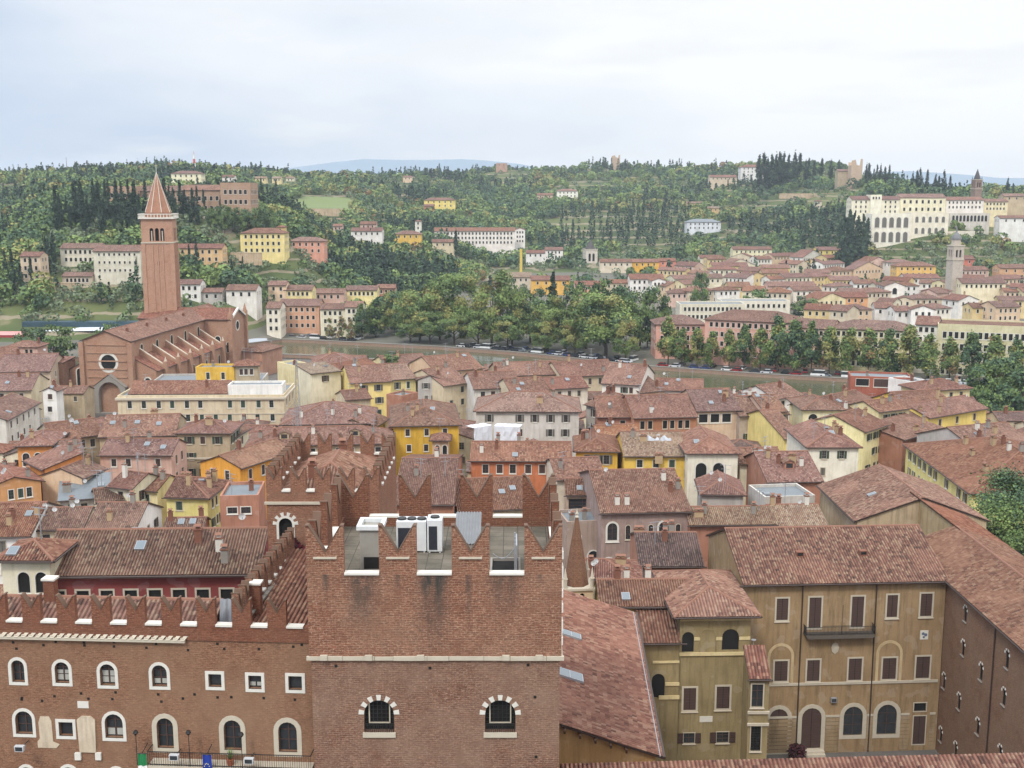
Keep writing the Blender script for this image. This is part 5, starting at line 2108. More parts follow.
# --- behind the palace, left
H((36, 574.5), (258, 572), 28, ('y', 530), 'gx', .42, (128, 62, 58), 'brown', 'long house with a maroon wall and cream frieze behind the palace battlements',
 fr=[dict(k='rect', u=1.6 + 2.35 * i, v=23.8, w=1.2, h=2.2, st='void', fw=.18, fr=STONE) for i in range(9)], ex=(('sky', .42, .28), ('white', .8, .22), ('grey', .84, .08)), cat='house', band=[(27.25, .7, .05)], grime=.3, o=.8)
H((-8, 559.5), (52, 559.5), 30, 5, 'hip', .38, CREAM, 'brown', 'cream turret house with two dark arched openings under a hipped roof, left edge',
 fr=[dict(k='arch', u=2.05, v=26.4, w=1.15, h=2.1, st='void', fw=.08), dict(k='arch', u=3.75, v=26.4, w=1.15, h=2.1, st='void', fw=.08)], o=.7)
H((-30, 537), (30, 536), 15, ('y', 503), 'gx', .38, WHT, 'red', 'house with a wide plain red roof and pale side gable at the left edge', fr=(2, 5, G), r=(2, 2, G),
 ex=(('plaster', .55, .15), ('plaster', .95, .3)))
H((31, 530), (83, 529), 15, ('y', 508), 'gx', .36, BEI, 'brown', 'low brown roofed house with a big white dish on its ridge, near the left edge',
 fr=(1, 3, G), ex=(('dish', .72, .45), ('grey', .6, .5)))
H((82, 534), (133, 534), 15, ('y', 503), 'gx', .38, WHT, 'brown', 'house with a broad brown roof and a white gable wall of shuttered windows',
 fr=(1, 2, G), r=(3, 3, G, SB), ex=(('plaster', .4, .2),))
H((162, 532), (203, 531), 13, ('y', 518), 'gx', .4, TER, 'brown', 'small low roof with a dark skylight below the yellow five-chimney house', ex=(('sky', .4, .3), ('sky', .7, .3)))
H((164, 497), (207, 498), 15, ('y', 477), 'hr', .38, (218, 204, 130), 'mauve', 'bright yellow house with green shutters and a row of five cream chimneys',
 fr=(2, 2, G, SG), r=(3, 4, G, SG), ex=(('plaster', .12, .55, 1.8), ('plaster', .4, .28, 1.8), ('plaster', .72, .6, 1.6), ('plaster', .85, .4, 1.6), ('plaster', .8, .75, 1.8)))
H((218, 500), (259, 499), 17, 9, 'flat', 0, TER, None, 'brick attic box with a strip window and flat blue-grey roof', fr=[dict(k='rect', u=1.9, v=14.6, w=1.5, h=1.0, st='glass'), dict(k='rect', u=4.0, v=14.6, w=1.5, h=1.0, st='glass')])
H((219, 481), (245, 480), 14, 8, 'gx', .38, ORA, 'red', 'small orange house with a red roof between the yellow house and the orange gable', fr=(2, 1, G))
H((242, 468), (297, 450), 17, 9, 'gx', .36, (216, 152, 62), 'orange', 'bright orange house with an orange tiled roof left of the keep', fr=(1, 4, G), l=(2, 2, G))
H((-14, 489), (44, 481), 15, 11, 'gy', .3, ORA, 'red', 'orange gabled house with two dishes at the left edge', fr=(2, 4, G), ex=(('dish', .3, .1), ('dish', .36, .2)))
H((43, 470), (87, 463), 16, 9, 'sr', .26, (208, 136, 74), 'red', 'orange house with a sloping single-pitch roof behind the grey shed', fr=(2, 3, G), ex=(('dish', .5, .1),))
H((58, 501), (110, 497), 12.5, 9, 'sb', .22, GRY, None, 'grey sheet-roofed shed among the orange houses', fr=(1, 3, G), ex=(('dish', .5, .4), ('grey', .1, .3)))
H((96, 503), (124, 500), 13, ('y', 488), 'gx', .36, BEI, 'brown', 'tiny brown roofed house just right of the grey shed', fr=(1, 2, G))
H((106, 486), (131, 489), 15, 8, 'gx', .4, CREAM, 'mauve', 'narrow cream gabled house between the pink house and the grey shed', fr=(1, 1, G), r=(2, 2, G, SB), ex=(('white', .3, .3, 2.2),))
H((131, 489), (156, 491), 14, 8, 'gx', .42, PALEY, 'brown', 'small pale yellow house with one brown shuttered window, left of the five-chimney house', fr=(1, 1, G, SB))
H((14, 446), (52, 445), 16, ('y', 428), 'hip', .36, (204, 138, 76), 'mauve', 'orange house with three arched windows under a hipped roof at the left',
 fr=[dict(k='arch', u=1.5, v=11.8, w=1.3, h=2.6, st='glass', fw=.15), dict(k='arch', u=3.7, v=11.8, w=1.3, h=2.6, st='glass', fw=.15), dict(k='arch', u=5.9, v=11.8, w=1.3, h=2.6, st='glass', fw=.15)],
 ex=(('plaster', .35, .2),), band=[(10.6, .25, .1)])
H((51, 457), (84, 454), 14, ('y', 440), 'gx', .36, ORA, 'mauve', 'orange side wing right of the house with three arched windows', fr=(1, 2, G))
H((84, 478), (108, 468), 15, 8, 'gx', .36, PEA, 'brown', 'small peach house with a brown roof in front of the pink house', fr=(1, 1, G), ex=(('plaster', .8, .3),))
H((98, 455), (171, 455), 16, ('y', 439), 'gx', .36, PINK, 'mauve', 'pink house with a long mauve roof and a salmon gable end', fr=(1, 4, G), r=(2, 2, G), ex=(('sky', .6, .3), ('sky', .85, .2), ('plaster', .3, .4)))
H((98, 437), (175, 435), 16, ('y', 415), 'gx', .34, TAN, 'mauve', 'long mauve roofed house with skylights below the beige hotel', fr=(1, 6, G), ex=(('sky', .12, .3), ('sky', .45, .3), ('sky', .75, .25), ('grey', .3, .2), ('wide', .6, .75)))
H((52, 440), (104, 434), 15, ('y', 421), 'gx', .36, TAN, 'red', 'red-brown roof with a big white satellite dish, in front of the church door', fr=(1, 4, G), ex=(('dish', .45, .25, .2), ('sky', .6, .4)))
H((174, 433), (231, 433), 17, ('y', 420), 'hip', .34, TAN, 'mauve', 'tall tan house with a corner cornice and hipped roof, right of the pink house',
 fr=(3, 3, G, SG), r=(3, 5, G, SG), ex=(('wide', .55, .3, 1.2),), band=[(11.5, .35, .25)])
H((231, 440), (251, 428), 15, 8, 'gx', .34, CREAM, 'red', 'low cream wing with a red roof running up the street behind the tan house', fr=(3, 4, G, SB))
H((8, 420), (41, 402), 14, 12, 'gx', .38, (206, 200, 188), 'brown', 'long pale house with its side to the lane, left of the church front', fr=(2, 5, G))
H((40, 391), (57, 391), 14, 4.5, 'gy', .45, WHT, 'brown', 'narrow white gabled house left of the church tower buttress', fr=(2, 1, G))
H((-20, 391), (31, 390), 14, ('y', 374), 'gx', .36, BEI, 'mauve', 'mauve roofed house at the left edge, below the loggia house', fr=(1, 4, G), ex=(('plaster', .8, .4),))
H((-6, 372), (50, 371), 14, ('y', 354), 'gx', .36, (196, 178, 156), 'mauve', 'long brown roof left of the church with a pale end wall', r=(1, 2, G), fr=(1, 5, G))
H((-25, 362), (24, 358), 14, ('y', 348), 'gx', .34, BEI, 'red', 'red roofed house at the left edge behind the long brown roof')
H((4, 347), (38, 347), 15, ('y', 341), 'hip', .34, PINK, 'red', 'pinkish house with an open loggia under a red roof at far left of the church', fr=(1, 5, 'void'))
# --- the hotel and its neighbours in front of the church
hotel = H((116, 398), (284, 397), 15.5, 17, 'flat', 0, BEI, None, 'long beige hotel with rows of white framed windows in front of the church', fr=(4, 11, G), r=(4, 3, G), cat='hotel', name='hotel',
   band=[(14.9, .5, .5), (11.2, .25, .12), (4.8, .3, .15)], wr_h=1.9, wr_w=1.1)
H((128, 394.5), (227, 394), 16.1, 5.5, 'sb', .42, BEI, 'red', 'sloping red tile strip along the roof of the beige hotel', o=.1, z0=15.6, gutter=False)
H((227, 387), (283, 386.5), 17.7, 6, 'flat', 0, WHT, None, 'white attic storey on the right half of the beige hotel', fr=(1, 4, G, SY), z0=15.6, o=0)
H((195, 369), (235, 369), 19.9, 6, 'flat', 0, (214, 170, 70), None, 'yellow rooftop room with a grey flat roof behind the hotel', fr=(1, 2, G), o=0, z0=15.8)
H((233, 366), (259, 365.5), 20.9, 6, 'hip', .36, TAN, 'red', 'small red roofed rooftop room behind the white hotel attic', fr=(1, 3, G), o=.5, z0=15.8)
H((150, 384.5), (262, 383), 15.8, 14, 'flat', 0, GRY, None, 'wide grey flat roof with solar panels behind the hotel front', o=0)
# --- middle, between the church and the street
H((263, 352), (284, 346), 9, 9, 'hip', .3, (168, 128, 106), 'red', 'low terracotta roofed range at the choir end of the church')
H((296, 368), (314, 366), 18, 10, 'flat', 0, PALEY, None, 'tall narrow pale yellow house with a flat top, right of the hotel', fr=(4, 2, G), r=(3, 2, G))
H((311, 374), (342, 371), 17.5, 10, 'sb', .12, CREAM, 'pale', 'cream house with brown shutters next to the narrow yellow house', fr=(4, 1, G, SB), r=(2, 2, G))
H((311, 364), (357, 363), 15, ('y', 352), 'hip', .34, CREAM, 'red', 'cream riverside house with a red hipped roof beside the tall narrow house', fr=(1, 4, G), r=(1, 3, G), ex=(('plaster', .4, .4),))
H((345, 378), (388, 370), 15, ('y', 362), 'gx', .34, CREAM, 'red', 'cream house with a stepped red roof left of the pale yellow row', fr=(2, 3, G), ex=(('plaster', .6, .3), ('aerial', .3, .4)))
H((386, 366), (430, 363), 14, ('y', 355), 'gx', .34, PALEY, 'mauve', 'small mauve roofed riverside house right of the cream ones', ex=(('plaster', .4, .4), ('aerial', .6, .5)))
H((346, 400), (372, 398), 14, ('y', 390), 'gx', .34, BEI, 'mauve', 'low mauve roof just left of the pale yellow row', ex=(('plaster', .6, .4),))
H((350, 383), (392, 381), 16, ('y', 365), 'gx', .34, (228, 204, 130), 'mauve', 'pale yellow row house with blue-grey shutters, left half of the yellow row', fr=(3, 2, G, SY), ex=(('plaster', .3, .3),))
H((390, 380), (417, 378), 16, ('y', 364), 'gx', .34, (232, 214, 150), 'brown', 'pale yellow row house with blue-grey shutters, right half of the yellow row', fr=(3, 2, G, SY), ex=(('aerial', .5, .5),))
H((404, 398), (420, 394), 15, 5, 'flat', 0, TER, None, 'narrow brick stair block beside the pale yellow row')
H((416, 380), (444, 380), 16, 10, 'gy', .35, GRY, 'mauve', 'grey gabled house with two dark windows right of the yellow row', fr=(2, 2, G, SY))
H((444, 386), (472, 382), 15, ('y', 368), 'gx', .36, BEI, 'mauve', 'mauve roofed house at the corner of the narrow street', fr=(2, 2, G), ex=(('plaster', .4, .4),))
H((436, 372), (484, 368), 15, ('y', 355), 'gx', .34, PEA, 'red', 'riverside house with a red roof and small roof terrace by the white tarpaulin screen', fr=(1, 3, G), ex=(('dish', .3, .6), ('aerial', .5, .5), ('plaster', .7, .4)))
H((474, 389), (522, 387), 15, ('y', 372), 'gx', .36, (212, 206, 196), 'red', 'pale grey house with red roof across the narrow street', fr=(1, 4, G))
H((280, 424.5), (374, 423), 15, ('y', 402), 'hip', .36, TAN, 'mauve', 'broad mauve roofed house in the middle of the block, left of the pale side gable', fr=(1, 6, G), r=(2, 3, G), ex=(('white', .2, .15), ('white', .55, .2), ('white', .85, .3)))
H((374, 428), (390, 418), 14, 9, 'gx', .36, CREAM, 'brown', 'narrow cream house wedged left of the golden yellow house', fr=(2, 3, G))
H((245, 446), (392, 443), 16, ('y', 427), 'hip', .34, TAN, 'mauve', 'very long mauve roof with dormers behind the keep battlements', fr=(1, 10, G), ex=(('dormer', .25, .15), ('grey', .08, .2), ('white', .45, .3), ('dormer', .75, .2), ('grey', .88, .3), ('aerial', .3, .5), ('aerial', .55, .5)))
yh = H((391, 426), (461, 424.5), 17, ('y', 396), 'hip', .36, (206, 164, 60), 'brown', 'golden yellow house with a hipped roof and white framed windows', fr=(3, 3, G), r=(3, 6, G, SB),
  ex=(('plaster', .38, .25), ('plaster', .3, .16), ('sky', .62, .3), ('aerial', .45, .5)))
H((430, 440), (450, 440), 15, 4.5, 'hip', .4, (190, 160, 130), 'red', 'little loggia turret with a red pyramid roof against the golden yellow house', fr=[dict(k='arch', u=1.0, v=11.9, w=.9, h=1.9, st='void'), dict(k='arch', u=2.5, v=11.9, w=.9, h=1.9, st='void')])
H((392, 505), (454, 505), 16, ('y', 448), 'gx', .2, TER, 'red', 'wide red roof between the keep and the narrow street', ex=(('grey', .3, .3), ('white', .6, .55)))
H((474, 411), (581, 411.5), 16, ('y', 392), 'hip', .36, (198, 192, 182), 'mauve', 'broad pale grey house with grey shutters and a mauve hipped roof', fr=(3, 6, G, SY), r=(2, 4, G, SY), ex=(('wide', .62, .2),))
H((470, 460.5), (572, 461), 16, ('y', 442), 'gx', .36, (190, 116, 78), 'red', 'orange-red house with a long red roof in front of the white tarpaulins', fr=(2, 6, G), ex=(('brick', .25, .3), ('white', .1, .2)))
H((458, 512), (540, 508), 14, ('y', 478), 'gx', .30, BEI, 'red', 'low red roof seen through the tower battlements, with a white roof window', ex=(('sky', .75, .3), ('sky', .6, .25)))
# --- right of the street
H((512, 395), (551, 393), 15, ('y', 378), 'gx', .36, BEI, 'brown', 'brown roofed house left of the white gabled one behind the grey hipped house', fr=(1, 3, G), ex=(('sky', .4, .3), ('plaster', .8, .4)))
H((550, 389), (589, 387), 15, ('y', 377), 'gx', .36, (214, 204, 186), 'red', 'pale house with a low red roof behind the grey hipped house', fr=(2, 3, G), r=(1, 2, G))
H((498, 376), (563, 374), 14, ('y', 362), 'gx', .34, TAN, 'mauve', 'riverside house with a wide mauve roof and a white aerial mast', fr=(1, 5, G), ex=(('plaster', .7, .3), ('dish', .3, .5), ('white', .2, .4)))
H((562, 377), (620, 374), 14, ('y', 361), 'gx', .34, BEI, 'brown', 'riverside house with a brown roof and grey sheet patch', fr=(1, 5, G), ex=(('plaster', .3, .5), ('aerial', .7, .5)))
H((601, 383), (640, 385), 16, ('y', 364), 'gx', .38, (224, 218, 206), 'red', 'white house with green shutters and an orange gable end', fr=(2, 4, G, SG), r=(2, 2, G), ex=(('white', .3, .4), ('brick', .95, .45)))
H((640, 393), (666, 390), 14, ('y', 378), 'gx', .36, PEA, 'mauve', 'low mauve roofed house tucked behind the orange gable end', fr=(1, 2, G))
H((656, 390), (704, 391), 14, ('y', 379), 'gx', .34, WHT, 'red', 'low pale house with red roof close to the river', fr=(1, 4, G), ex=(('dish', .15, .5), ('aerial', .5, .5)))
H((584, 404), (600, 408), 16, 12, 'gx', .4, GRY, 'red', 'narrow grey house with dark windows right of the grey hipped house', fr=(3, 1, G, SB), r=(3, 2, G))
H((597, 417), (636, 417), 15, ('y', 397), 'gx', .36, TER, 'red', 'dark red roof left of the bright red roof with a timber gallery', fr=(1, 2, 'void'))
H((634, 418), (698, 416.5), 15.5, ('y', 395), 'gx', .36, (170, 120, 90), 'red', 'bright red roof over a dark timber gallery', fr=(1, 7, 'void'), ex=(('white', .3, .1), ('dish', .3, .05)))
H((697, 411), (742, 410), 16, ('y', 389), 'gx', .36, (206, 178, 150), 'mauve', 'house with a dark veranda on white posts under a mauve roof', fr=[dict(k='rect', u=1.5, v=13.2, w=2.0, h=1.9, st='void', fw=.2), dict(k='rect', u=4.2, v=13.2, w=2.0, h=1.9, st='void', fw=.2), dict(k='rect', u=6.9, v=13.2, w=2.0, h=1.9, st='void', fw=.2)], ex=(('wide', .8, .3), ('sky', .75, .4)))
H((740, 416), (790, 414), 15, ('y', 396), 'gx', .36, (176, 160, 144), 'brown', 'brown roofed house with grey upper walls right of the veranda house', fr=(2, 5, G, SG), ex=(('sky', .2, .6),))
H((742, 408), (772, 405), 15, ('y', 394), 'gx', .34, TAN, 'mauve', 'mauve roof behind the veranda house with a glazed patch', ex=(('sky', .5, .4), ('white', .7, .4)))
H((574, 451), (620, 451.5), 16, ('y', 432), 'hip', .36, (220, 176, 70), 'red', 'yellow house with a red pyramid roof right of the tower', fr=(2, 3, G, SY), ex=(('aerial', .35, .3), ('plaster', .2, .6)))
H((600, 438), (642, 436), 14.5, ('y', 425), 'gx', .36, TER, 'orange', 'orange tiled roof between the pyramid roof and the grey tarpaulin', ex=(('brick', .4, .5),))
H((624, 456), (687, 456), 16, ('y', 432), 'gx', .34, (222, 184, 84), 'pale', 'yellow house with a pale straw coloured tile roof', fr=(2, 3, G), ex=(('wide', .35, .3, .9), ('wide', .55, -.05, .4)))
H((686, 453), (741, 453), 17.5, 15, 'hf', .40, (226, 218, 196), 'red', 'cream house with two tall arched openings and a hipped red roof',
 fr=[dict(k='arch', u=2.5, v=11.6, w=2.0, h=3.9, st='void', fw=.2), dict(k='arch', u=5.7, v=11.6, w=2.0, h=3.9, st='void', fw=.2)], l=(2, 3, G))
H((740, 464), (786, 463), 15, ('y', 448), 'gx', .36, CREAM, 'red', 'cream house with a dark red roof right of the two-arch house', fr=(2, 3, G), ex=(('white', .4, .2),))
H((700, 494), (746, 495), 14.5, 10, 'hf', .42, GRY, 'mauve', 'low grey house with a mauve hipped roof below the two-arch house', o=.5)
H((557, 480), (607, 478), 15, ('y', 458), 'gx', .34, (214, 200, 180), 'red', 'pale house with a short red roof above the timber loggia', fr=(1, 3, G))
H((566, 495), (602, 495), 15.5, ('y', 479), 'gx', .36, (186, 162, 140), 'red', 'house with a glazed timber loggia under a red roof', fr=[dict(k='rect', u=2.6, v=12.9, w=4.4, h=1.7, st='glass', fw=.1, fr=WOOD)])
mh = H((601, 513.5), (692, 511.5), 17, ('y', 470), 'gx', .28, (156, 134, 124), 'mauve', 'long mauve-grey house with white arched windows on two floors, right of the tower',
  fr=[dict(k='arch', u=1.7, v=12.6, w=1.5, h=2.7, st='glass', fw=.28, fr=WHITE), dict(k='arch', u=4.1, v=12.7, w=.7, h=2.2, st='glass', fw=.1, fr=STONE), dict(k='arch', u=7.6, v=12.7, w=.7, h=2.2, st='glass', fw=.1, fr=STONE),
   dict(k='arch', u=9.6, v=12.6, w=1.5, h=2.7, st='glass', fw=.28, fr=WHITE), dict(k='arch', u=11.8, v=12.7, w=.7, h=2.2, st='glass', fw=.1, fr=STONE),
   dict(k='arch', u=1.2, v=6.6, w=1.7, h=3.2, st='glass', fw=.2), dict(k='arch', u=4.9, v=6.3, w=1.9, h=3.4, st='glass', fw=.28, fr=WHITE), dict(k='arch', u=9.2, v=7.2, w=1.6, h=3.0, st='glass', fw=.25, fr=WHITE)],
  ex=(('white', .83, .36), ('white', .2, .08), ('white', .31, .08), ('grey', .96, .25)), grime=.7)
H((566, 525), (604, 523), 14, 7, 'flat', 0, (160, 140, 126), None, 'low mauve-grey side block with a dark arched window, left of the arched house',
 fr=[dict(k='arch', u=4.2, v=6.2, w=1.6, h=3.4, st='void', fw=.2), dict(k='arch', u=1.6, v=10.2, w=1.2, h=2.3, st='glass', fw=.2)], o=0)
# --- right side
H((765, 412), (788, 411), 16, ('y', 395), 'gx', .36, (190, 160, 140), 'brown', 'brown roofed house left of the semicircle-window house', fr=(2, 3, G, SG))
H((785, 439), (804, 438), 13.5, ('y', 410), 'gx', .3, (228, 206, 130), 'red', 'pale yellow house with a steep red roof beside the semicircle-window house', fr=(2, 1, G, SG))
H((776, 399), (804, 395), 15, ('y', 384), 'gx', .36, WHT, 'brown', 'white gabled riverside house with a brown roof', r=(2, 2, G), fr=(2, 2, G))
H((802, 409.5), (846, 409.5), 17, ('y', 394), 'hip', .36, (230, 220, 180), 'mauve', 'cream house with two dark semicircular windows',
 fr=[dict(k='arch', u=2.2, v=14.6, w=2.0, h=1.3, st='void', fw=.1), dict(k='arch', u=6.2, v=14.6, w=2.0, h=1.3, st='void', fw=.1)], r=(2, 3, G))
H((845, 414), (884, 405), 16, ('y', 394), 'gx', .36, (226, 212, 170), 'brown', 'cream house with a long brown roof right of the semicircle windows', fr=(2, 4, G), ex=(('sky', .3, .3), ('white', .2, .1), ('plaster', .6, .4)))
H((807, 447), (862, 447), 17, 17, 'hf', .36, (232, 226, 206), 'red', 'large white corner house with dark green shutters and a red hipped roof', fr=(4, 2, G, SG), r=(4, 5, G, SG), ex=(('sky', .62, .6), ('sky', .6, .3), ('plaster', .9, .8), ('plaster', .8, .5)))
H((866, 432), (890, 424), 16, ('y', 412), 'gx', .36, (230, 216, 160), 'red', 'cream yellow house continuing the side street behind the white corner house', fr=(3, 3, G, SG), r=(3, 3, G), ex=(('plaster', .8, .3),))
H((880, 412), (912, 408), 17, 9, 'gx', .34, PALEY, 'red', 'pale yellow house with a red roof at the top of the side street', fr=(3, 3, G, SG), ex=(('plaster', .4, .3),))
rg = H((850, 378), (913, 380), 14.5, 9, 'flat', 0, (156, 92, 72), None, 'brick red rooftop apartment with a wide blue-grey flat roof by the river', fr=[dict(k='rect', u=3.2, v=12.4, w=3.4, h=1.9, st='void', fw=.1), dict(k='rect', u=8.2, v=12.2, w=4.0, h=2.2, st='closed', fw=.1), dict(k='rect', u=12.6, v=12.4, w=1.6, h=2.0, st='void', fw=.1)], cat='house')
H((913, 384), (930, 382), 14.5, 8, 'flat', 0, WHT, None, 'white flat-topped block at the right end of the brick red apartment', fr=(1, 2, G, SY))
H((924, 391), (973, 388), 16.5, 9, 'hip', .36, PALEY, 'red', 'yellow house with a red hipped roof and chimneys by the river trees', fr=(1, 4, G), r=(1, 3, G), ex=(('plaster', .3, .3), ('plaster', .85, .3)))
H((908, 408), (956, 405), 15, ('y', 391), 'gx', .36, (212, 176, 74), 'red', 'yellow house with a planted roof terrace under a red roof', fr=(1, 3, 'void'), ex=(('plaster', .8, .2, 2.2),))
H((930, 418), (989, 408), 14.5, ('y', 400), 'gx', .34, (224, 198, 112), 'red', 'yellow house with a dark shuttered end at the edge of the trees', fr=(2, 3, G), r=(3, 2, G, SG), ex=(('plaster', .5, .4), ('plaster', .25, .1)))
H((905, 440), (946, 428), 14, 9, 'sb', .2, (150, 104, 82), 'red', 'low brick wall house with a lean-to red roof behind the large yellow building', ex=(('wide', .5, .2, .8), ('plaster', .9, .4)))
H((878, 424), (935, 418), 14, ('y', 408), 'gx', .34, BEI, 'mauve', 'wide mauve roof between the side street and the brick lean-to', ex=(('plaster', .4, .3), ('plaster', .9, .2)))
H((903, 444), (969, 493), 14, 26, 'hip', .34, (226, 212, 140), 'red', 'large yellow building with a very broad red roof on the right, beside the big tree', fr=(3, 11, G, SY), r=(2, 6, G), ex=(('wide', .78, .2, .9), ('wide', .5, .25, .9), ('wide', .3, .3), ('white', .6, .45), ('wide', .45, .42, 1.4), ('grey', .66, .5)), cat='building', name='building')
H((980, 452), (1040, 446), 15, ('y', 425), 'gx', .34, GRY, 'mauve', 'mauve roof at the right edge behind the broad red roof', ex=(('sky', .3, .3), ('white', .4, .4), ('plaster', .6, .3)))
tg = H((817, 485), (854, 521), 17, 19, 'gx', .36, (176, 156, 126), 'brown', 'tan plastered building with a big gable end and brown roof behind the ochre palace', r=None, grime=.8, cat='building', name='building')
H((768, 482), (824, 481), 15, ('y', 452), 'gx', .36, TER, 'mauve', 'cluttered mauve roof with chimneys left of the tan gable', ex=(('brick', .35, .3), ('wide', .6, .3), ('white', .75, .25), ('plaster', .2, .4), ('dormer', .5, .2)))
H((764, 500), (816, 498), 15, 8, 'flat', 0, (186, 180, 170), None, 'low grey parapet block with a flat roof, left of the tan gable', o=0)
H((690, 525), (776, 524), 15.5, ('y', 507), 'gx', .36, TER, 'pale', 'pale tiled roof just behind the ochre palace on the left', ex=(('grey', .2, .3), ('wide', .12, .2, .8)))
H((776, 526), (828, 525), 15, ('y', 505), 'gx', .36, TER, 'pale', 'pale tiled roof with loose tiles behind the ochre palace, right of the first', ex=(('brick', .3, .7), ('plaster', .1, .5), ('white', .8, .5)))
H((640, 566), (704, 566), 15, ('y', 533), 'gx', .34, TER, 'dark', 'dark tiled roof with a grey sheet edge in front of the arched house', ex=(('wide', .1, .75, .6), ('grey', .55, .7)))
H((573, 582), (640, 584), 15, ('y', 560), 'hr', .34, BEI, 'mauve', 'mauve roof at the foot of the brick spire', ex=(('wide', .72, .5, .9), ('brick', .25, .3)))
H((600, 606.5), (704, 606), 17, ('y', 580), 'gx', .34, (160, 138, 82), 'red', 'red roof range running behind the loggia house', ex=(('white', .3, .6), ('white', .52, .6)))
# wall piece of the brick wing's higher end
def spire():
 """slender brick pinnacle on a small arcaded belfry"""
 zb = 17.0
 b = at(577, 590, zb)
 r = thing('brick_spire', 'slender brick spire with corner pinnacles on a white arcaded belfry, just right of the tower', 'bell tower', (b.x, b.y + 1.6, 0), .12)
 w = 1.75
 bm = bricks((122, 82, 62), (98, 66, 52), (146, 116, 94), .16, .3, 'spire_brick', (), .5)
 ops = [dict(k='arch', u=w - .55, v=zb - 1.6, w=.6, h=1.2), dict(k='arch', u=w + .4, v=zb - 1.6, w=.6, h=1.2)]
 mb = MB()
 L = 2 * w
 for o, u in (((-w, -w, 0), (1, 0, 0)), ((w, -w, 0), (0, 1, 0)), ((w, w, 0), (-1, 0, 0)), ((-w, w, 0), (0, -1, 0))):
  wall_face(mb, o, u, [(0, 0), (L, 0), (L, zb), (0, zb)], ops, .4)
 part('belfry', mb.mesh('belfry', plaster((206, 182, 150), .5)), r)
 mb = MB()
 mb.box(-w + .42, w - .42, -w + .42, w - .42, zb - 2, zb - .2)
 part('bell_chamber', mb.mesh('bell_chamber', VOID), r)
 mb = MB()
 mb.box(-w - .25, w + .25, -w - .25, w + .25, zb, zb + .28)
 mb.box(-w - .12, w + .12, -w - .12, w + .12, zb - 2.2, zb - 2.0)
 part('cornice', mb.mesh('cornice', STONE), r)
 mb = MB()
 n = 8
 s = 1.55
 top = at_depth(577.5, 517, b.y + 1.6).z
 for k in range(n):
  a0, a1 = math.pi / 8 + k * math.pi / 4, math.pi / 8 + (k + 1) * math.pi / 4
  mb.poly([(s * math.cos(a0), s * math.sin(a0), zb + .28), (s * math.cos(a1), s * math.sin(a1), zb + .28), (s * .12 * math.cos(a1), s * .12 * math.sin(a1), top), (s * .12 * math.cos(a0), s * .12 * math.sin(a0), top)])
 part('spire', mb.mesh('spire', bm), r)
 mb = MB()
 for k in range(5):
  mb.cyl((0, 0), (.26, .12, .2, .1, .06)[k], (.12, .2, .1, .06, .02)[k], top + k * .22, top + (k + 1) * .22, 8)
 part('finial', mb.mesh('finial', STONE), r)
 for sx, sy in ((-1, -1), (1, -1), (1, 1), (-1, 1)):
  mb = MB()
  x, y = sx * (w - .1), sy * (w - .1)
  mb.cyl((x, y), .22, .22, zb + .28, zb + 1.4, 8)
  mb.cyl((x, y), .32, .3, zb + 1.4, zb + 1.55, 8)
  mb.cyl((x, y), .24, .03, zb + 1.55, zb + 2.8, 8)
  part('pinnacle', mb.mesh('pinnacle', STONE), r)
spire()
def tarps():
 """white sheeting over scaffolds, and the grey tarpaulin on a roof"""
 def sheet(A, B, z1, z0, d, label, mat=TARP):
  a, b = at(A[0], A[1], z1), at(B[0], B[1], z1)
  u = (b - a)
  w = u.length
  t = thing('tarpaulin', label, 'tarpaulin', (a.x, a.y, z0), math.atan2(u.y, u.x))
  mb = MB()
  n = 12
  r = random.Random(int(A[0]))
  off = [r.uniform(-.12, .12) for _ in range((n + 1) * 5)]
  P = lambda i, j: (w * i / n, off[i * 5 + j] + (d if j == 4 else 0), (z1 - z0) * min(j, 3) / 3 + (off[i * 5 + j] * .4 if j > 2 else 0))
  for i in range(n):
   for j in range(4):
    mb.poly([P(i, j), P(i + 1, j), P(i + 1, j + 1), P(i, j + 1)])
  part('sheet', mb.mesh('sheet', mat), t)
  mb = MB()
  for i in range(0, n + 1, 4):
   mb.tube((w * i / n, .4, -z0), (w * i / n, .4, z1 - z0 - .1), .06, 5)
  part('scaffold_poles', mb.mesh('scaffold_poles', GMETAL), t)
 sheet((474, 428), (492, 425), 15.5, 11.5, 3, 'white tarpaulin on scaffold poles in front of the grey hipped house, left piece')
 sheet((494, 426), (520, 427), 15.2, 12, 3, 'white tarpaulin covering a roof terrace in front of the grey hipped house, right piece')
 a = at(655, 436, 18.5)
 t = thing('tarpaulin', 'crumpled grey-white tarpaulin over the ridge of the straw coloured roof', 'tarpaulin', (a.x, a.y, 17.2))
 g = np.random.default_rng(4)
 mb = MB()
 n, m = 14, 5
 zz = g.uniform(.3, 1.4, (n + 1, m + 1))
 zz[0] = zz[-1] = 0
 zz[:, 0] = zz[:, -1] = -.3
 P = lambda i, j: (-3.4 + 6.8 * i / n, -1.2 + 3 * j / m, zz[i, j])
 for i in range(n):
  for j in range(m):
   mb.poly([P(i, j), P(i + 1, j), P(i + 1, j + 1), P(i, j + 1)])
 part('sheet', mb.mesh('sheet', plain('grey_tarpaulin', (176, 180, 186), .6)), t)
tarps()
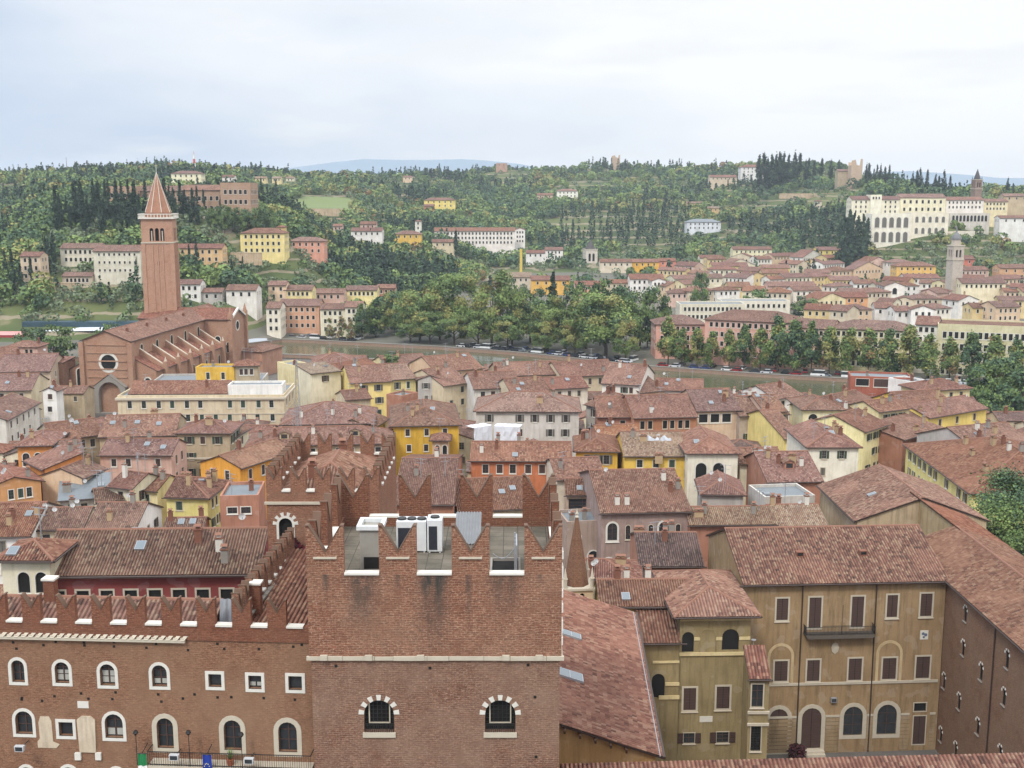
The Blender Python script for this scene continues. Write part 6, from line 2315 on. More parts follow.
# --- the brick church with its tall campanile
def church():
 za = at_depth(103, 331, 335).z
 zb = 0
 A = at_depth(81, 341, 336)
 B = at_depth(130.5, 340, 334)
 ze = (A.z + B.z) / 2
 R1 = at_depth(204, 304, 412)
 ax = Vector((R1.x - (A.x + B.x) / 2, R1.y - (A.y + B.y) / 2, 0))
 L = ax.length
 ax.normalize()
 yaw = math.atan2(ax.y, ax.x) - math.pi / 2
 W = 14.6
 o = Vector(((A.x + B.x) / 2, (A.y + B.y) / 2, 0)) - Vector((math.cos(yaw), math.sin(yaw), 0)) * W / 2
 root = thing('church', 'large brick gothic church with a round window, stepped buttresses and long red nave roof', 'church', (o.x, o.y, 0), yaw)
 bm = bricks((172, 130, 106), (152, 110, 90), (192, 158, 134), .22, .5, 'church_brick', (), .6)
 fb = bricks((150, 108, 88), (126, 90, 74), (176, 146, 122), .32, .9, 'church_front_brick', (), .5)
 ti = tiles('red', .4, .5, .5)
 pit = (za - ze) / (W / 2)
 rw = dict(k='round', u=W * .53, v=12.6, w=4.6, h=4.6, st='void', fw=.75, fr=WHITE, bars=False, sill=False)
 clere = []
 for i in range(6):
  clere.append(dict(k='arch', u=8 + i * 11.2, v=15.6, w=1.7, h=3.8, st='void', fw=.25, fr=STONE, bars=False, sill=False))
 pd = dict(k='arch', u=W * .57, v=.2, w=7.6, h=8.6, st='closed', fr=GREYST, fw=1.0, sill=False)
 volume(root, Matrix.Identity(4), W, L, 0, ze, 'gy', pit, bm, ti, .6, .5, front=[rw], right=clere, wname='nave_wall', rname='nave_roof', caps=True)
 # portal: a gabled stone porch with a deep arch
 mb = MB()
 ph = 8.0
 pts = [(0, 0), (9.6, 0), (9.6, ph), (4.8, ph + 3.4), (0, ph)]
 ah = dict(k='arch', u=4.8, v=0.1, w=6.8, h=9.2)
 wall_face(mb, (W * .57 - 4.8, -1.6, 0), (1, 0, 0), pts, [ah], 1.4)
 wall_face(mb, (W * .57 + 4.8, -1.6, 0), (0, 1, 0), [(0, 0), (1.6, 0), (1.6, ph), (0, ph)], [])
 wall_face(mb, (W * .57 - 4.8, 0, 0), (0, -1, 0), [(0, 0), (1.6, 0), (1.6, ph), (0, ph)], [])
 c = W * .57
 mb.poly([(c - 5.1, -1.8, ph - .1), (c, -1.8, ph + 3.6), (c, .1, ph + 3.6), (c - 5.1, .1, ph - .1)][::-1])
 mb.poly([(c, -1.8, ph + 3.6), (c + 5.1, -1.8, ph - .1), (c + 5.1, .1, ph - .1), (c, .1, ph + 3.6)][::-1])
 part('portal', mb.mesh('portal', GREYST), root)
 mb = MB()
 for k in range(6):
  z = 8 + k * 2.4
  mb.box(1.2, W - 1.2, -.25, -.01, z, z + .3)
 part('front_courses', mb.mesh('front_courses', bricks((176, 134, 108), (160, 116, 94), (196, 164, 140), .2, .5, 'course_brick')), root)
 for x in (-.9, W - .5):
  mb = MB()
  mb.box(x, x + 1.4, -.8, .9, 0, ze - .6)
  part('corner_pier', mb.mesh('corner_pier', bm), root)
 # aisles
 zt = 16.6
 lan = dict(k='arch', u=3.1, v=4.2, w=1.9, h=8.6, st='void', fw=.3, fr=WHITE, bars=True, sill=False)
 wl = [lan]
 vw = 7.2
 Mr = T((W + .01, 1.2, 0))
 ocu = dict(k='round', u=4.4, v=8.6, w=1.7, h=1.7, st='void', fw=.35, fr=WHITE, bars=False, sill=False)
 side = [dict(k='arch', u=6 + i * 11.2, v=4.5, w=1.6, h=5.5, st='void', fw=.2, fr=STONE, bars=False, sill=False) for i in range(5)]
 volume(root, Mr, vw, L * .74, 0, 12.6, 'sl', .5, bm, ti, .5, .2, front=[ocu], right=side, wname='aisle_wall', rname='aisle_roof')
 volume(root, T((-5.01, 1.2, 0)), 5.0, L * .74, 0, 12.6, 'sr', .5, fb, ti, .5, .2, front=[dict(lan, u=3.1)], wname='aisle_wall', rname='aisle_roof')
 # buttress walls rising over the aisle roof, with white copings
 for i in range(6):
  y = 6 + i * 11.0 * (L * .74 / 66)
  mb = MB()
  q = [(W, 12), (W + vw + .6, 12.0), (W + vw + .6, 13.4), (W, 18.4)]
  for a, b in ((y, y + .9),):
   mb.extrude_xz(q, a, b, 0)
   mb.poly([(W, a + .1, 18.45), (W + vw + .8, a + .1, 13.35), (W + vw + .8, b - .05, 13.35), (W, b - .05, 18.45)], 1)
   mb.poly([(W, a - .02, 18.15), (W + vw + .8, a - .02, 13.05), (W + vw + .8, a + .1, 13.35), (W, a + .1, 18.45)], 1)
   mb.box(W + vw + .1, W + vw + 1.3, a - .2, b + .2, 0, 14.6, 0)
   mb.cyl((W + vw + .7, y + .45), .45, .05, 14.6, 16.0, 6, 1)
  part('buttress', mb.mesh('buttress', [bm, STONE]), root)
 # transept
 Mt = T((-9, L * .755, 0))
 tw_ = 15.0
 ws = [dict(k='arch', u=9 + W + 4.5, v=5, w=1.8, h=10.5, st='void', fw=.25, fr=WHITE, bars=False, sill=False),
   dict(k='arch', u=9 + W + 8.2, v=10, w=1.2, h=3.5, st='void', fw=.2, fr=STONE, bars=False, sill=False)]
 volume(root, Mt, W + 18, tw_, 0, ze, 'gx', pit, bm, ti, .5, .4, front=ws, right=[dict(k='round', u=tw_ / 2, v=17, w=3, h=3, st='void', fw=.4, bars=False, sill=False)], wname='transept_wall', rname='transept_roof')
 mb = MB()
 X = W + 9.02
 hw = tw_ / 2
 for s in (-1, 1):
  q = [(L * .755 + hw + s * (hw + .6), ze - .2), (L * .755 + hw, ze + pit * hw + .5)]
  a, b = q
  mb.poly([(X, a[0], a[1]), (X + .7, a[0], a[1]), (X + .7, b[0], b[1]), (X, b[0], b[1])] if s > 0 else [(X, b[0], b[1]), (X + .7, b[0], b[1]), (X + .7, a[0], a[1]), (X, a[0], a[1])])
  mb.poly([(X + .7, a[0], a[1] - .7), (X + .7, b[0], b[1] - .7), (X + .7, b[0], b[1]), (X + .7, a[0], a[1])])
  mb.poly([(X, a[0], a[1]), (X, b[0], b[1]), (X, b[0], b[1] - .7), (X, a[0], a[1] - .7)])
 part('gable_coping', mb.mesh('gable_coping', WHITE), root)
 for yy in (L * .755 - .4, L * .755 + tw_ - .8):
  mb = MB()
  mb.box(X - .6, X + .9, yy, yy + 1.4, 0, ze + 1.5)
  mb.cyl((X + .15, yy + .7), .8, .05, ze + 1.5, ze + 4.2, 6)
  part('transept_pier', mb.mesh('transept_pier', bm), root)
 # choir with apse
 mb = MB()
 cy0 = L * .755 + tw_
 cc = W / 2
 rad = 6.2
 pts = [(cc - rad, cy0), (cc + rad, cy0)] + [(cc + rad * math.cos(a * math.pi / 5), cy0 + 9 + rad * math.sin(a * math.pi / 5)) for a in range(6)]
 pts = [(cc - rad, cy0), (cc + rad, cy0), (cc + rad, cy0 + 9)] + [(cc + rad * math.cos(a * math.pi / 5), cy0 + 9 + rad * math.sin(a * math.pi / 5)) for a in range(1, 6)]
 mb.prism(pts, 0, ze - 1)
 part('apse_wall', mb.mesh('apse_wall', bm), root)
 mb = MB()
 for i in range(len(pts)):
  a, b = pts[i], pts[(i + 1) % len(pts)]
  mb.poly([(a[0], a[1], ze - .9), (b[0], b[1], ze - .9), (cc, cy0 + 8, ze + 3.2)])
 part('apse_roof', mb.mesh('apse_roof', ti), root)
 # side chapel block and pier left of the front
 mb = MB()
 mb.box(-8.6, -5.1, -2.5, 5, 0, 15.0, 0)
 part('chapel_tower', mb.mesh('chapel_tower', fb), root)
 rb = MB()
 roof_slab(rb, [(-8.8, -2.7, 15.05), (-4.9, -2.7, 15.05), (-4.9, 5.2, 15.8), (-8.8, 5.2, 15.8)], .2)
 part('chapel_roof', rb.mesh('chapel_roof', [ti, GUT]), root)
 for y in (8, 22, 37, 51):
  part('chimney', chimney_mesh('brick', .8), root, T((W / 2 + 3.0, y, ze + pit * 4.2)))
 # campanile
 c = at_depth(159, 290, 404)
 wl_, wr_ = at_depth(141.3, 222, 404).x, at_depth(176.2, 222, 404).x
 w = (wr_ - wl_) / 2
 zt_ = at_depth(159, 219, 404 - w).z
 zs_ = at_depth(154, 172, 404).z
 cr = thing('campanile', 'tall red brick campanile with triple arched belfry openings and a pointed brick spire', 'bell tower', ((wl_ + wr_) / 2, 404, 0), .42 * 0 + R(8))
 cb = bricks((184, 140, 114), (164, 120, 98), (204, 168, 144), .25, .6, 'campanile_brick', (), .6)
 w *= .86
 zbl = at_depth(159, 241, 404 - w).z
 tri = []
 for k in (-1, 0, 1):
  tri.append(dict(k='arch', u=w + k * 2.05 * w / 6, v=zbl, w=1.5 * w / 6, h=4.4))
 slit = dict(k='arch', u=w, v=zbl - 8.5, w=.7, h=1.8)
 mb = MB()
 for o_, u in (((-w, -w, 0), (1, 0, 0)), ((w, -w, 0), (0, 1, 0)), ((w, w, 0), (-1, 0, 0)), ((-w, w, 0), (0, -1, 0))):
  wall_face(mb, o_, u, [(0, 0), (2 * w, 0), (2 * w, zt_), (0, zt_)], tri + [slit], .9)
 for sx in (-1, 1):
  for sy in (-1, 1):
   x0, x1 = sorted((sx * w * .78, sx * (w + .25)))
   y0, y1 = sorted((sy * w * .78, sy * (w + .25)))
   mb.box(x0, x1, y0, y1, 0, zbl - 1.0)
 for k in (-.33, 0.0, .33):
  mb.box(k * w - .25, k * w + .25, -w - .22, -w + .001, 0, zbl - 1.2)
  mb.box(w - .001, w + .22, k * w - .25, k * w + .25, 0, zbl - 1.2)
 part('shaft', mb.mesh('shaft', cb), cr)
 mb = MB()
 mb.box(-w + .95, w - .95, -w + .95, w - .95, zbl - 10, zbl + 5.2)
 part('bell_chamber', mb.mesh('bell_chamber', VOID), cr)
 mb = MB()
 for s in (-.5, .5):
  mb.cyl((s * 2.05 * w / 3, -w + .3), .22, .22, zbl, zbl + 3.4, 8)
  mb.cyl((w - .3, s * 2.05 * w / 3), .22, .22, zbl, zbl + 3.4, 8)
 mb.box(-w - .3, w + .3, -w - .3, w + .3, zbl - .8, zbl - .35)
 part('belfry_columns', mb.mesh('belfry_columns', STONE), cr)
 mb = MB()
 mb.box(-w - .75, w + .75, -w - .75, w + .75, zt_, zt_ + .5)
 for i in range(12):
  x = -w - .6 + (2 * w + 1.2) * i / 11
  for y in (-w - .6, w + .6):
   mb.box(x - .12, x + .12, y - .12, y + .12, zt_ + .5, zt_ + 1.5)
   mb.box(y - .12, y + .12, x - .12, x + .12, zt_ + .503, zt_ + 1.497)
 for s in (-1, 1):
  mb.box(-w - .75, w + .75, s * (w + .6) - .16, s * (w + .6) + .16, zt_ + 1.5, zt_ + 1.75)
  mb.box(s * (w + .6) - .16, s * (w + .6) + .16, -w - .43, w + .43, zt_ + 1.5, zt_ + 1.747)
 part('balustrade', mb.mesh('balustrade', WHITE), cr)
 mb = MB()
 n = 8
 rr = w * .86
 for k in range(n):
  a0, a1 = math.pi / 8 + k * math.pi / 4, math.pi / 8 + (k + 1) * math.pi / 4
  b = (rr * math.cos(a0), rr * math.sin(a0), zt_ + 2.2)
  c_ = (rr * math.cos(a1), rr * math.sin(a1), zt_ + 2.2)
  b0 = (b[0], b[1], zt_ + .4)
  c0 = (c_[0], c_[1], zt_ + .4)
  mb.poly([b0, c0, c_, b], 0)
  mb.poly([b, c_, (0, 0, zs_)], 0)
  mb.tube(b, (0, 0, zs_), .13, 4, 1, .06)
 mb.tube((0, 0, zs_ - .5), (0, 0, zs_ + 2.5), .08, 5, 1)
 part('spire', mb.mesh('spire', [bricks((168, 122, 98), (150, 106, 86), (182, 142, 118), .25, .6, 'spire_brick_red', (), .3), WHITE]), cr)
church()
# ------------------------------------------------------------------ beyond the river
def FH(x1, x2, ye, h, dep, rt, wall, tk, label, rows=1, cols=None, p=.36, st='void', yaw=None, D=None, side=True, name='house', cat='house', group=None,
  wm=None, ww=1.1, wh=1.7, ex=(), o=.6, fw=.12, flat_mat=None, kk='rect', sh=None, base=None, wd=None, skew=0.0, step=3.5, first=1.0):
 """a house beyond the river: its front eave runs from photo pixel (x1, ye) to (x2, ye + skew); it stands on the land there"""
 xm = (x1 + x2) / 2
 if D is not None and D < 100:
  D += bank(xm)
 if D is None:
  q = hit_ground(xm, ye + skew / 2, h)
  D = q.y
 a = at_depth(x1, ye, D)
 zt = a.z
 b = at(x2, ye + skew, zt) if skew else at_depth(x2, ye, D)
 b.z = zt
 g = min(ground(a.x, D), ground(b.x, b.y), ground(a.x, D + dep), ground(b.x, b.y + dep)) - .5
 if base is not None:
  g = base
 u = (b - a)
 w = u.length
 yw = math.atan2(u.y, u.x)
 root = thing(name, label, cat, (a.x, a.y, g), yw, group)
 rr = random.Random(sum(ord(c) * (i + 1) for i, c in enumerate(label)))
 zl = zt - g
 fr = win_rows(w, zl, rows, cols, ww, wh, first, step, st, min(1.4, w * .1), 1.0, sh, kk, fw, WHITE, False, rr)
 for q in fr:
  q['bars'] = False
  if wd:
   q['wood'] = wd
 sd = win_rows(dep, zl, rows, max(1, int(dep / 4)), ww, wh, first, step, st, 1.2, 1.0, sh, kk, fw, WHITE, False, rr) if side else []
 for q in sd:
  q['bars'] = False
 kw = {'right': sd} if xm < 512 else {'left': sd}
 volume(root, Matrix.Identity(4), w, dep, 0, zl, rt, p, wm or plaster(wall, .4), tiles(tk) if tk else (flat_mat or BLUEGREY), o, .3, fr, gutter=False,
   caps=False, extras=ex, **kw)
 FOOT.append(((a.x + b.x) / 2, D + dep / 2, w / 2, dep / 2, yw, zt))
 return root
# --- riverside row on the far quay
FH(266, 280, 308, 13, 12, 'gx', (226, 216, 196), 'mauve', 'narrow cream house at the left end of the far quay, beside the pink balcony house', 3, 2)
FH(279, 319, 305.5, 14, 13, 'gx', (206, 158, 128), 'mauve', 'salmon pink riverside house with balconies and a white ground floor on the far quay', 3, 6, D=16)
FH(320, 345, 309, 12, 11, 'gx', CREAM, 'mauve', 'cream riverside house right of the pink balcony house', 3, 4, D=16)
FH(345, 362, 307, 12.5, 11, 'gx', (232, 222, 196), 'mauve', 'cream balcony house half hidden by the first quay trees', 3, 3, D=16)
FH(284, 312, 290, 10, 11, 'gx', (228, 206, 146), 'mauve', 'yellow house behind the salmon pink riverside house', 1, 5)
FH(268, 286, 285, 11, 9, 'gx', (222, 190, 160), 'mauve', 'peach house with a side tower left of the yellow back house', 2, 2)
FH(312, 344, 293, 9, 10, 'gx', PINK, 'mauve', 'low mauve roof behind the cream riverside house', 1, 4)
FH(346, 377, 290, 9, 10, 'gx', (232, 214, 150), 'mauve', 'pale yellow house with six windows left of the plane trees', 1, 6)
FH(377, 395, 288, 8, 9, 'gx', TER, 'red', 'red roofed house peeping over the plane trees at their left end', 1, 3)
FH(226, 256, 290, 9, 11, 'gx', (222, 216, 206), 'mauve', 'white house right of the campanile with three dark windows', 1, 3)
FH(178, 200, 284, 7, 9, 'gx', WHT, 'mauve', 'small white house with a bell gable just right of the campanile', 2, 3)
FH(200, 222, 292, 6, 8, 'gx', GRY, 'mauve', 'grey stone house on the slope right of the campanile', 1, 2)
# --- terrace houses on the left hill
FH(60, 100, 248, 9, 11, 'gx', (214, 204, 182), 'brown', 'pale house with a loggia at the left of the hillside monastery', 2, 7)
FH(93, 140, 251, 15, 13, 'gx', (208, 200, 180), 'mauve', 'long off-white monastery range with small windows below the cypresses', 3, 8, ww=.8, wh=1.1)
FH(176, 222, 248, 8, 10, 'gx', (214, 176, 130), 'red', 'peach house with a pale red roof just right of the campanile top', 2, 6)
FH(20, 40, 256, 14, 9, 'gx', (206, 182, 156), 'mauve', 'tall narrow house among trees on the left hillside', 4, 3)
FH(62, 92, 276, 6, 8, 'gx', (196, 178, 156), 'mauve', 'low ruined range of arches above the ancient theatre', 1, 6, kk='arch')
FH(240, 284, 233, 14, 13, 'hip', (228, 206, 140), 'brown', 'big yellow villa with three rows of windows and a roof turret on the left hill', 3, 7)
FH(276, 284, 227, 16, 7, 'hip', (220, 190, 130), 'red', 'roof turret room of the big yellow villa', 1, 1, side=False)
FH(288, 324, 241, 9, 11, 'hip', (212, 152, 130), 'mauve', 'pink villa with a hipped roof right of the big yellow villa', 2, 5)
# castle on the hill
CB = bricks((182, 148, 122), (164, 130, 108), (200, 172, 148), .3, .8, 'castle_brick', (), .5)
def castle():
 D = 655
 def blk(x1, x2, yt, hh, dep, label, crow, flat=True, D=D):
  r = FH(x1, x2, yt, hh, dep, 'flat' if flat else 'gx', TER, 'mauve' if not flat else None, label, 2, crow, D=D, wm=CB, cat='castle', name='castle_block', flat_mat=GREYST, step=5.5, first=3.5, ww=1.6, wh=2.4)
 blk(106, 136, 187, 22, 20, 'left brick tower block of the hilltop barracks castle, behind the cypresses', 4)
 blk(134, 184, 191, 18, 16, 'long middle brick range of the hilltop castle behind the campanile spire', 8, False, 662)
 blk(182, 222, 190, 20, 16, 'right brick range of the hilltop castle with a tiled roof', 6, False, 662)
 blk(220, 250, 183.5, 26, 20, 'taller square brick block at the right end of the hilltop castle', 5)
 FH(238, 253, 209, 10, 8, 'flat', TER, None, 'low brick bastion in front of the hilltop castle, right end', 0, D=630, wm=CB, name='bastion', cat='bastion', flat_mat=GREYST)
castle()
FH(171, 201, 173.5, 14, 12, 'hip', (232, 222, 186), 'mauve', 'large cream villa on the skyline behind the castle', 2, 5, D=930)
FH(222, 234, 177, 8, 9, 'gx', WHT, 'mauve', 'small white skyline house right of the cream villa', 1, 2, D=950)
FH(255, 266, 178, 8, 8, 'gx', (222, 200, 150), 'pale', 'first of the pale farm houses on the skyline right of the castle', 1, 3, D=1150)
FH(272, 281, 178, 7, 8, 'gx', (222, 200, 150), 'pale', 'second of the pale farm houses on the skyline right of the castle', 1, 3, D=1200)
FH(286, 294, 178, 6, 8, 'gx', CREAM, 'pale', 'smallest of the pale farm houses on the skyline right of the castle', 1, 2, D=1250)
# mid hill
FH(351, 382, 231, 11, 12, 'gx', (226, 220, 212), 'red', 'white villa with a long red roof below the green meadow', 1, 5)
FH(360, 376, 224, 10, 10, 'gx', PINK, 'red', 'pink roofed house behind the white villa below the meadow', 1, 3)
FH(333, 342, 226, 10, 8, 'gx', PINK, 'red', 'pale red house among trees left of the white villa', 1, 2)
FH(394, 421, 234, 9, 12, 'hip', (218, 176, 84), 'mauve', 'yellow house with a grey hipped roof among trees, left of the long white convent', 1, 4)
FH(415, 421, 221, 14, 6, 'hip', (226, 220, 206), 'mauve', 'little white belvedere tower above the yellow hidden house', 2, 1, side=False)
FH(434, 515, 231, 17, 14, 'gx', (232, 222, 212), 'red', 'long white convent with three rows of windows in the middle distance', 3, 22, cat='convent', name='convent', ww=1.2, wh=1.9)
FH(515, 525, 230, 18, 16, 'gy', (236, 228, 220), 'red', 'gabled white end wing of the long convent', 3, 3, cat='convent', name='convent_wing')
FH(432, 455, 242, 7, 10, 'gx', BEI, 'mauve', 'low mauve roofed house in front of the long white convent', 1, 3)
FH(424, 455, 200, 10, 12, 'hip', (230, 206, 120), 'red', 'bright yellow villa with trees on the middle hill', 2, 5)
FH(424, 434, 206, 6, 9, 'gx', (196, 132, 104), 'red', 'red annex left of the bright yellow villa', 1, 2)
FH(403, 412, 177, 9, 8, 'gx', (222, 190, 160), 'mauve', 'small pinkish house on the middle skyline', 1, 2, D=1420)
FH(557, 578, 191, 13, 12, 'hip', (236, 232, 214), 'mauve', 'white villa with three rows of windows on the wooded hill', 3, 5)
FH(537, 553, 195, 7, 11, 'gx', (206, 178, 150), 'red', 'low red roofed farm left of the white hill villa', 1, 3)
FH(687, 721, 222, 11, 14, 'hip', (216, 218, 222), None, 'pale house with a blue-grey hipped roof beyond the cypress grove', 2, 7)
FH(710, 737, 177, 11, 13, 'gx', (206, 186, 160), 'mauve', 'low stone farm range left of the white hilltop mansion', 1, 6)
FH(741, 768, 167, 17, 16, 'hip', (226, 222, 216), 'mauve', 'white hilltop mansion with a terrace, upper right', 3, 6)
FH(697, 703, 166, 7, 7, 'gx', WHT, 'mauve', 'tiny white house on the ridge left of the hilltop mansion', 1, 1)
FH(687, 703, 203, 6, 8, 'gx', (196, 166, 126), 'pale', 'tan terrace house above the blue-grey roofed house', 1, 2)
FH(708, 719, 208, 6, 8, 'gx', (206, 170, 120), 'pale', 'small ochre terrace house above the blue-grey roofed house', 1, 2)
FH(816, 822, 201, 9, 7, 'hip', (206, 194, 172), 'mauve', 'small tower house among the dark trees left of the arcaded convent', 2, 1)
# --- ruined towers of the old town wall on the ridge
def ruin(x1, x2, yt, yb, D, label, notch):
 a, b = at_depth(x1, yb, D), at_depth(x2, yb, D)
 zt = at_depth(x1, yt, D).z
 w = b.x - a.x
 g = ground(a.x, D) - 1
 t = thing('ruined_tower', label, 'ruined tower', (a.x, D, g))
 h = zt - g
 mb = MB()
 mb.box(0, w, .4, w, 0, h * .8)
 out = [(0, 0), (w, 0), (w, h), (w * .8, h), (w * .76, h * (1 - notch)), (w * .45, h * (1 - notch * .7)), (w * .36, h * .98), (0, h * .95)]
 mb.extrude_xz(out, 0, .397)
 mb.box(0, w * .35, w + .003, w + .4, 0, h * .9)
 part('wall', mb.mesh('wall', bricks((206, 176, 150), (190, 160, 136), (220, 200, 176), .3, .8, 'ruin_stone')), t)
ruin(612, 620, 155, 166, 1560, 'square ruined wall tower on the middle of the skyline', .2)
ruin(851, 862, 159, 178, 1150, 'tall pale ruined wall tower on the right-hand ridge', .25)
FH(838, 851, 171, 8, 10, 'gx', (176, 158, 132), 'mauve', 'low stone wall house left of the tall pale ruined tower', 0, D=1165)
FH(496, 507, 163.5, 8, 9, 'flat', (176, 140, 120), None, 'squat reddish tower on the skyline above the white hill villa', 1, 2, D=1580, flat_mat=GREYST)
# --- the arcaded convent on the right
FH(872, 912, 214.5, 27, 15, 'flat', (234, 226, 206), None, 'white convent block with two tiers of five tall arches', 2, 5, D=832, kk='arch', ww=3.2, wh=7.3, wd=SHGREY, st='closed', step=10.4, first=2.0, side=False, flat_mat=GREYST, cat='convent', name='convent_block', fw=.4)  # closed grey leaves stand in for the shaded interiors of the open arches
FH(912, 949, 213.5, 26, 15, 'flat', (230, 220, 196), None, 'cream right half of the arcaded convent block with three tiers of windows', 3, 5, D=834, kk='arch', ww=2.2, wh=4.2, wd=SHGREY, st='closed', step=8, first=2.2, side=False, flat_mat=GREYST, cat='convent', name='convent_block', fw=.3)  # same grey infill in place of shaded arch interiors
FH(852, 900, 199.5, 18, 14, 'gx', (234, 224, 196), 'mauve', 'left cream range of the upper convent under a mauve roof', 3, 9, D=868, cat='convent', name='convent_range')
FH(871, 882, 195.5, 20, 12, 'flat', (236, 228, 204), None, 'small cream attic block rising from the left convent range', 1, 3, D=866, flat_mat=GREYST)
FH(900, 946, 197.5, 20, 15, 'gx', (236, 224, 188), 'mauve', 'large yellow-cream convent building with rows of big windows', 2, 7, D=872, cat='convent', name='convent_range', ww=1.6, wh=2.4, step=5.5, first=2)
FH(946, 984, 200, 16, 13, 'gx', (236, 226, 214), 'red', 'pinkish cream convent wing right of the large yellow-cream one', 2, 9, D=876, cat='convent', name='convent_range')
FH(984, 1008, 201.5, 14, 11, 'gx', (226, 210, 168), 'mauve', 'yellow wing at the right end of the convent', 2, 6, D=880, cat='convent', name='convent_range')
FH(950, 990, 214, 13, 6, 'flat', (200, 192, 180), None, 'grey arcaded terrace wall below the convent wings', 1, 10, D=858, kk='arch', ww=1.8, wh=4.5, st='void', side=False, flat_mat=GREYST, cat='terrace wall', name='terrace_wall')
FH(944, 975, 232, 9, 7, 'flat', (214, 204, 186), None, 'sloping pale ramp wall below the arcaded terrace', 0, D=838, flat_mat=GREYST, cat='wall', name='ramp_wall')
FH(1000, 1030, 218, 8, 10, 'gx', WHT, 'mauve', 'white house at the right edge below the convent', 1, 3, D=850)
FH(1004, 1030, 196, 10, 10, 'gx', (190, 170, 140), 'mauve', 'stone house among trees at the right edge beside the convent', 1, 3, D=900)
def bell_tower(x0, x1, yt, ys, yb, D, label, col, dome):
 a, b = at_depth(x0, yb, D), at_depth(x1, yb, D)
 w = (b.x - a.x) / 2 * (.82 if dome else 1)
 xc = (a.x + b.x) / 2
 g = ground(xc, D) - 1
 zs, zt = at_depth(x0, ys, D).z - g, at_depth(x0, yt, D).z - g
 t = thing('bell_tower', label, 'bell tower', (xc, D, g), .2)
 m = bricks(col, tuple(int(c * .86) for c in col), tuple(min(255, int(c * 1.12)) for c in col), .3, .8, 'bell_tower_stone')
 ops = [dict(k='arch', u=w - w * .33, v=zs - w * 1.9, w=w * .42, h=w * 1.3), dict(k='arch', u=w + w * .33, v=zs - w * 1.9, w=w * .42, h=w * 1.3)]
 mb = MB()
 for o_, u in (((-w, -w, 0), (1, 0, 0)), ((w, -w, 0), (0, 1, 0)), ((w, w, 0), (-1, 0, 0)), ((-w, w, 0), (0, -1, 0))):
  wall_face(mb, o_, u, [(0, 0), (2 * w, 0), (2 * w, zs), (0, zs)], ops, w * .25)
 part('shaft', mb.mesh('shaft', m), t)
 mb = MB()
 mb.box(-w * .7, w * .7, -w * .7, w * .7, zs - w * 2.2, zs - .1)
 part('bell_chamber', mb.mesh('bell_chamber', VOID), t)
 mb = MB()
 for z in (zs - w * 2.4, zs):
  mb.box(-w - .35, w + .35, -w - .35, w + .35, z, z + .5)
 part('cornice', mb.mesh('cornice', STONE), t)
 mb = MB()
 if dome:
  hh = zt - zs
  mb.cyl((0, 0), w * .8, w * .8, zs + .5, zs + hh * .35, 8, 0)
  prof = [(.92, .35), (.85, .45), (.62, .58), (.3, .68), (.14, .72), (.12, .85), (.02, 1.0)]
  for k in range(len(prof) - 1):
   mb.cyl((0, 0), w * prof[k][0], w * prof[k + 1][0], zs + hh * prof[k][1], zs + hh * prof[k + 1][1], 10, 1)
 else:
  mb.cyl((0, 0), w * .95, w * .04, zs + .5, zt, 8, 1)
  for sx in (-1, 1):
   for sy in (-1, 1):
    mb.cyl((sx * w * .85, sy * w * .85), w * .14, .02, zs + .5, zs + (zt - zs) * .35, 6, 1)
 part('top', mb.mesh('top', [m, plain('lead_grey' if dome else 'dark_slate', (112, 112, 112) if dome else (76, 72, 72), .7)]), t)
bell_tower(946, 960, 227, 246, 292, 655, 'grey stone bell tower with a small lead dome among the houses on the right', (198, 186, 172), True)
bell_tower(972, 979.5, 169, 180, 200, 905, 'slender bell tower with a dark pointed spire beside the convent', (150, 130, 116), False)
bell_tower(584, 596, 240, 249.5, 266, 905, 'pale square belfry with a small roof in the middle of the far town', (216, 206, 194), False)
# --- far quay palaces on the right
FH(656, 705, 324, 15, 15, 'hip', (212, 158, 140), 'mauve', 'pink riverside palace wing with a white glazed loggia under the roof', 3, 8, cat='palace', name='palace', D=25)
FH(705, 797, 319, 17.5, 17, 'hip', (214, 164, 146), 'mauve', 'long pink riverside palace behind the pruned quay trees', 4, 15, cat='palace', name='palace', skew=4, D=23)
FH(797, 832, 327, 15, 14, 'gx', (222, 186, 160), 'mauve', 'peach riverside house right of the long pink palace', 3, 6, skew=2, D=23)
FH(832, 916, 328, 17.5, 14, 'hip', (216, 202, 158), 'mauve', 'cream yellow riverside palace behind the middle of the tree row', 4, 14, cat='palace', name='palace', skew=3, D=23)
FH(916, 938, 324, 18, 13, 'gx', (226, 220, 206), 'mauve', 'pale blank-walled riverside house left of the large yellow palace', 2, 3, skew=1, D=23)
FH(938, 1050, 325, 23, 18, 'flat', (204, 194, 156), None, 'large yellow palace with a deep cornice at the right end of the tree row', 5, 17, cat='palace', name='palace', skew=4, D=25, ww=1.2, wh=2.2, step=4.2, first=2.2, flat_mat=tiles('red'), fw=.2)
FH(680, 745, 305, 13, 13, 'flat', (212, 204, 182), None, 'long pale flat-roofed building behind the pink palace', 2, 14, cat='building', name='building')
FH(722, 790, 302, 13, 13, 'flat', (216, 208, 190), None, 'second flat-roofed cream building behind the pink palace, further right', 1, 12, cat='building', name='building')
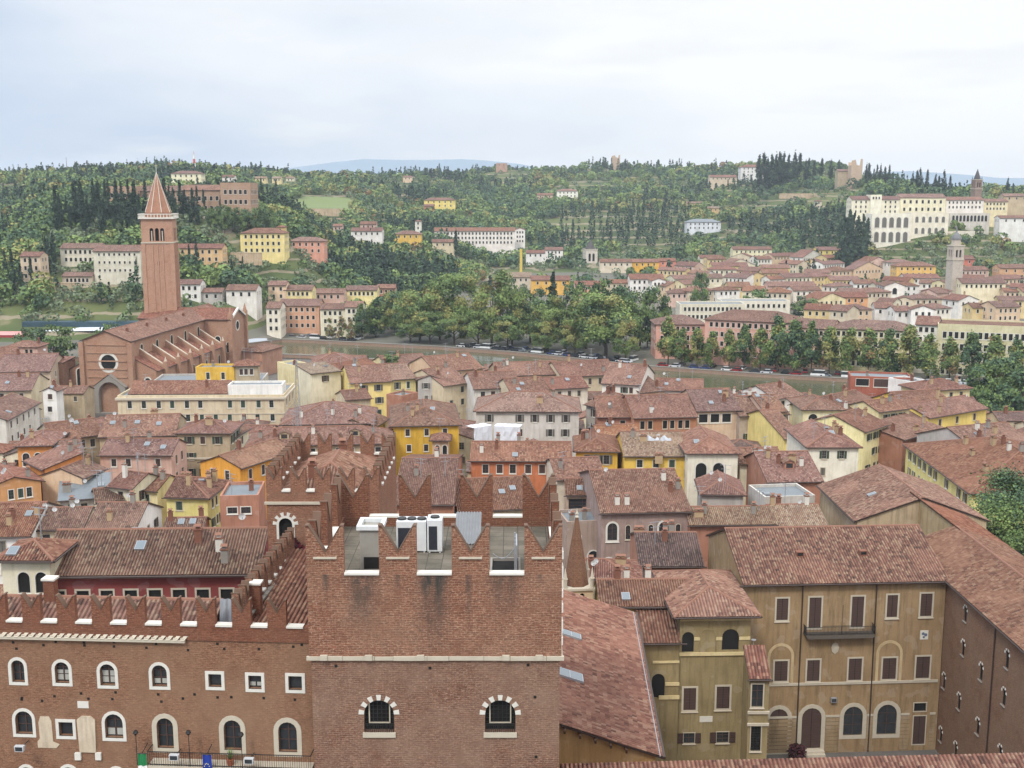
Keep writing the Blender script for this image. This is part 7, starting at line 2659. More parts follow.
# --- the far town: named houses first
FH(630, 664, 279, 11, 14, 'gx', (234, 228, 218), 'red', 'white house with a gable wing standing above the trees in the far town', 2, 6)
FH(652, 666, 281, 11, 13, 'gy', (236, 230, 222), 'red', 'white gable wing of the white house above the trees', 2, 3)
FH(604, 630, 283, 8, 10, 'gx', BEI, 'red', 'low reddish house left of the white gabled house', 1, 4)
FH(575, 604, 285, 9, 11, 'gx', (212, 160, 136), 'red', 'pink red roofed house above the plane trees', 1, 4)
FH(632, 659, 262, 8, 11, 'gx', (224, 172, 70), 'red', 'golden yellow house in the back row of the far town', 1, 4)
FH(600, 632, 262, 8, 11, 'gx', (216, 200, 176), 'red', 'pale house left of the golden yellow back-row house', 1, 5)
FH(659, 676, 261, 8, 10, 'gx', (206, 130, 108), 'red', 'red walled house right of the golden yellow back-row house', 1, 3)
FH(733, 772, 249.5, 12, 12, 'gx', (230, 220, 180), 'mauve', 'long cream house under the wooded slope, right of the middle', 2, 8)
FH(712, 748, 266, 10, 12, 'gx', (232, 212, 140), 'mauve', 'yellow house in front of the long cream house', 2, 7)
FH(700, 722, 258, 9, 11, 'gx', (226, 214, 190), 'red', 'cream house with a red roof below the wooded slope', 1, 4)
FH(762, 790, 268, 11, 11, 'gx', (230, 212, 120), 'red', 'lemon yellow house right of the dark round tree', 2, 4)
FH(526, 545, 253, 9, 11, 'gx', (228, 222, 214), 'red', 'white house just right of the convent end wing', 1, 3)
FH(545, 563, 250, 9, 11, 'gx', (232, 224, 216), 'red', 'second white house right of the convent, with reddish roof', 2, 4)
FH(531, 570, 280, 9, 12, 'gx', (222, 174, 90), 'red', 'orange-yellow house with red turret left of the dark conifer', 1, 4)
FH(505, 531, 277, 8, 14, 'gx', (206, 190, 170), 'pale', 'long pale roofed hall at the left end of the far town', 1, 4)
FH(897, 936, 266, 12, 13, 'hip', (226, 180, 100), 'mauve', 'orange-yellow house with hipped roof left of the grey bell tower', 2, 6)
FH(905, 940, 278, 10, 12, 'gx', (228, 220, 210), 'red', 'white house in front of the orange-yellow hipped house', 1, 5)
FH(885, 905, 286, 12, 14, 'gy', (232, 226, 214), 'red', 'white gabled chapel front with a round-arched window in the far town', 1, 1, kk='arch', ww=2.4, wh=3.5)
FH(962, 1006, 283, 12, 13, 'gx', (230, 216, 180), 'mauve', 'cream house with seven windows right of the grey bell tower', 1, 8)
FH(958, 975, 259, 9, 12, 'gx', (206, 120, 100), 'red', 'salmon red house behind the grey bell tower', 1, 2)
FH(1000, 1040, 268, 11, 12, 'gx', (206, 160, 120), 'mauve', 'brown roofed house at the right edge of the far town', 1, 4)
FH(817, 848, 250, 10, 12, 'gx', (228, 206, 120), 'mauve', 'yellow house in two parts beside a dark tree, below the hill', 2, 5)
FH(830, 860, 280, 9, 11, 'gx', (228, 196, 120), 'mauve', 'yellow house with a row of dark attic openings in the far town', 1, 7)
FH(768, 816, 286, 9, 12, 'gx', (214, 172, 156), 'mauve', 'long pink house with many small windows in the far town', 1, 9)
FH(818, 868, 297, 9, 12, 'gx', (214, 156, 110), 'red', 'orange roofed long house in the right half of the far town', 1, 7)
# --- the rest of the far town, row by row
def town_rows():
 r = random.Random(21)
 walls = [CREAM, (228, 220, 204), (220, 204, 160), (212, 182, 150), (208, 176, 160), (222, 216, 208), (206, 190, 164), (232, 226, 216), (214, 188, 136)]
 wn = ['cream', 'off-white', 'pale yellow', 'peach', 'pink', 'whitish', 'beige', 'white', 'ochre yellow']
 tks = ['mauve', 'red', 'mauve', 'brown', 'red', 'mauve']
 order = ['first', 'second', 'third', 'fourth', 'fifth', 'sixth', 'seventh', 'eighth', 'ninth', 'tenth', 'eleventh', 'twelfth', 'thirteenth', 'fourteenth',
    'fifteenth', 'sixteenth', 'seventeenth', 'eighteenth', 'nineteenth', 'twentieth', 'next to last', 'last']
 rows = [(258, 680, 835, 'backmost far row under the wooded slope'), (264, 668, 900, 'second far row below the wooded slope'),
   (271, 656, 1030, 'third far row below the wooded slope'), (278, 668, 1030, 'far row beside the white gabled house'),
   (285, 640, 1030, 'far row above the flat-roofed buildings'), (292, 668, 1030, 'second row behind the riverside palaces'),
   (300, 790, 1030, 'row right of the flat-roofed buildings'), (309, 800, 1030, 'row directly behind the riverside palaces')]
 for y, x0, x1, where in rows:
  x = x0 + r.uniform(0, 8)
  k = 0
  while x < x1:
   w = r.uniform(15, 30)
   yy = y + r.uniform(-2.2, 2.2)
   q = hit_ground(x + w / 2, yy, 9)
   ok = q.y > bank(x) + 26
   a = at_depth(x + w / 2, yy, q.y)
   for (cx, cy_, hw, hd, yw, zt) in FOOT:
    if abs(cy_ - q.y - 5) < hd + 5.0 and abs(cx - a.x) < hw + w * q.y / 2300.0 - 1:
     ok = False
   if ok and k < 22:
    i = r.randrange(len(walls))
    tk = r.choice(tks)
    rt = r.choice(['gx', 'gx', 'hip', 'gy'])
    FH(x, x + w, yy, r.uniform(8, 10.5), r.uniform(9, 13), rt, walls[i], tk,
     '%s house, %s roof, %s from left, %s' % (wn[i], {'mauve': 'mauve', 'red': 'red', 'brown': 'brown'}[tk], order[k], where), r.choice([1, 1, 2]),
     side=True, skew=r.uniform(-1.5, 1.5), group='small houses of the far town', ex=(('plaster', r.uniform(.2, .8), .3),) if r.random() < .5 else ())
    k += 1
   x += w + r.uniform(-1, 3)
town_rows()
# --- ancient theatre below the left hill: stage canopy, stands, tiers of stone
def theatre():
 D = 468
 a, b = at_depth(22, 327, D), at_depth(136, 322, D)
 z = 9.5
 t = thing('stage_canopy', 'long dark green stage screen with a white canopy edge below the left hillside', 'stage', (a.x, D, z - 3))
 w = b.x - a.x
 mb = MB()
 mb.box(0, w, 0, 6, 0, 5.2)
 part('screen', mb.mesh('screen', plain('dark_green_sheet', (52, 74, 84), .7)), t)
 mb = MB()
 mb.poly([(0, -5, 2.0), (w, -5, 2.6), (w, -.05, 3.4), (0, -.05, 2.8)])
 mb.poly([(0, -.05, 2.6), (w, -.05, 3.2), (w, -5, 2.4), (0, -5, 1.8)])
 mb.poly([(0, -5, 1.8), (w, -5, 2.4), (w, -5, 2.6), (0, -5, 2.0)])
 part('canopy', mb.mesh('canopy', TARP), t)
 mb = MB()
 for i in range(9):
  x = w * i / 8
  mb.tube((x, -4.8, -6), (x, -4.8, 2), .1, 5)
 part('post', mb.mesh('post', GMETAL), t)
 a, b = at_depth(-10, 330, 455), at_depth(22, 331, 455)
 t = thing('stage_tent', 'red covered stand at the left edge beside the stage screen', 'tent', (a.x, 455, 0))
 w = b.x - a.x
 mb = MB()
 mb.box(0, w, 0, 5, 0, 8)
 part('wall', mb.mesh('wall', plain('red_tent_cloth', (168, 56, 62), .8)), t)
 mb = MB()
 mb.poly([(-.3, -.3, 8), (w + .3, -.3, 8), (w + .3, 2.5, 9.2), (-.3, 2.5, 9.2)])
 mb.poly([(w + .3, 5.3, 8), (-.3, 5.3, 8), (-.3, 2.5, 9.2), (w + .3, 2.5, 9.2)])
 part('roof', mb.mesh('roof', plain('pink_tent_cloth', (196, 140, 136), .8)), t)
 # stone tiers
 t = thing('theatre_tiers', 'grey stone seating tiers of the ancient theatre between the stage screen and the trees', 'theatre', (at_depth(105, 322, 480).x, 480, 4))
 mb = MB()
 for k in range(9):
  r0 = 10 + k * 2.2
  n = 18
  for i in range(n):
   a0, a1 = math.pi * i / n, math.pi * (i + 1) / n
   p = lambda r_, a_, z_: (r_ * math.cos(a_), r_ * math.sin(a_), z_)
   z0, z1 = k * 1.1, (k + 1) * 1.1
   mb.poly([p(r0, a1, z0), p(r0, a0, z0), p(r0, a0, z1), p(r0, a1, z1)])
   mb.poly([p(r0, a1, z1), p(r0, a0, z1), p(r0 + 2.2, a0, z1), p(r0 + 2.2, a1, z1)])
 part('tiers', mb.mesh('tiers', GREYST), t)
 # retaining walls of the terraces
 def rw(x1, x2, y, D, h, label):
  a, b = at_depth(x1, y, D), at_depth(x2, y, D)
  g = ground((a.x + b.x) / 2, D)
  t = thing('retaining_wall', label, 'wall', (a.x, D, g - 2))
  mb = MB()
  mb.box(0, b.x - a.x, 0, .8, 0, h + 2)
  mb.box(-.1, b.x - a.x + .1, -.1, .9, h + 2, h + 2.25)
  part('wall', mb.mesh('wall', plaster((186, 164, 136), .9)), t)
 rw(100, 142, 270, 540, 4, 'tan retaining wall below the off-white monastery')
 rw(40, 75, 286, 505, 4, 'tan retaining wall left of the theatre ruins')
 rw(205, 262, 262, 575, 4, 'long tan terrace wall right of the campanile')
 rw(240, 300, 212, 790, 3, 'terrace wall with pale stones right of the castle')
 rw(282, 345, 205, 960, 4, 'pinkish field wall above the green meadow')
 rw(330, 385, 214, 930, 4, 'pinkish field wall below the green meadow')
 rw(850, 935, 191, 960, 6, 'long pale terrace wall above the convent')
 rw(540, 575, 237, 1020, 2, 'tan hedge wall of the formal garden in the middle')
 rw(780, 850, 176, 1130, 3, 'pale field wall on the right-hand ridge')
theatre()
def meadow(pts, D0, col, label):
 """a mown field lying on the slope"""
 mb = MB()
 P = []
 for x, y in pts:
  q = hit_ground(x, y, 0, D0)
  P.append((q.x, q.y))
 cx, cy_ = sum(p[0] for p in P) / len(P), sum(p[1] for p in P) / len(P)
 n = 10
 for i in range(len(P)):
  a, b = P[i], P[(i + 1) % len(P)]
  for j in range(n):
   for k in range(n):
    pass
 # regular grid clipped to the outline
 def inside(x, y):
  c = False
  for i in range(len(P)):
   (x1, y1), (x2, y2) = P[i], P[(i + 1) % len(P)]
   if (y1 > y) != (y2 > y) and x < (x2 - x1) * (y - y1) / (y2 - y1) + x1:
    c = not c
  return c
 x0, x1 = min(p[0] for p in P), max(p[0] for p in P)
 y0, y1 = min(p[1] for p in P), max(p[1] for p in P)
 s = 4.0
 zz = lambda x, y: ground(x, y) + .35
 y = y0
 while y < y1:
  x = x0
  while x < x1:
   if inside(x + s / 2, y + s / 2):
    mb.poly([(x, y, zz(x, y)), (x + s, y, zz(x + s, y)), (x + s, y + s, zz(x + s, y + s)), (x, y + s, zz(x, y + s))])
   x += s
  y += s
 o = struct('meadow', mb.mesh('meadow', col))
MEADOWS = []
_gm = plain('mown_grass', (108, 120, 74), .95)
for pts, D in (([(284, 205), (300, 197), (345, 198), (362, 205), (350, 212), (310, 213), (284, 211)], 900),):
 MEADOWS.append((pts, D))
 meadow(pts, D, _gm, '')
# ------------------------------------------------------------------ trees, traffic and the remaining roofs
LG = {'dark': leafmat('cypress_green', (50, 68, 54), .22), 'dk2': leafmat('conifer_green', (70, 92, 66), .22), 'mid': leafmat('broadleaf_green', (96, 116, 68), .22),
  'lit': leafmat('fresh_green', (116, 134, 76), .22), 'yel': leafmat('yellowing_leaf', (138, 136, 80), .22), 'aut': leafmat('autumn_leaf', (130, 106, 72), .25),
  'olv': leafmat('olive_grey_green', (108, 120, 92), .22)}
def crown_points(kind, r, n):
 """unit crown: height 1, half width about .5 x aspect; clumps of leaves with gaps between them"""
 pts, mi = [], []
 if kind == 'round':
  k = 34
  th = r.uniform(0, 2 * np.pi, k)
  zc = r.uniform(.22, .93, k)
  rad = .46 * np.sqrt(np.clip(1 - ((zc - .55) / .46) ** 2, 0, 1)) * r.uniform(.35, 1.0, k) ** .5
  cs = .13
 elif kind == 'column':
  k = 30
  th = r.uniform(0, 2 * np.pi, k)
  zc = r.uniform(.18, .95, k)
  rad = .42 * (np.minimum(1, (1.02 - zc) * 2.2)) * r.uniform(.2, 1.0, k) ** .6
  cs = .15
 elif kind == 'cypress':
  k = 26
  th = r.uniform(0, 2 * np.pi, k)
  zc = r.uniform(.05, .94, k)
  rad = .5 * np.clip((1 - zc) * 1.5, 0, 1) ** .7 * np.clip(zc * 6, .4, 1) * r.uniform(.2, .8, k)
  cs = .16
 else:                                    # conifer: drooping tiers
  k = 40
  th = r.uniform(0, 2 * np.pi, k)
  zc = r.uniform(.12, .97, k)
  rad = .5 * (1 - zc) ** .8 * r.uniform(.3, 1.0, k)
  cs = .11
 w = r.integers(0, k, n)
 g = r.normal(size=(n, 3)) * .5
 tap = np.clip((1.03 - zc[w]) * 3, .25, 1) if kind in ('cypress', 'conifer') else 1.0
 x = rad[w] * np.cos(th[w]) + g[:, 0] * cs * 1.1 * tap
 y = rad[w] * np.sin(th[w]) + g[:, 1] * cs * 1.1 * tap
 z = zc[w] + g[:, 2] * cs * (.55 if kind != 'conifer' else .35)
 return np.stack([x, y, z], 1), w
def tree_proto(name, kind, W, Hh, leaf, n, mats, wts, seed, trunk_h=.25):
 r = np.random.default_rng(seed)
 c, w = crown_points(kind, r, n)
 k = int(w.max()) + 1
 pal = r.choice(len(mats), k, p=np.array(wts) / sum(wts))
 mi = np.where(r.random(n) < .8, pal[w], r.choice(len(mats), n, p=np.array(wts) / sum(wts)))
 c = c * [W, W, Hh]
 crown = leaf_cloud('crown', c, leaf, [LG[m] for m in mats], r, 0.0, mi, c - [0, 0, Hh * .45])
 mb = MB()
 tr = max(.18, W * .035)
 top = Hh * (.6 if kind in ('round', 'column') else .85)
 mb.tube((0, 0, -.6), (W * .01, 0, Hh * trunk_h), tr, 7, 0, tr * .8)
 mb.tube((W * .01, 0, Hh * trunk_h), (0, W * .02, top), tr * .8, 6, 0, tr * .25)
 if kind in ('round', 'column'):
  for q in range(7):
   a = q * 2.4 + seed
   z0 = Hh * (trunk_h + .05 * q)
   l = W * (.34 if kind == 'round' else .25)
   mb.tube((0, 0, z0), (l * math.cos(a), l * math.sin(a), z0 + Hh * .22), tr * .45, 5, 0, tr * .12)
 return crown, mb.mesh('trunk', TRUNK)
def tree(name, label, X, Y, z, meshes, sc, yaw, group=None):
 t = thing(name, label, 'tree', (X, Y, z), yaw, group)
 t.scale = sc
 part('crown', meshes[0], t)
 part('trunk', meshes[1], t)
 return t
ORD = ['first', 'second', 'third', 'fourth', 'fifth', 'sixth', 'seventh', 'eighth', 'ninth', 'tenth', 'eleventh', 'twelfth', 'thirteenth', 'fourteenth', 'fifteenth',
  'sixteenth', 'seventeenth', 'eighteenth', 'nineteenth', 'twentieth', 'twenty-first', 'twenty-second', 'twenty-third', 'twenty-fourth', 'twenty-fifth', 'twenty-sixth',
  'twenty-seventh', 'twenty-eighth', 'twenty-ninth', 'thirtieth']
QUAY = [tree_proto('quay', 'column', 8.2, 17, .36, 6000, ['mid', 'yel', 'lit', 'aut'], [5, 2, 2.5, .7], 10 + i, .2) for i in range(4)]
QUAYD = [tree_proto('quay', 'column', 7.8, 17, .36, 6000, ['dk2', 'mid', 'lit', 'yel'], [4, 5, 1.5, .6], 20 + i, .2) for i in range(3)]
PLANE = [tree_proto('plane', 'round', 19, 24, .40, 9500, ['mid', 'lit', 'dk2', 'yel'], [5, 4, 1.5, 1.5], 30 + i, .14) for i in range(3)]
PLANEY = [tree_proto('plane', 'round', 19, 24, .40, 9500, ['yel', 'mid', 'lit', 'aut'], [3, 4, 3, .5], 40 + i, .14) for i in range(2)]
BROAD = [tree_proto('broad', 'round', 12, 13, .36, 3000, ['mid', 'dk2', 'lit', 'dark'], [5, 4, 1.5, 1], 50 + i, .14) for i in range(4)]
CONI = [tree_proto('conifer', 'conifer', 9, 18, .36, 3000, ['dark', 'dk2'], [4, 4], 60 + i, .1) for i in range(2)]
CYPR = [tree_proto('cypress', 'cypress', 4.1, 18, .36, 1600, ['dark', 'dk2'], [6, 2], 70 + i, .06) for i in range(4)]
NEAR = [tree_proto('near', 'round', 17, 22, .17, 42000, ['mid', 'dark', 'dk2', 'lit'], [5, 2, 5, 1], 80, .12)]
def vary(r, s):
 return (s * r.uniform(.9, 1.12), s * r.uniform(.9, 1.12), s * r.uniform(.92, 1.08))
def quay_trees():
 r = random.Random(5)
 xs = [(668, 361, 318), (682, 362, 326), (697, 362.5, 330), (712, 363, 331), (729, 364, 328), (744, 365, 327), (760, 366, 325), (777, 368, 318), (794, 369, 321),
   (811, 371, 322), (829, 372, 326), (849, 373.5, 326), (868, 375, 327), (888, 376, 327), (908, 377, 328), (927, 378, 331), (949, 380, 334), (970, 382, 331), (993, 384, 334), (1015, 386, 336), (1040, 388, 335)]
 for i, (x, yb, yt) in enumerate(xs):
  D = bank(x) + 7
  p = at_depth(x, yb, D)
  h = at_depth(x, yt, D).z - 1
  pool = QUAYD if i in (7, 8, 9, 13, 17, 19, 5) else QUAY
  s = h / 17.0
  tree('quay_tree', 'upright pruned riverside tree, %s from the left in the row before the palaces' % ORD[i], p.x, D, 1, pool[i % len(pool)],
    (s * r.uniform(.85, .98), s * r.uniform(.85, .98), s * r.uniform(.93, 1.05)), r.uniform(0, 6.28), 'pruned trees along the far quay')
 for i, (x, yt) in enumerate(((330, 318), (342, 316), (351, 319))):
  D = bank(x) + 7
  p = at_depth(x, 338, D)
  h = at_depth(x, yt, D).z - 1
  tree('quay_tree', 'small reddish quay tree before the cream riverside house, %s of three' % ORD[i], p.x, D, 1, tree_proto('q', 'column', 8, 17, .45, 1100, ['aut', 'mid', 'yel'], [4, 2, 1], 90 + i, .2),
    (h / 17,) * 3, i * 1.3, 'small autumn trees on the far quay')
 big = [(362, 305, 16, 'Q', 'dark green tree at the left end of the tall quay trees'), (376, 300, 22, 'Q', 'second tall dark tree from the left end of the quay grove'),
   (398, 292, 34, 'P', 'broad green plane tree at the left of the quay grove'), (420, 287, 40, 'Y', 'wide plane tree with pale bare limbs in the quay grove'),
   (440, 279, 34, 'P', 'tall dense plane tree left of the bright green one'), (461, 274, 42, 'L', 'tall bright green plane tree in the middle of the grove'),
   (492, 270, 42, 'Y', 'tallest yellowish plane tree of the quay grove'), (512, 284, 34, 'P', 'green plane tree just right of the tallest yellowish one'),
   (530, 303, 34, 'P', 'lower round plane tree at the front of the grove'), (548, 296, 32, 'P', 'dark round tree in the middle of the right half of the grove'),
   (566, 305, 34, 'Y', 'olive green tree right of the dark round tree'), (586, 299, 38, 'P', 'broad tree left of the bright domed plane tree'),
   (606, 293, 56, 'L', 'bright green domed plane tree at the right of the grove'), (626, 318, 26, 'Y', 'small yellowish tree at the right foot of the domed plane tree'),
   (478, 310, 30, 'P', 'low tree at the quay edge in front of the yellowish plane tree'), (454, 312, 30, 'P', 'low dark plane tree at the quay edge in the grove'),
   (430, 312, 30, 'P', 'low olive plane tree below the bare limbs'), (545, 318, 26, 'Y', 'low yellowish tree at the quay edge right of centre'), (575, 322, 26, 'Y', 'slim brownish tree at the quay edge beside the domed plane'),
   (410, 318, 26, 'P', 'low green tree at the quay edge left of the bare limbs'), (508, 316, 30, 'P', 'low dark green plane tree beneath the tallest one')]
 for i, (x, yt, w, k, lab) in enumerate(big):
  D = bank(x) + 14 + (i % 3) * 9
  if yt > 308:
   D = bank(x) + 10
  p = at_depth(x, 345, D)
  h = at_depth(x, yt, D).z - 1
  wm = w * D / F
  if k == 'Q':
   m = QUAYD[i % 3]
   sc = (wm / 8, wm / 8, h / 16.5)
  elif k == 'D':
   m = BROAD[1]
   sc = (wm / 11.5, wm / 11.5, h / 13)
  else:
   m = {'P': PLANE[i % 2], 'L': PLANE[2], 'Y': PLANEY[i % 2]}[k]
   sc = (wm / 17.5, wm / 17.5, h / 23.5)
  tree('plane_tree' if k in 'PLY' else 'tree', lab, p.x, D, 1, m, sc, i * 1.7, 'tall trees of the quay grove')
 back = [(640, 290, 26, 'B', 'dark green tree right of the domed plane tree, beside the palace'), (655, 286, 24, 'B', 'bushy tree behind the pink palace wing, left side'),
   (620, 284, 26, 'B', 'dark broad tree behind the domed plane tree'), (600, 278, 22, 'B', 'green tree above the domed plane tree'), (553, 272, 24, 'C', 'dark spreading conifer above the middle of the grove'),
   (575, 281, 22, 'B', 'dark tree right of the spreading conifer'), (534, 288, 22, 'B', 'dark tree left of the spreading conifer'), (648, 312, 26, 'Q', 'slim dark tree left of the palace loggia'),
   (757, 288, 22, 'B', 'dark round tree behind the flat-roofed buildings'), (700, 272, 14, 'B', 'bluish round tree among the far houses'), (806, 296, 22, 'B', 'bright green tree behind the peach riverside house'),
   (892, 296, 20, 'B', 'dark grey-green tree before the white chapel front'), (932, 288, 10, 'C', 'dark narrow conifer left of the grey bell tower'), (942, 292, 7, 'C', 'small dark conifer at the foot of the grey bell tower'),
   (966, 306, 10, 'B', 'small dark tree right of the bell tower base'), (980, 301, 12, 'B', 'second dark tree right of the bell tower base')]
 for i, (x, yt, w, k, lab) in enumerate(back):
  D = bank(x) + (45 if x < 690 else 150) + (i % 3) * 6
  if x > 880:
   D = 640 + i * 3
  p = at_depth(x, 320, D)
  g = ground(p.x, D)
  h = at_depth(x, yt, D).z - g
  wm = w * (1.35 if k == 'B' else 1) * D / F
  m = {'B': BROAD[i % 4], 'C': CONI[i % 2], 'Q': QUAYD[0]}[k]
  b = {'B': (11.5, 13), 'C': (8.5, 18), 'Q': (8, 16.5)}[k]
  tree('conifer' if k == 'C' else 'tree', lab, p.x, D, g, m, (wm / b[0], wm / b[0], max(4, h) / b[1]), i * 2.1)
 for i, (x, yt, w) in enumerate(((224, 204, 12), (232, 208, 12), (240, 207, 13), (248, 209, 12), (256, 206, 14), (263, 205, 13), (214, 206, 12), (270, 212, 14))):
  D = 618 + (i % 3) * 6
  p = at_depth(x, 215, D)
  g = ground(p.x, D)
  h = max(5, at_depth(x, yt, D).z - g)
  wm = w * 1.25 * D / F
  tree('tree', 'round green tree below the square castle block, %s from left' % ORD[(1, 2, 3, 4, 5, 6, 0, 7)[i]], p.x, D, g, BROAD[i % 4], (wm / 11.5, wm / 11.5, h / 13), i * 1.1, 'trees below the castle')
 for i, (x, yt) in enumerate(((844, 216), (849, 210), (853.5, 213), (858, 216), (862.5, 214), (867, 218), (847, 228), (856, 230), (865, 232))):
  D = 826 - (i // 6) * 12
  p = at_depth(x, 240, D)
  g = ground(p.x, D)
  h = max(6, at_depth(x, yt, D).z - g)
  tree('conifer', 'dark conifer left of the arcaded convent block, %s from left' % ORD[(0, 2, 3, 5, 6, 8, 1, 4, 7)[i]], p.x, D, g, CONI[i % 2], (h / 18 * .8, h / 18 * .8, h / 18), i * 1.3, 'conifers beside the convent')
 # near bank
 p = at_depth(1030, 520, 150)
 tree('tree', 'large dark green tree rising at the right edge beside the broad red roof', 80.5, 172, 0, NEAR[0], (1.15, 1.15, 1.02), .4)
 for i, (x, y, D, h, w, lab) in enumerate(((985, 393, 322, 17, 11, 'green tree at the river edge right of the yellow terrace house'), (1003, 391, 326, 18, 14, 'round green tree at the right edge near the river'),
            (1022, 396, 318, 16, 14, 'brownish green tree at the right edge near the river, outermost'), (993, 412, 296, 13, 9, 'low dark tree in front of the round river trees'))):
  p = at_depth(x, y, D)
  tree('tree', lab, p.x, D, 0, BROAD[i % 4], (w / 11.5, w / 11.5, h / 13), i * 2.0, 'trees at the river edge on the right')
 # courtyard greens in the old town
 p = at(545 - 410, 366 - 0, 14)
 for (x, y, z, h, w, lab) in ((391, 368, 14, 4.5, 5, 'small roof garden tree above the pale yellow row'), (212, 520, 0, 16, 4, 'bushy green tree beside the five-chimney yellow house'),
         (919, 402, 13, 3.6, 5, 'green plants on the roof terrace of the yellow house')):
  p = at(x, y, z if z else 8)
  tree('tree' if z == 0 else 'shrub', lab, p.x, p.y, z, BROAD[2], (w / 11.5, w / 11.5, h / 13), 1.0)
 for i, (x, y) in enumerate(((58, 339),)):
  p = at_depth(x, 340, 420)
  tree('tree', 'bushy green tree left of the church front behind the loggia house', p.x, 415, 0, BROAD[0], (1.3, 1.3, 1.3), 0)
  p = at_depth(34, 340, 430)
  tree('tree', 'smaller green tree at far left behind the loggia house', p.x, 425, 0, BROAD[1], (.9, .9, 1.1), 0)
  p = at_depth(112, 340, 440)
  tree('tree', 'green tree peeping out left of the church roof ridge', p.x, 436, 0, BROAD[3], (.9, .9, 1.15), 0)
quay_trees()
def hill_trees():
 r = random.Random(17)
 # cypresses on the left hill, below the castle
 n = 0
 cy = []
 for i in range(19):
  x = 57 + i * 4.7
  cy.append((x + r.uniform(-1.5, 1.5), r.uniform(224, 238), r.uniform(24, 50)))
 for x in (95, 99.5, 136, 146.5, 135, 117, 107, 122, 130):
  cy.append((x, 226, 44))
 for x in range(165, 198, 4):
  cy.append((x + r.uniform(-1.5, 1.5), r.uniform(216, 226), r.uniform(28, 44)))
 for x, yb, h in ((199, 210, 26), (204, 214, 24), (209, 211, 22), (219, 210, 30), (222, 214, 24), (229, 208, 22), (238, 213, 28), (249, 211, 24), (252, 210, 26), (256, 209, 24), (262, 208, 30), (268, 210, 24), (276, 206, 26),
      (7, 290, 40), (14, 296, 44), (22, 300, 36), (32, 292, 34), (50, 276, 36), (55, 272, 40), (47, 270, 34), (2, 262, 28), (138, 286, 30), (134, 280, 24), (197, 268, 30), (190, 272, 26), (232, 282, 22), (243, 276, 20), (61, 230, 30), (68, 228, 32),
      (78, 230, 40), (304, 215, 14), (364, 234, 14), (416, 228, 14), (371, 247, 18), (456, 260, 30)):
  cy.append((x, yb, h))
 cy.sort()
 where = lambda x: 'left edge of the hill' if x < 60 else 'left half of the stand by the campanile' if x < 100 else 'right half of the stand by the campanile' if x < 150 else 'castle garden behind the campanile' if x < 215 else 'castle front' if x < 290 else 'middle hillside'
 cnt = {}
 for x, yb, hp in cy:
  q = hit_ground(x, yb, 0)
  h = max(6, hp * q.y / F)
  wv = where(x)
  cnt[wv] = cnt.get(wv, 0) + 1
  i = cnt[wv]
  lab = 'tall dark cypress, %s from left in the %s' % (ORD[i - 1] if i <= 30 else ORD[(i - 1) % 30], wv)
  tree('cypress_tree', lab, q.x, q.y, q.z, CYPR[i % 4], (h / 18 * r.uniform(.8, 1.1), h / 18 * r.uniform(.8, 1.1), h / 18), r.uniform(0, 6), 'cypresses of the hill')
 # skyline cypresses on the right-hand ridge
 xs = [760, 764, 768, 772, 777, 780, 784, 789, 795, 800, 806, 809, 815, 822, 831, 839, 867, 869, 874, 877, 881, 885, 889, 893, 913, 917, 920, 927, 936, 939, 944, 950, 1008, 1013]
 for i, x in enumerate(xs):
  D = 1250 if x < 850 else 1130 if x < 900 else 1040
  y = np.interp(x, [750, 790, 850, 885, 910, 1020], [163, 163, 167, 176, 181, 190])
  p = at_depth(x, y, D)
  g = ground(p.x, D)
  h = max(7, p.z - g + 5 + r.uniform(-1, 7))
  lab = 'dark cypress on the right-hand ridge line, %s from its left end' % (ORD[i] if i < 30 else 'near last' if i < 33 else 'last')
  if i >= 30:
   lab = 'dark cypress at the far right of the ridge line, %s of four' % ORD[i - 30]
  tree('cypress_tree', lab, p.x, D, g, CYPR[i % 4], (h / 18 * 1.2, h / 18 * 1.2, h / 18), r.uniform(0, 6), 'cypresses of the right ridge')
hill_trees()
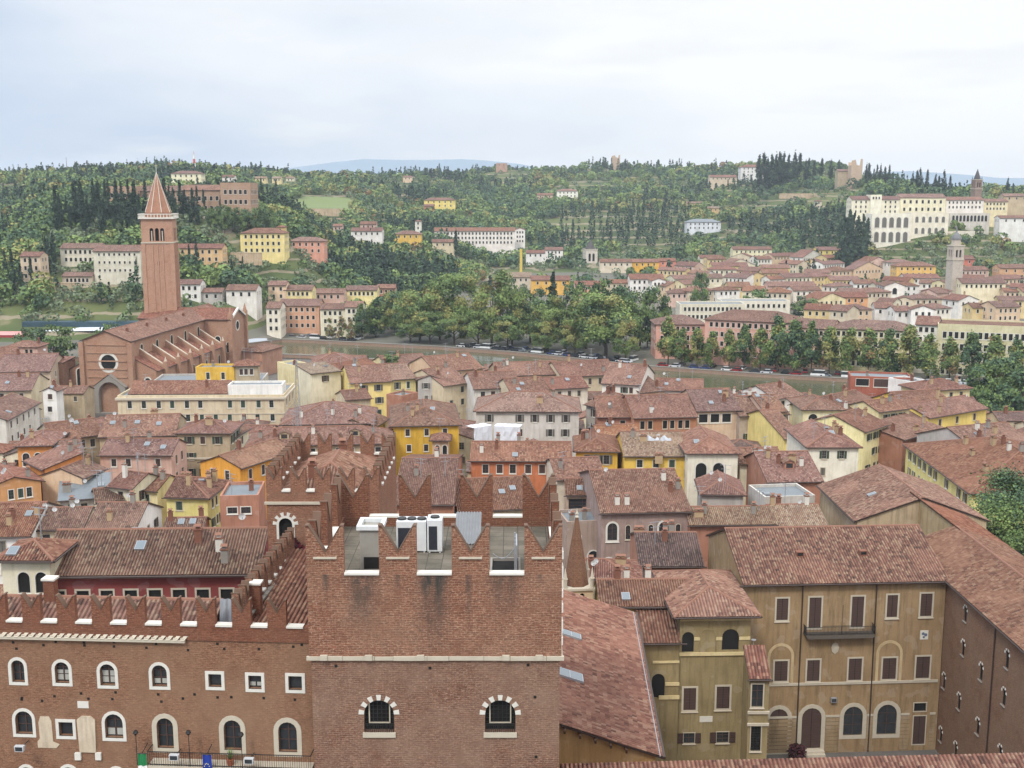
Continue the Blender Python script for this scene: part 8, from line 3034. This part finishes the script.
def woods():
 """the wooded hills: one mass of trees"""
 r = np.random.default_rng(12)
 C, S, O = [], [], []
 Q = []
 MI = []
 mats = ['dark', 'dk2', 'mid', 'lit', 'olv', 'yel', 'aut']
 foot = np.array([(f[0], f[1], f[2] + 3, f[3] + 3) for f in FOOT if f[1] > 440])
 fr = np.array([(f[0], f[1], f[2] + 1, 26) for f in FOOT if f[1] > 440])
 mead = []
 for pts, D in MEADOWS:
  P = [hit_ground(x, y, 0, D) for x, y in pts]
  mead.append((min(p.x for p in P), max(p.x for p in P), min(p.y for p in P) - 14, max(p.y for p in P)))
 def noise2(x, y, s):
  return math.sin(x / s + 1.3 * math.sin(y / s * .8)) + math.sin(y / s * 1.1 + 1.7 * math.sin(x / s * .7 + 2))
 tries = 0
 N = 0
 D = 450.0
 while D < 1750:
  step = max(5.5, D * .0085)
  xs = np.arange(-.52 * D, .52 * D, step)
  for X0 in xs:
   X = X0 + r.uniform(-.5, .5) * step
   Y = D + r.uniform(-.5, .5) * step
   px = pxs(X, Y)
   if px < -80 or px > 1110:
    continue
   g = ground(X, Y)
   # town floor stays open
   if Y < bank(px) + (12 if px < 240 else 40):
    continue
   flat = g < 7
   if flat and px > 440:
    if r.random() > .10 or Y < 620:
     continue
   if flat and px < 440 and r.random() > .5:
    continue
   if len(foot) and np.any((np.abs(foot[:, 0] - X) < foot[:, 2] + 2) & (np.abs(foot[:, 1] - Y) < foot[:, 3] + 1)):
    continue
   front = len(fr) and np.any((np.abs(fr[:, 0] - X) < fr[:, 2]) & (Y < fr[:, 1]) & (fr[:, 1] - Y < fr[:, 3]))
   if any(a < X < b and c < Y < d for a, b, c, d in mead):
    continue
   v = noise2(X, Y, 46) + .6 * noise2(X + 50, Y - 90, 17)
   # terraces and open slopes
   nearconv = px > 845 and Y < 865
   if v > 1.15 and not nearconv and r.random() < (.72 if Y > 700 else .4):
    continue
   grove = 560 < px < 690 and 985 < Y < 1190
   if grove:
    kind = 'cyp'
   elif 800 < px < 872 and 820 < Y < 1010:
    kind = 'con'
   elif v < -1.1:
    kind = 'con' if r.random() < .5 else 'cyp'
   elif v > .7:
    kind = 'olive'
   else:
    kind = 'round'
   if Y < 486 and px < 145:
    if Y < 470 or r.random() < .6:
     continue
    kind = 'olive'
   if front:
    kind = 'round' if nearconv and r.random() < .5 else 'olive'
   h = {'cyp': r.uniform(9, 17), 'con': r.uniform(9, 15), 'olive': r.uniform(3.5, 5.5), 'round': r.uniform(4.5, 7) if front else r.uniform(6.5, 11)}[kind]
   w = {'cyp': h * .27, 'con': h * .5, 'olive': h * 1.25, 'round': h * 1.0}[kind]
   n = int({'cyp': 46, 'con': 64, 'olive': 46, 'round': 80}[kind] * (1.5 if Y < 800 else 1.0))
   if kind == 'cyp':
    z = r.uniform(.02, 1, n)
    rad = w * .5 * np.clip((1 - z) * 1.7, .08, 1) * r.uniform(.3, 1, n)
    pal = [0, 0, 1]
   elif kind == 'con':
    z = r.uniform(.1, 1, n)
    rad = w * .55 * (1 - z) ** .75 * r.uniform(.3, 1, n) + .2
    pal = [0, 1, 1]
   else:
    u = r.uniform(-.75, 1, n)
    z = .55 + .45 * u
    rad = w * .5 * np.sqrt(np.clip(1 - u * u, 0, 1)) * r.uniform(.65, 1.05, n) + .15
    pal = [4, 4, 2] if kind == 'olive' else [[1, 2, 1], [2, 2, 3], [1, 1, 2], [2, 3, 5], [2, 5, 3], [1, 2, 6]][int(abs(noise2(X * .7 + 300, Y * .9, 60) + r.normal() * .35) * 2.4) % 6]
   th = r.uniform(0, 2 * np.pi, n)
   lump = 1 + .22 * np.sin(th * 3 + r.uniform(0, 6)) * np.sin(z * 7)
   c = np.stack([X + rad * lump * np.cos(th), Y + rad * lump * np.sin(th), g - .5 + z * h], 1)
   C.append(c)
   S.append(np.full(n, (.55 if kind in ('olive',) else .75) * (.8 + Y / 1500) * (.8 if kind == 'cyp' else 1)))
   lo = np.array(pal)
   MI.append(np.where(r.random(n) < .85, lo[r.integers(0, 3)], lo[r.integers(0, 3, n)]))
   O.append(np.tile([X, Y, g + h * .45], (n, 1)))
   N += 1
  D += step * 1.05
 c = np.concatenate(C)
 s = np.concatenate(S)[:, None]
 n = len(c)
 a, b = leaf_axes(c - np.concatenate(O), r)
 s = s * (.7 + .6 * r.random((n, 1)))
 q = np.stack([c - a * s, c - b * s * .8, c + a * s, c + b * s * .8], 1)
 me = np_mesh('woodland', q, [LG[m] for m in mats], np.concatenate(MI))
 struct('woodland', me, 'stuff')
 print('wood trees', N, 'leaves', n)
woods()
# --- parked cars on the far quay
def cars():
 def car(col, kind):
  mb = MB()
  L, Wd = (4.2, 1.75) if kind != 'van' else (4.9, 1.95)
  h0 = .75 if kind != 'van' else 1.0
  prof = [(-L / 2, .3), (L / 2, .3), (L / 2, h0 - .12), (L * .28, h0 + .02), (-L * .46, h0 + .05), (-L / 2, h0 - .1)]
  mb.extrude_xz(prof, -Wd / 2, Wd / 2)
  body = mb.mesh('body', plain('car_paint_' + '_'.join(map(str, col)), col, .25, .6))
  mb = MB()
  ht = 1.45 if kind != 'van' else 2.1
  cab = [(L * .30, h0), (L * .12, ht), (-L * .32, ht), (-L * .46, h0)] if kind != 'van' else [(L * .40, h0), (L * .26, ht), (-L * .49, ht), (-L * .49, h0)]
  cab = cab[::-1]
  mb.extrude_xz([(x, z) for x, z in cab][::-1][::-1], -Wd * .43, Wd * .43, 0)
  mb.box(-L * .31, L * .11, -Wd * .40, Wd * .40, ht + .002, ht + .05, 1) if kind != 'van' else mb.box(-L * .485, L * .25, -Wd * .42, Wd * .42, ht + .002, ht + .06, 1)
  cabin = mb.mesh('cabin', [GLASS, body.materials[0]])
  mb = MB()
  for x in (-L * .32, L * .32):
   for y in (-Wd / 2 + .1, Wd / 2 - .1):
    mb.tube((x, y - .11, .32), (x, y + .11, .32), .32, 10)
  return body, cabin
 wm_ = MB()
 wm_.tube((0, -.11, 0), (0, .11, 0), .33, 10)
 wheel = wm_.mesh('wheel', RUB)
 cols = [((206, 208, 212), 'silver'), ((58, 62, 70), 'charcoal'), ((224, 224, 222), 'white'), ((52, 70, 116), 'blue'), ((150, 40, 42), 'red'), ((30, 32, 34), 'black'), ((120, 128, 136), 'grey')]
 P = {}
 r = random.Random(9)
 for c, nm in cols:
  P[nm] = car(c, 'car')
 P['white van'] = car((226, 226, 224), 'van')
 spans = [(458, 640, 6.5, 30, 'before the plane tree grove'), (664, 1020, 4.5, 34, 'under the pruned tree row'), (285, 360, 8.0, 9, 'before the cream riverside houses')]
 for x0, x1, off, n, where in spans:
  cnt = {}
  for i in range(n):
   x = x0 + (x1 - x0) * (i + r.uniform(.15, .6)) / n
   D = bank(x) + off + (5.5 if i % 3 == 2 else 0)
   s = (x - 512) / 1166
   q = bank(x + 6) - bank(x - 6)
   yaw = math.atan2(q, 12 / 1166 * D) + (math.pi if r.random() < .5 else 0) + (0 if i % 3 != 2 else math.pi / 2)
   nm = r.choice(list(P))
   cnt[nm] = cnt.get(nm, 0) + 1
   lab = '%s%s, %s of its colour from left, on the quay %s' % (nm, '' if 'van' in nm else ' car', ORD[cnt[nm] - 1], where)
   t = thing('parked_van' if 'van' in nm else 'parked_car', lab, 'van' if 'van' in nm else 'car', (s * D, D, 1.02), yaw, 'cars parked along the far quay')
   part('body', P[nm][0], t)
   part('cabin', P[nm][1], t)
   for wx in (-1.35, 1.35):
    for wy in (-.8, .8):
     part('wheel', wheel, t, T((wx, wy, .33)))
cars()
# --- tall thin masts and other small things
def masts():
 def mast(x, yt, yb, D, g, label, col, r0=.12):
  p = at_depth(x, yb, D)
  h = at_depth(x, yt, D).z - g
  t = thing('mast', label, 'mast', (p.x, D, g))
  mb = MB()
  mb.tube((0, 0, 0), (0, 0, h), r0, 6, 0, r0 * .4)
  for k in range(3):
   z = h * (.7 + .1 * k)
   mb.tube((-.8, 0, z), (.8, 0, z), .05, 4)
  part('pole', mb.mesh('pole', col), t)
 q = hit_ground(194, 172, 0, 1000)
 t = thing('transmission_mast', 'red and white banded transmission mast on the skyline above the castle', 'mast', (at_depth(194.5, 170, 1180).x, 1180, at_depth(194, 172, 1180).z - 8))
 mb = MB()
 for k in range(6):
  mb.cyl((0, 0), 2.2 - k * .22, 2.0 - k * .22, k * 4.2, (k + 1) * 4.2, 6, k % 2)
 mb.cyl((0, 0), .3, .1, 25.2, 29, 6, 0)
 part('lattice', mb.mesh('lattice', [plain('mast_red', (190, 96, 84), .7), plain('mast_white', (226, 224, 222), .7)]), t)
 mast(67, 157, 172, 1200, 84, 'thin grey mast on the left skyline', GMETAL, .5)
 mast(298, 402, 425, 240, 14, 'tall steel aerial mast with crossbars left of the keep', GMETAL, .14)
 p = at(298.5, 432, 16)
 t = thing('lattice_mast', 'tall grey lattice mast rising from the long mauve roof', 'mast', (p.x, p.y, 16))
 mb = MB()
 w0, h = .55, 15.0
 for k in range(10):
  za, zb_ = h * k / 10, h * (k + 1) / 10
  wa, wb = w0 * (1 - k / 13), w0 * (1 - (k + 1) / 13)
  c = ((-1, -1), (1, -1), (1, 1), (-1, 1))
  for j in range(4):
   a, b = c[j], c[(j + 1) % 4]
   mb.tube((a[0] * wa, a[1] * wa, za), (a[0] * wb, a[1] * wb, zb_), .045, 4)
   mb.tube((a[0] * wa, a[1] * wa, za), (b[0] * wb, b[1] * wb, zb_), .03, 4)
 part('lattice', mb.mesh('lattice', GMETAL), t)
 p = at_depth(521, 262, 800)
 g = ground(p.x, 800)
 t = thing('crane_mast', 'yellow tower crane mast at the left end of the far town', 'crane', (p.x, 800, g))
 mb = MB()
 h = at_depth(521, 249, 800).z - g
 mb.box(-.9, .9, -.9, .9, 0, h)
 part('mast', mb.mesh('mast', plain('crane_yellow', (206, 178, 84), .6)), t)
masts()
def infill():
 """lower back houses filling the courts between the roofs that carry a name of their own"""
 r = random.Random(3)
 placed = 0
 walls = [(TAN, 'tan'), (BEI, 'beige'), (PEA, 'peach'), (CREAM, 'cream'), (GRY, 'grey'), (TER, 'brick red'), (PINK, 'pink')]
 marks = [(20, 346, 'the loggia house at far left'), (20, 400, 'the long pale lane house'), (100, 450, 'the pink house'), (60, 500, 'the grey sheet shed'), (190, 505, 'the five-chimney yellow house'),
    (230, 410, 'the beige hotel'), (330, 435, 'the long dormered roof'), (380, 390, 'the pale yellow row'), (425, 440, 'the golden yellow house'), (530, 430, 'the broad grey hipped house'),
    (520, 480, 'the orange-red long roof'), (590, 460, 'the yellow pyramid-roof house'), (655, 460, 'the straw coloured roof'), (712, 470, 'the two-arch cream house'), (645, 540, 'the mauve arched house'),
    (665, 410, 'the bright red roof'), (720, 415, 'the veranda house'), (825, 415, 'the semicircle-window house'), (840, 460, 'the white corner house'), (880, 400, 'the brick red rooftop apartment'),
    (950, 400, 'the yellow terrace houses'), (880, 500, 'the tan gable'), (960, 470, 'the large yellow building'), (790, 500, 'the chimneyed mauve roof')]
 used = {}
 YMX = [-60, 0, 50, 60, 64, 160, 170, 285, 290, 340, 440, 480, 560, 620, 650, 760, 850, 905, 960, 1024]
 YMY = [345, 350, 366, 380, 418, 418, 412, 412, 354, 354, 358, 362, 366, 369, 380, 388, 388, 394, 394, 408]
 for D in np.arange(150, 372, 8.5):
  for X in np.arange(-D * .5, D * .5, 9.0):
   px = pxs(X, D)
   if px < -60 or px > 1085 or D > bank(px) - RIVER_W - 7:
    continue
   if D < 190 and 560 < px < 1000 or D < 178 and px > 380:
    continue
   # keep the streets open
   if abs(px - np.interp(D, [150, 240, 300], [462, 466, 468])) < 9 and D < 262:
    continue
   if 855 < px < 905 and 200 < D < 236 or (-124 < X < -110 and 250 < D < 340):
    continue
   w, d = r.uniform(6, 9), r.uniform(7, 9)
   ze_ = r.uniform(7, 10.5)
   bad = False
   for (cx, cy_, hw, hd, yw, zt) in FOOT:
    if cy_ > 400:
     continue
    dx, dy = X - cx, D - cy_
    c, s = math.cos(-yw), math.sin(-yw)
    lx, ly = dx * c - dy * s, dx * s + dy * c
    if abs(lx) < hw + w / 2 - .6 and abs(ly) < hd + d / 2 - .6:
     bad = True
     break
   if bad:
    continue
   yt = project((X, D + d / 4, ze_ + 1.2))[1]
   if yt < np.interp(px, YMX, YMY):
    continue
   # church
   if -150 < X < -82 and 322 < D < 440:
    continue
   sx, sy = project((X, D, 12))
   m = min(marks, key=lambda q: (q[0] - sx) ** 2 + (1.6 * (q[1] - sy)) ** 2)
   side = 'left of' if sx < m[0] - 15 else 'right of' if sx > m[0] + 15 else 'behind' if sy < m[1] else 'in front of'
   wc, wn = r.choice(walls)
   tk = r.choice(['mauve', 'red', 'brown', 'mauve', 'dark'])
   rt = r.choice(['gx', 'gx', 'hip', 'gy'])
   ze = ze_
   lab = 'low %s %s roof %s %s' % (tk, {'gx': 'ridged', 'hip': 'hipped', 'gy': 'gabled'}[rt], side, m[2])
   t = thing('back_house', lab, 'house', (X - w / 2, D - d / 2, 0), r.uniform(-.06, .06), 'low back houses of the old town')
   used.setdefault(lab, []).append(t)
   volume(t, Matrix.Identity(4), w, d, -5, ze, rt, .34, plaster(wc, .6), tiles(tk), .4, .2, win_rows(w, ze, 2, 2, 1.0, 1.5, .9, 3.3, 'glass', .6, 1.0, None, 'rect', .12, STONE, True, r),
     gutter=False, extras=[(r.choice(['plaster', 'brick', 'white', 'aerial', 'grey']), r.uniform(.2, .8), r.uniform(.25, .6))] if r.random() < .6 else ())
   FOOT.append((X, D, w / 2, d / 2, 0, ze))
   placed += 1
 for lab, ts in used.items():
  if len(ts) > 1:
   for i, t in enumerate(ts):
    t['label'] = lab + ', %s the front' % (ORD[i] + ' from' if i else 'nearest to')
 print('infill', placed)
infill()
print('objects', len(bpy.data.objects))
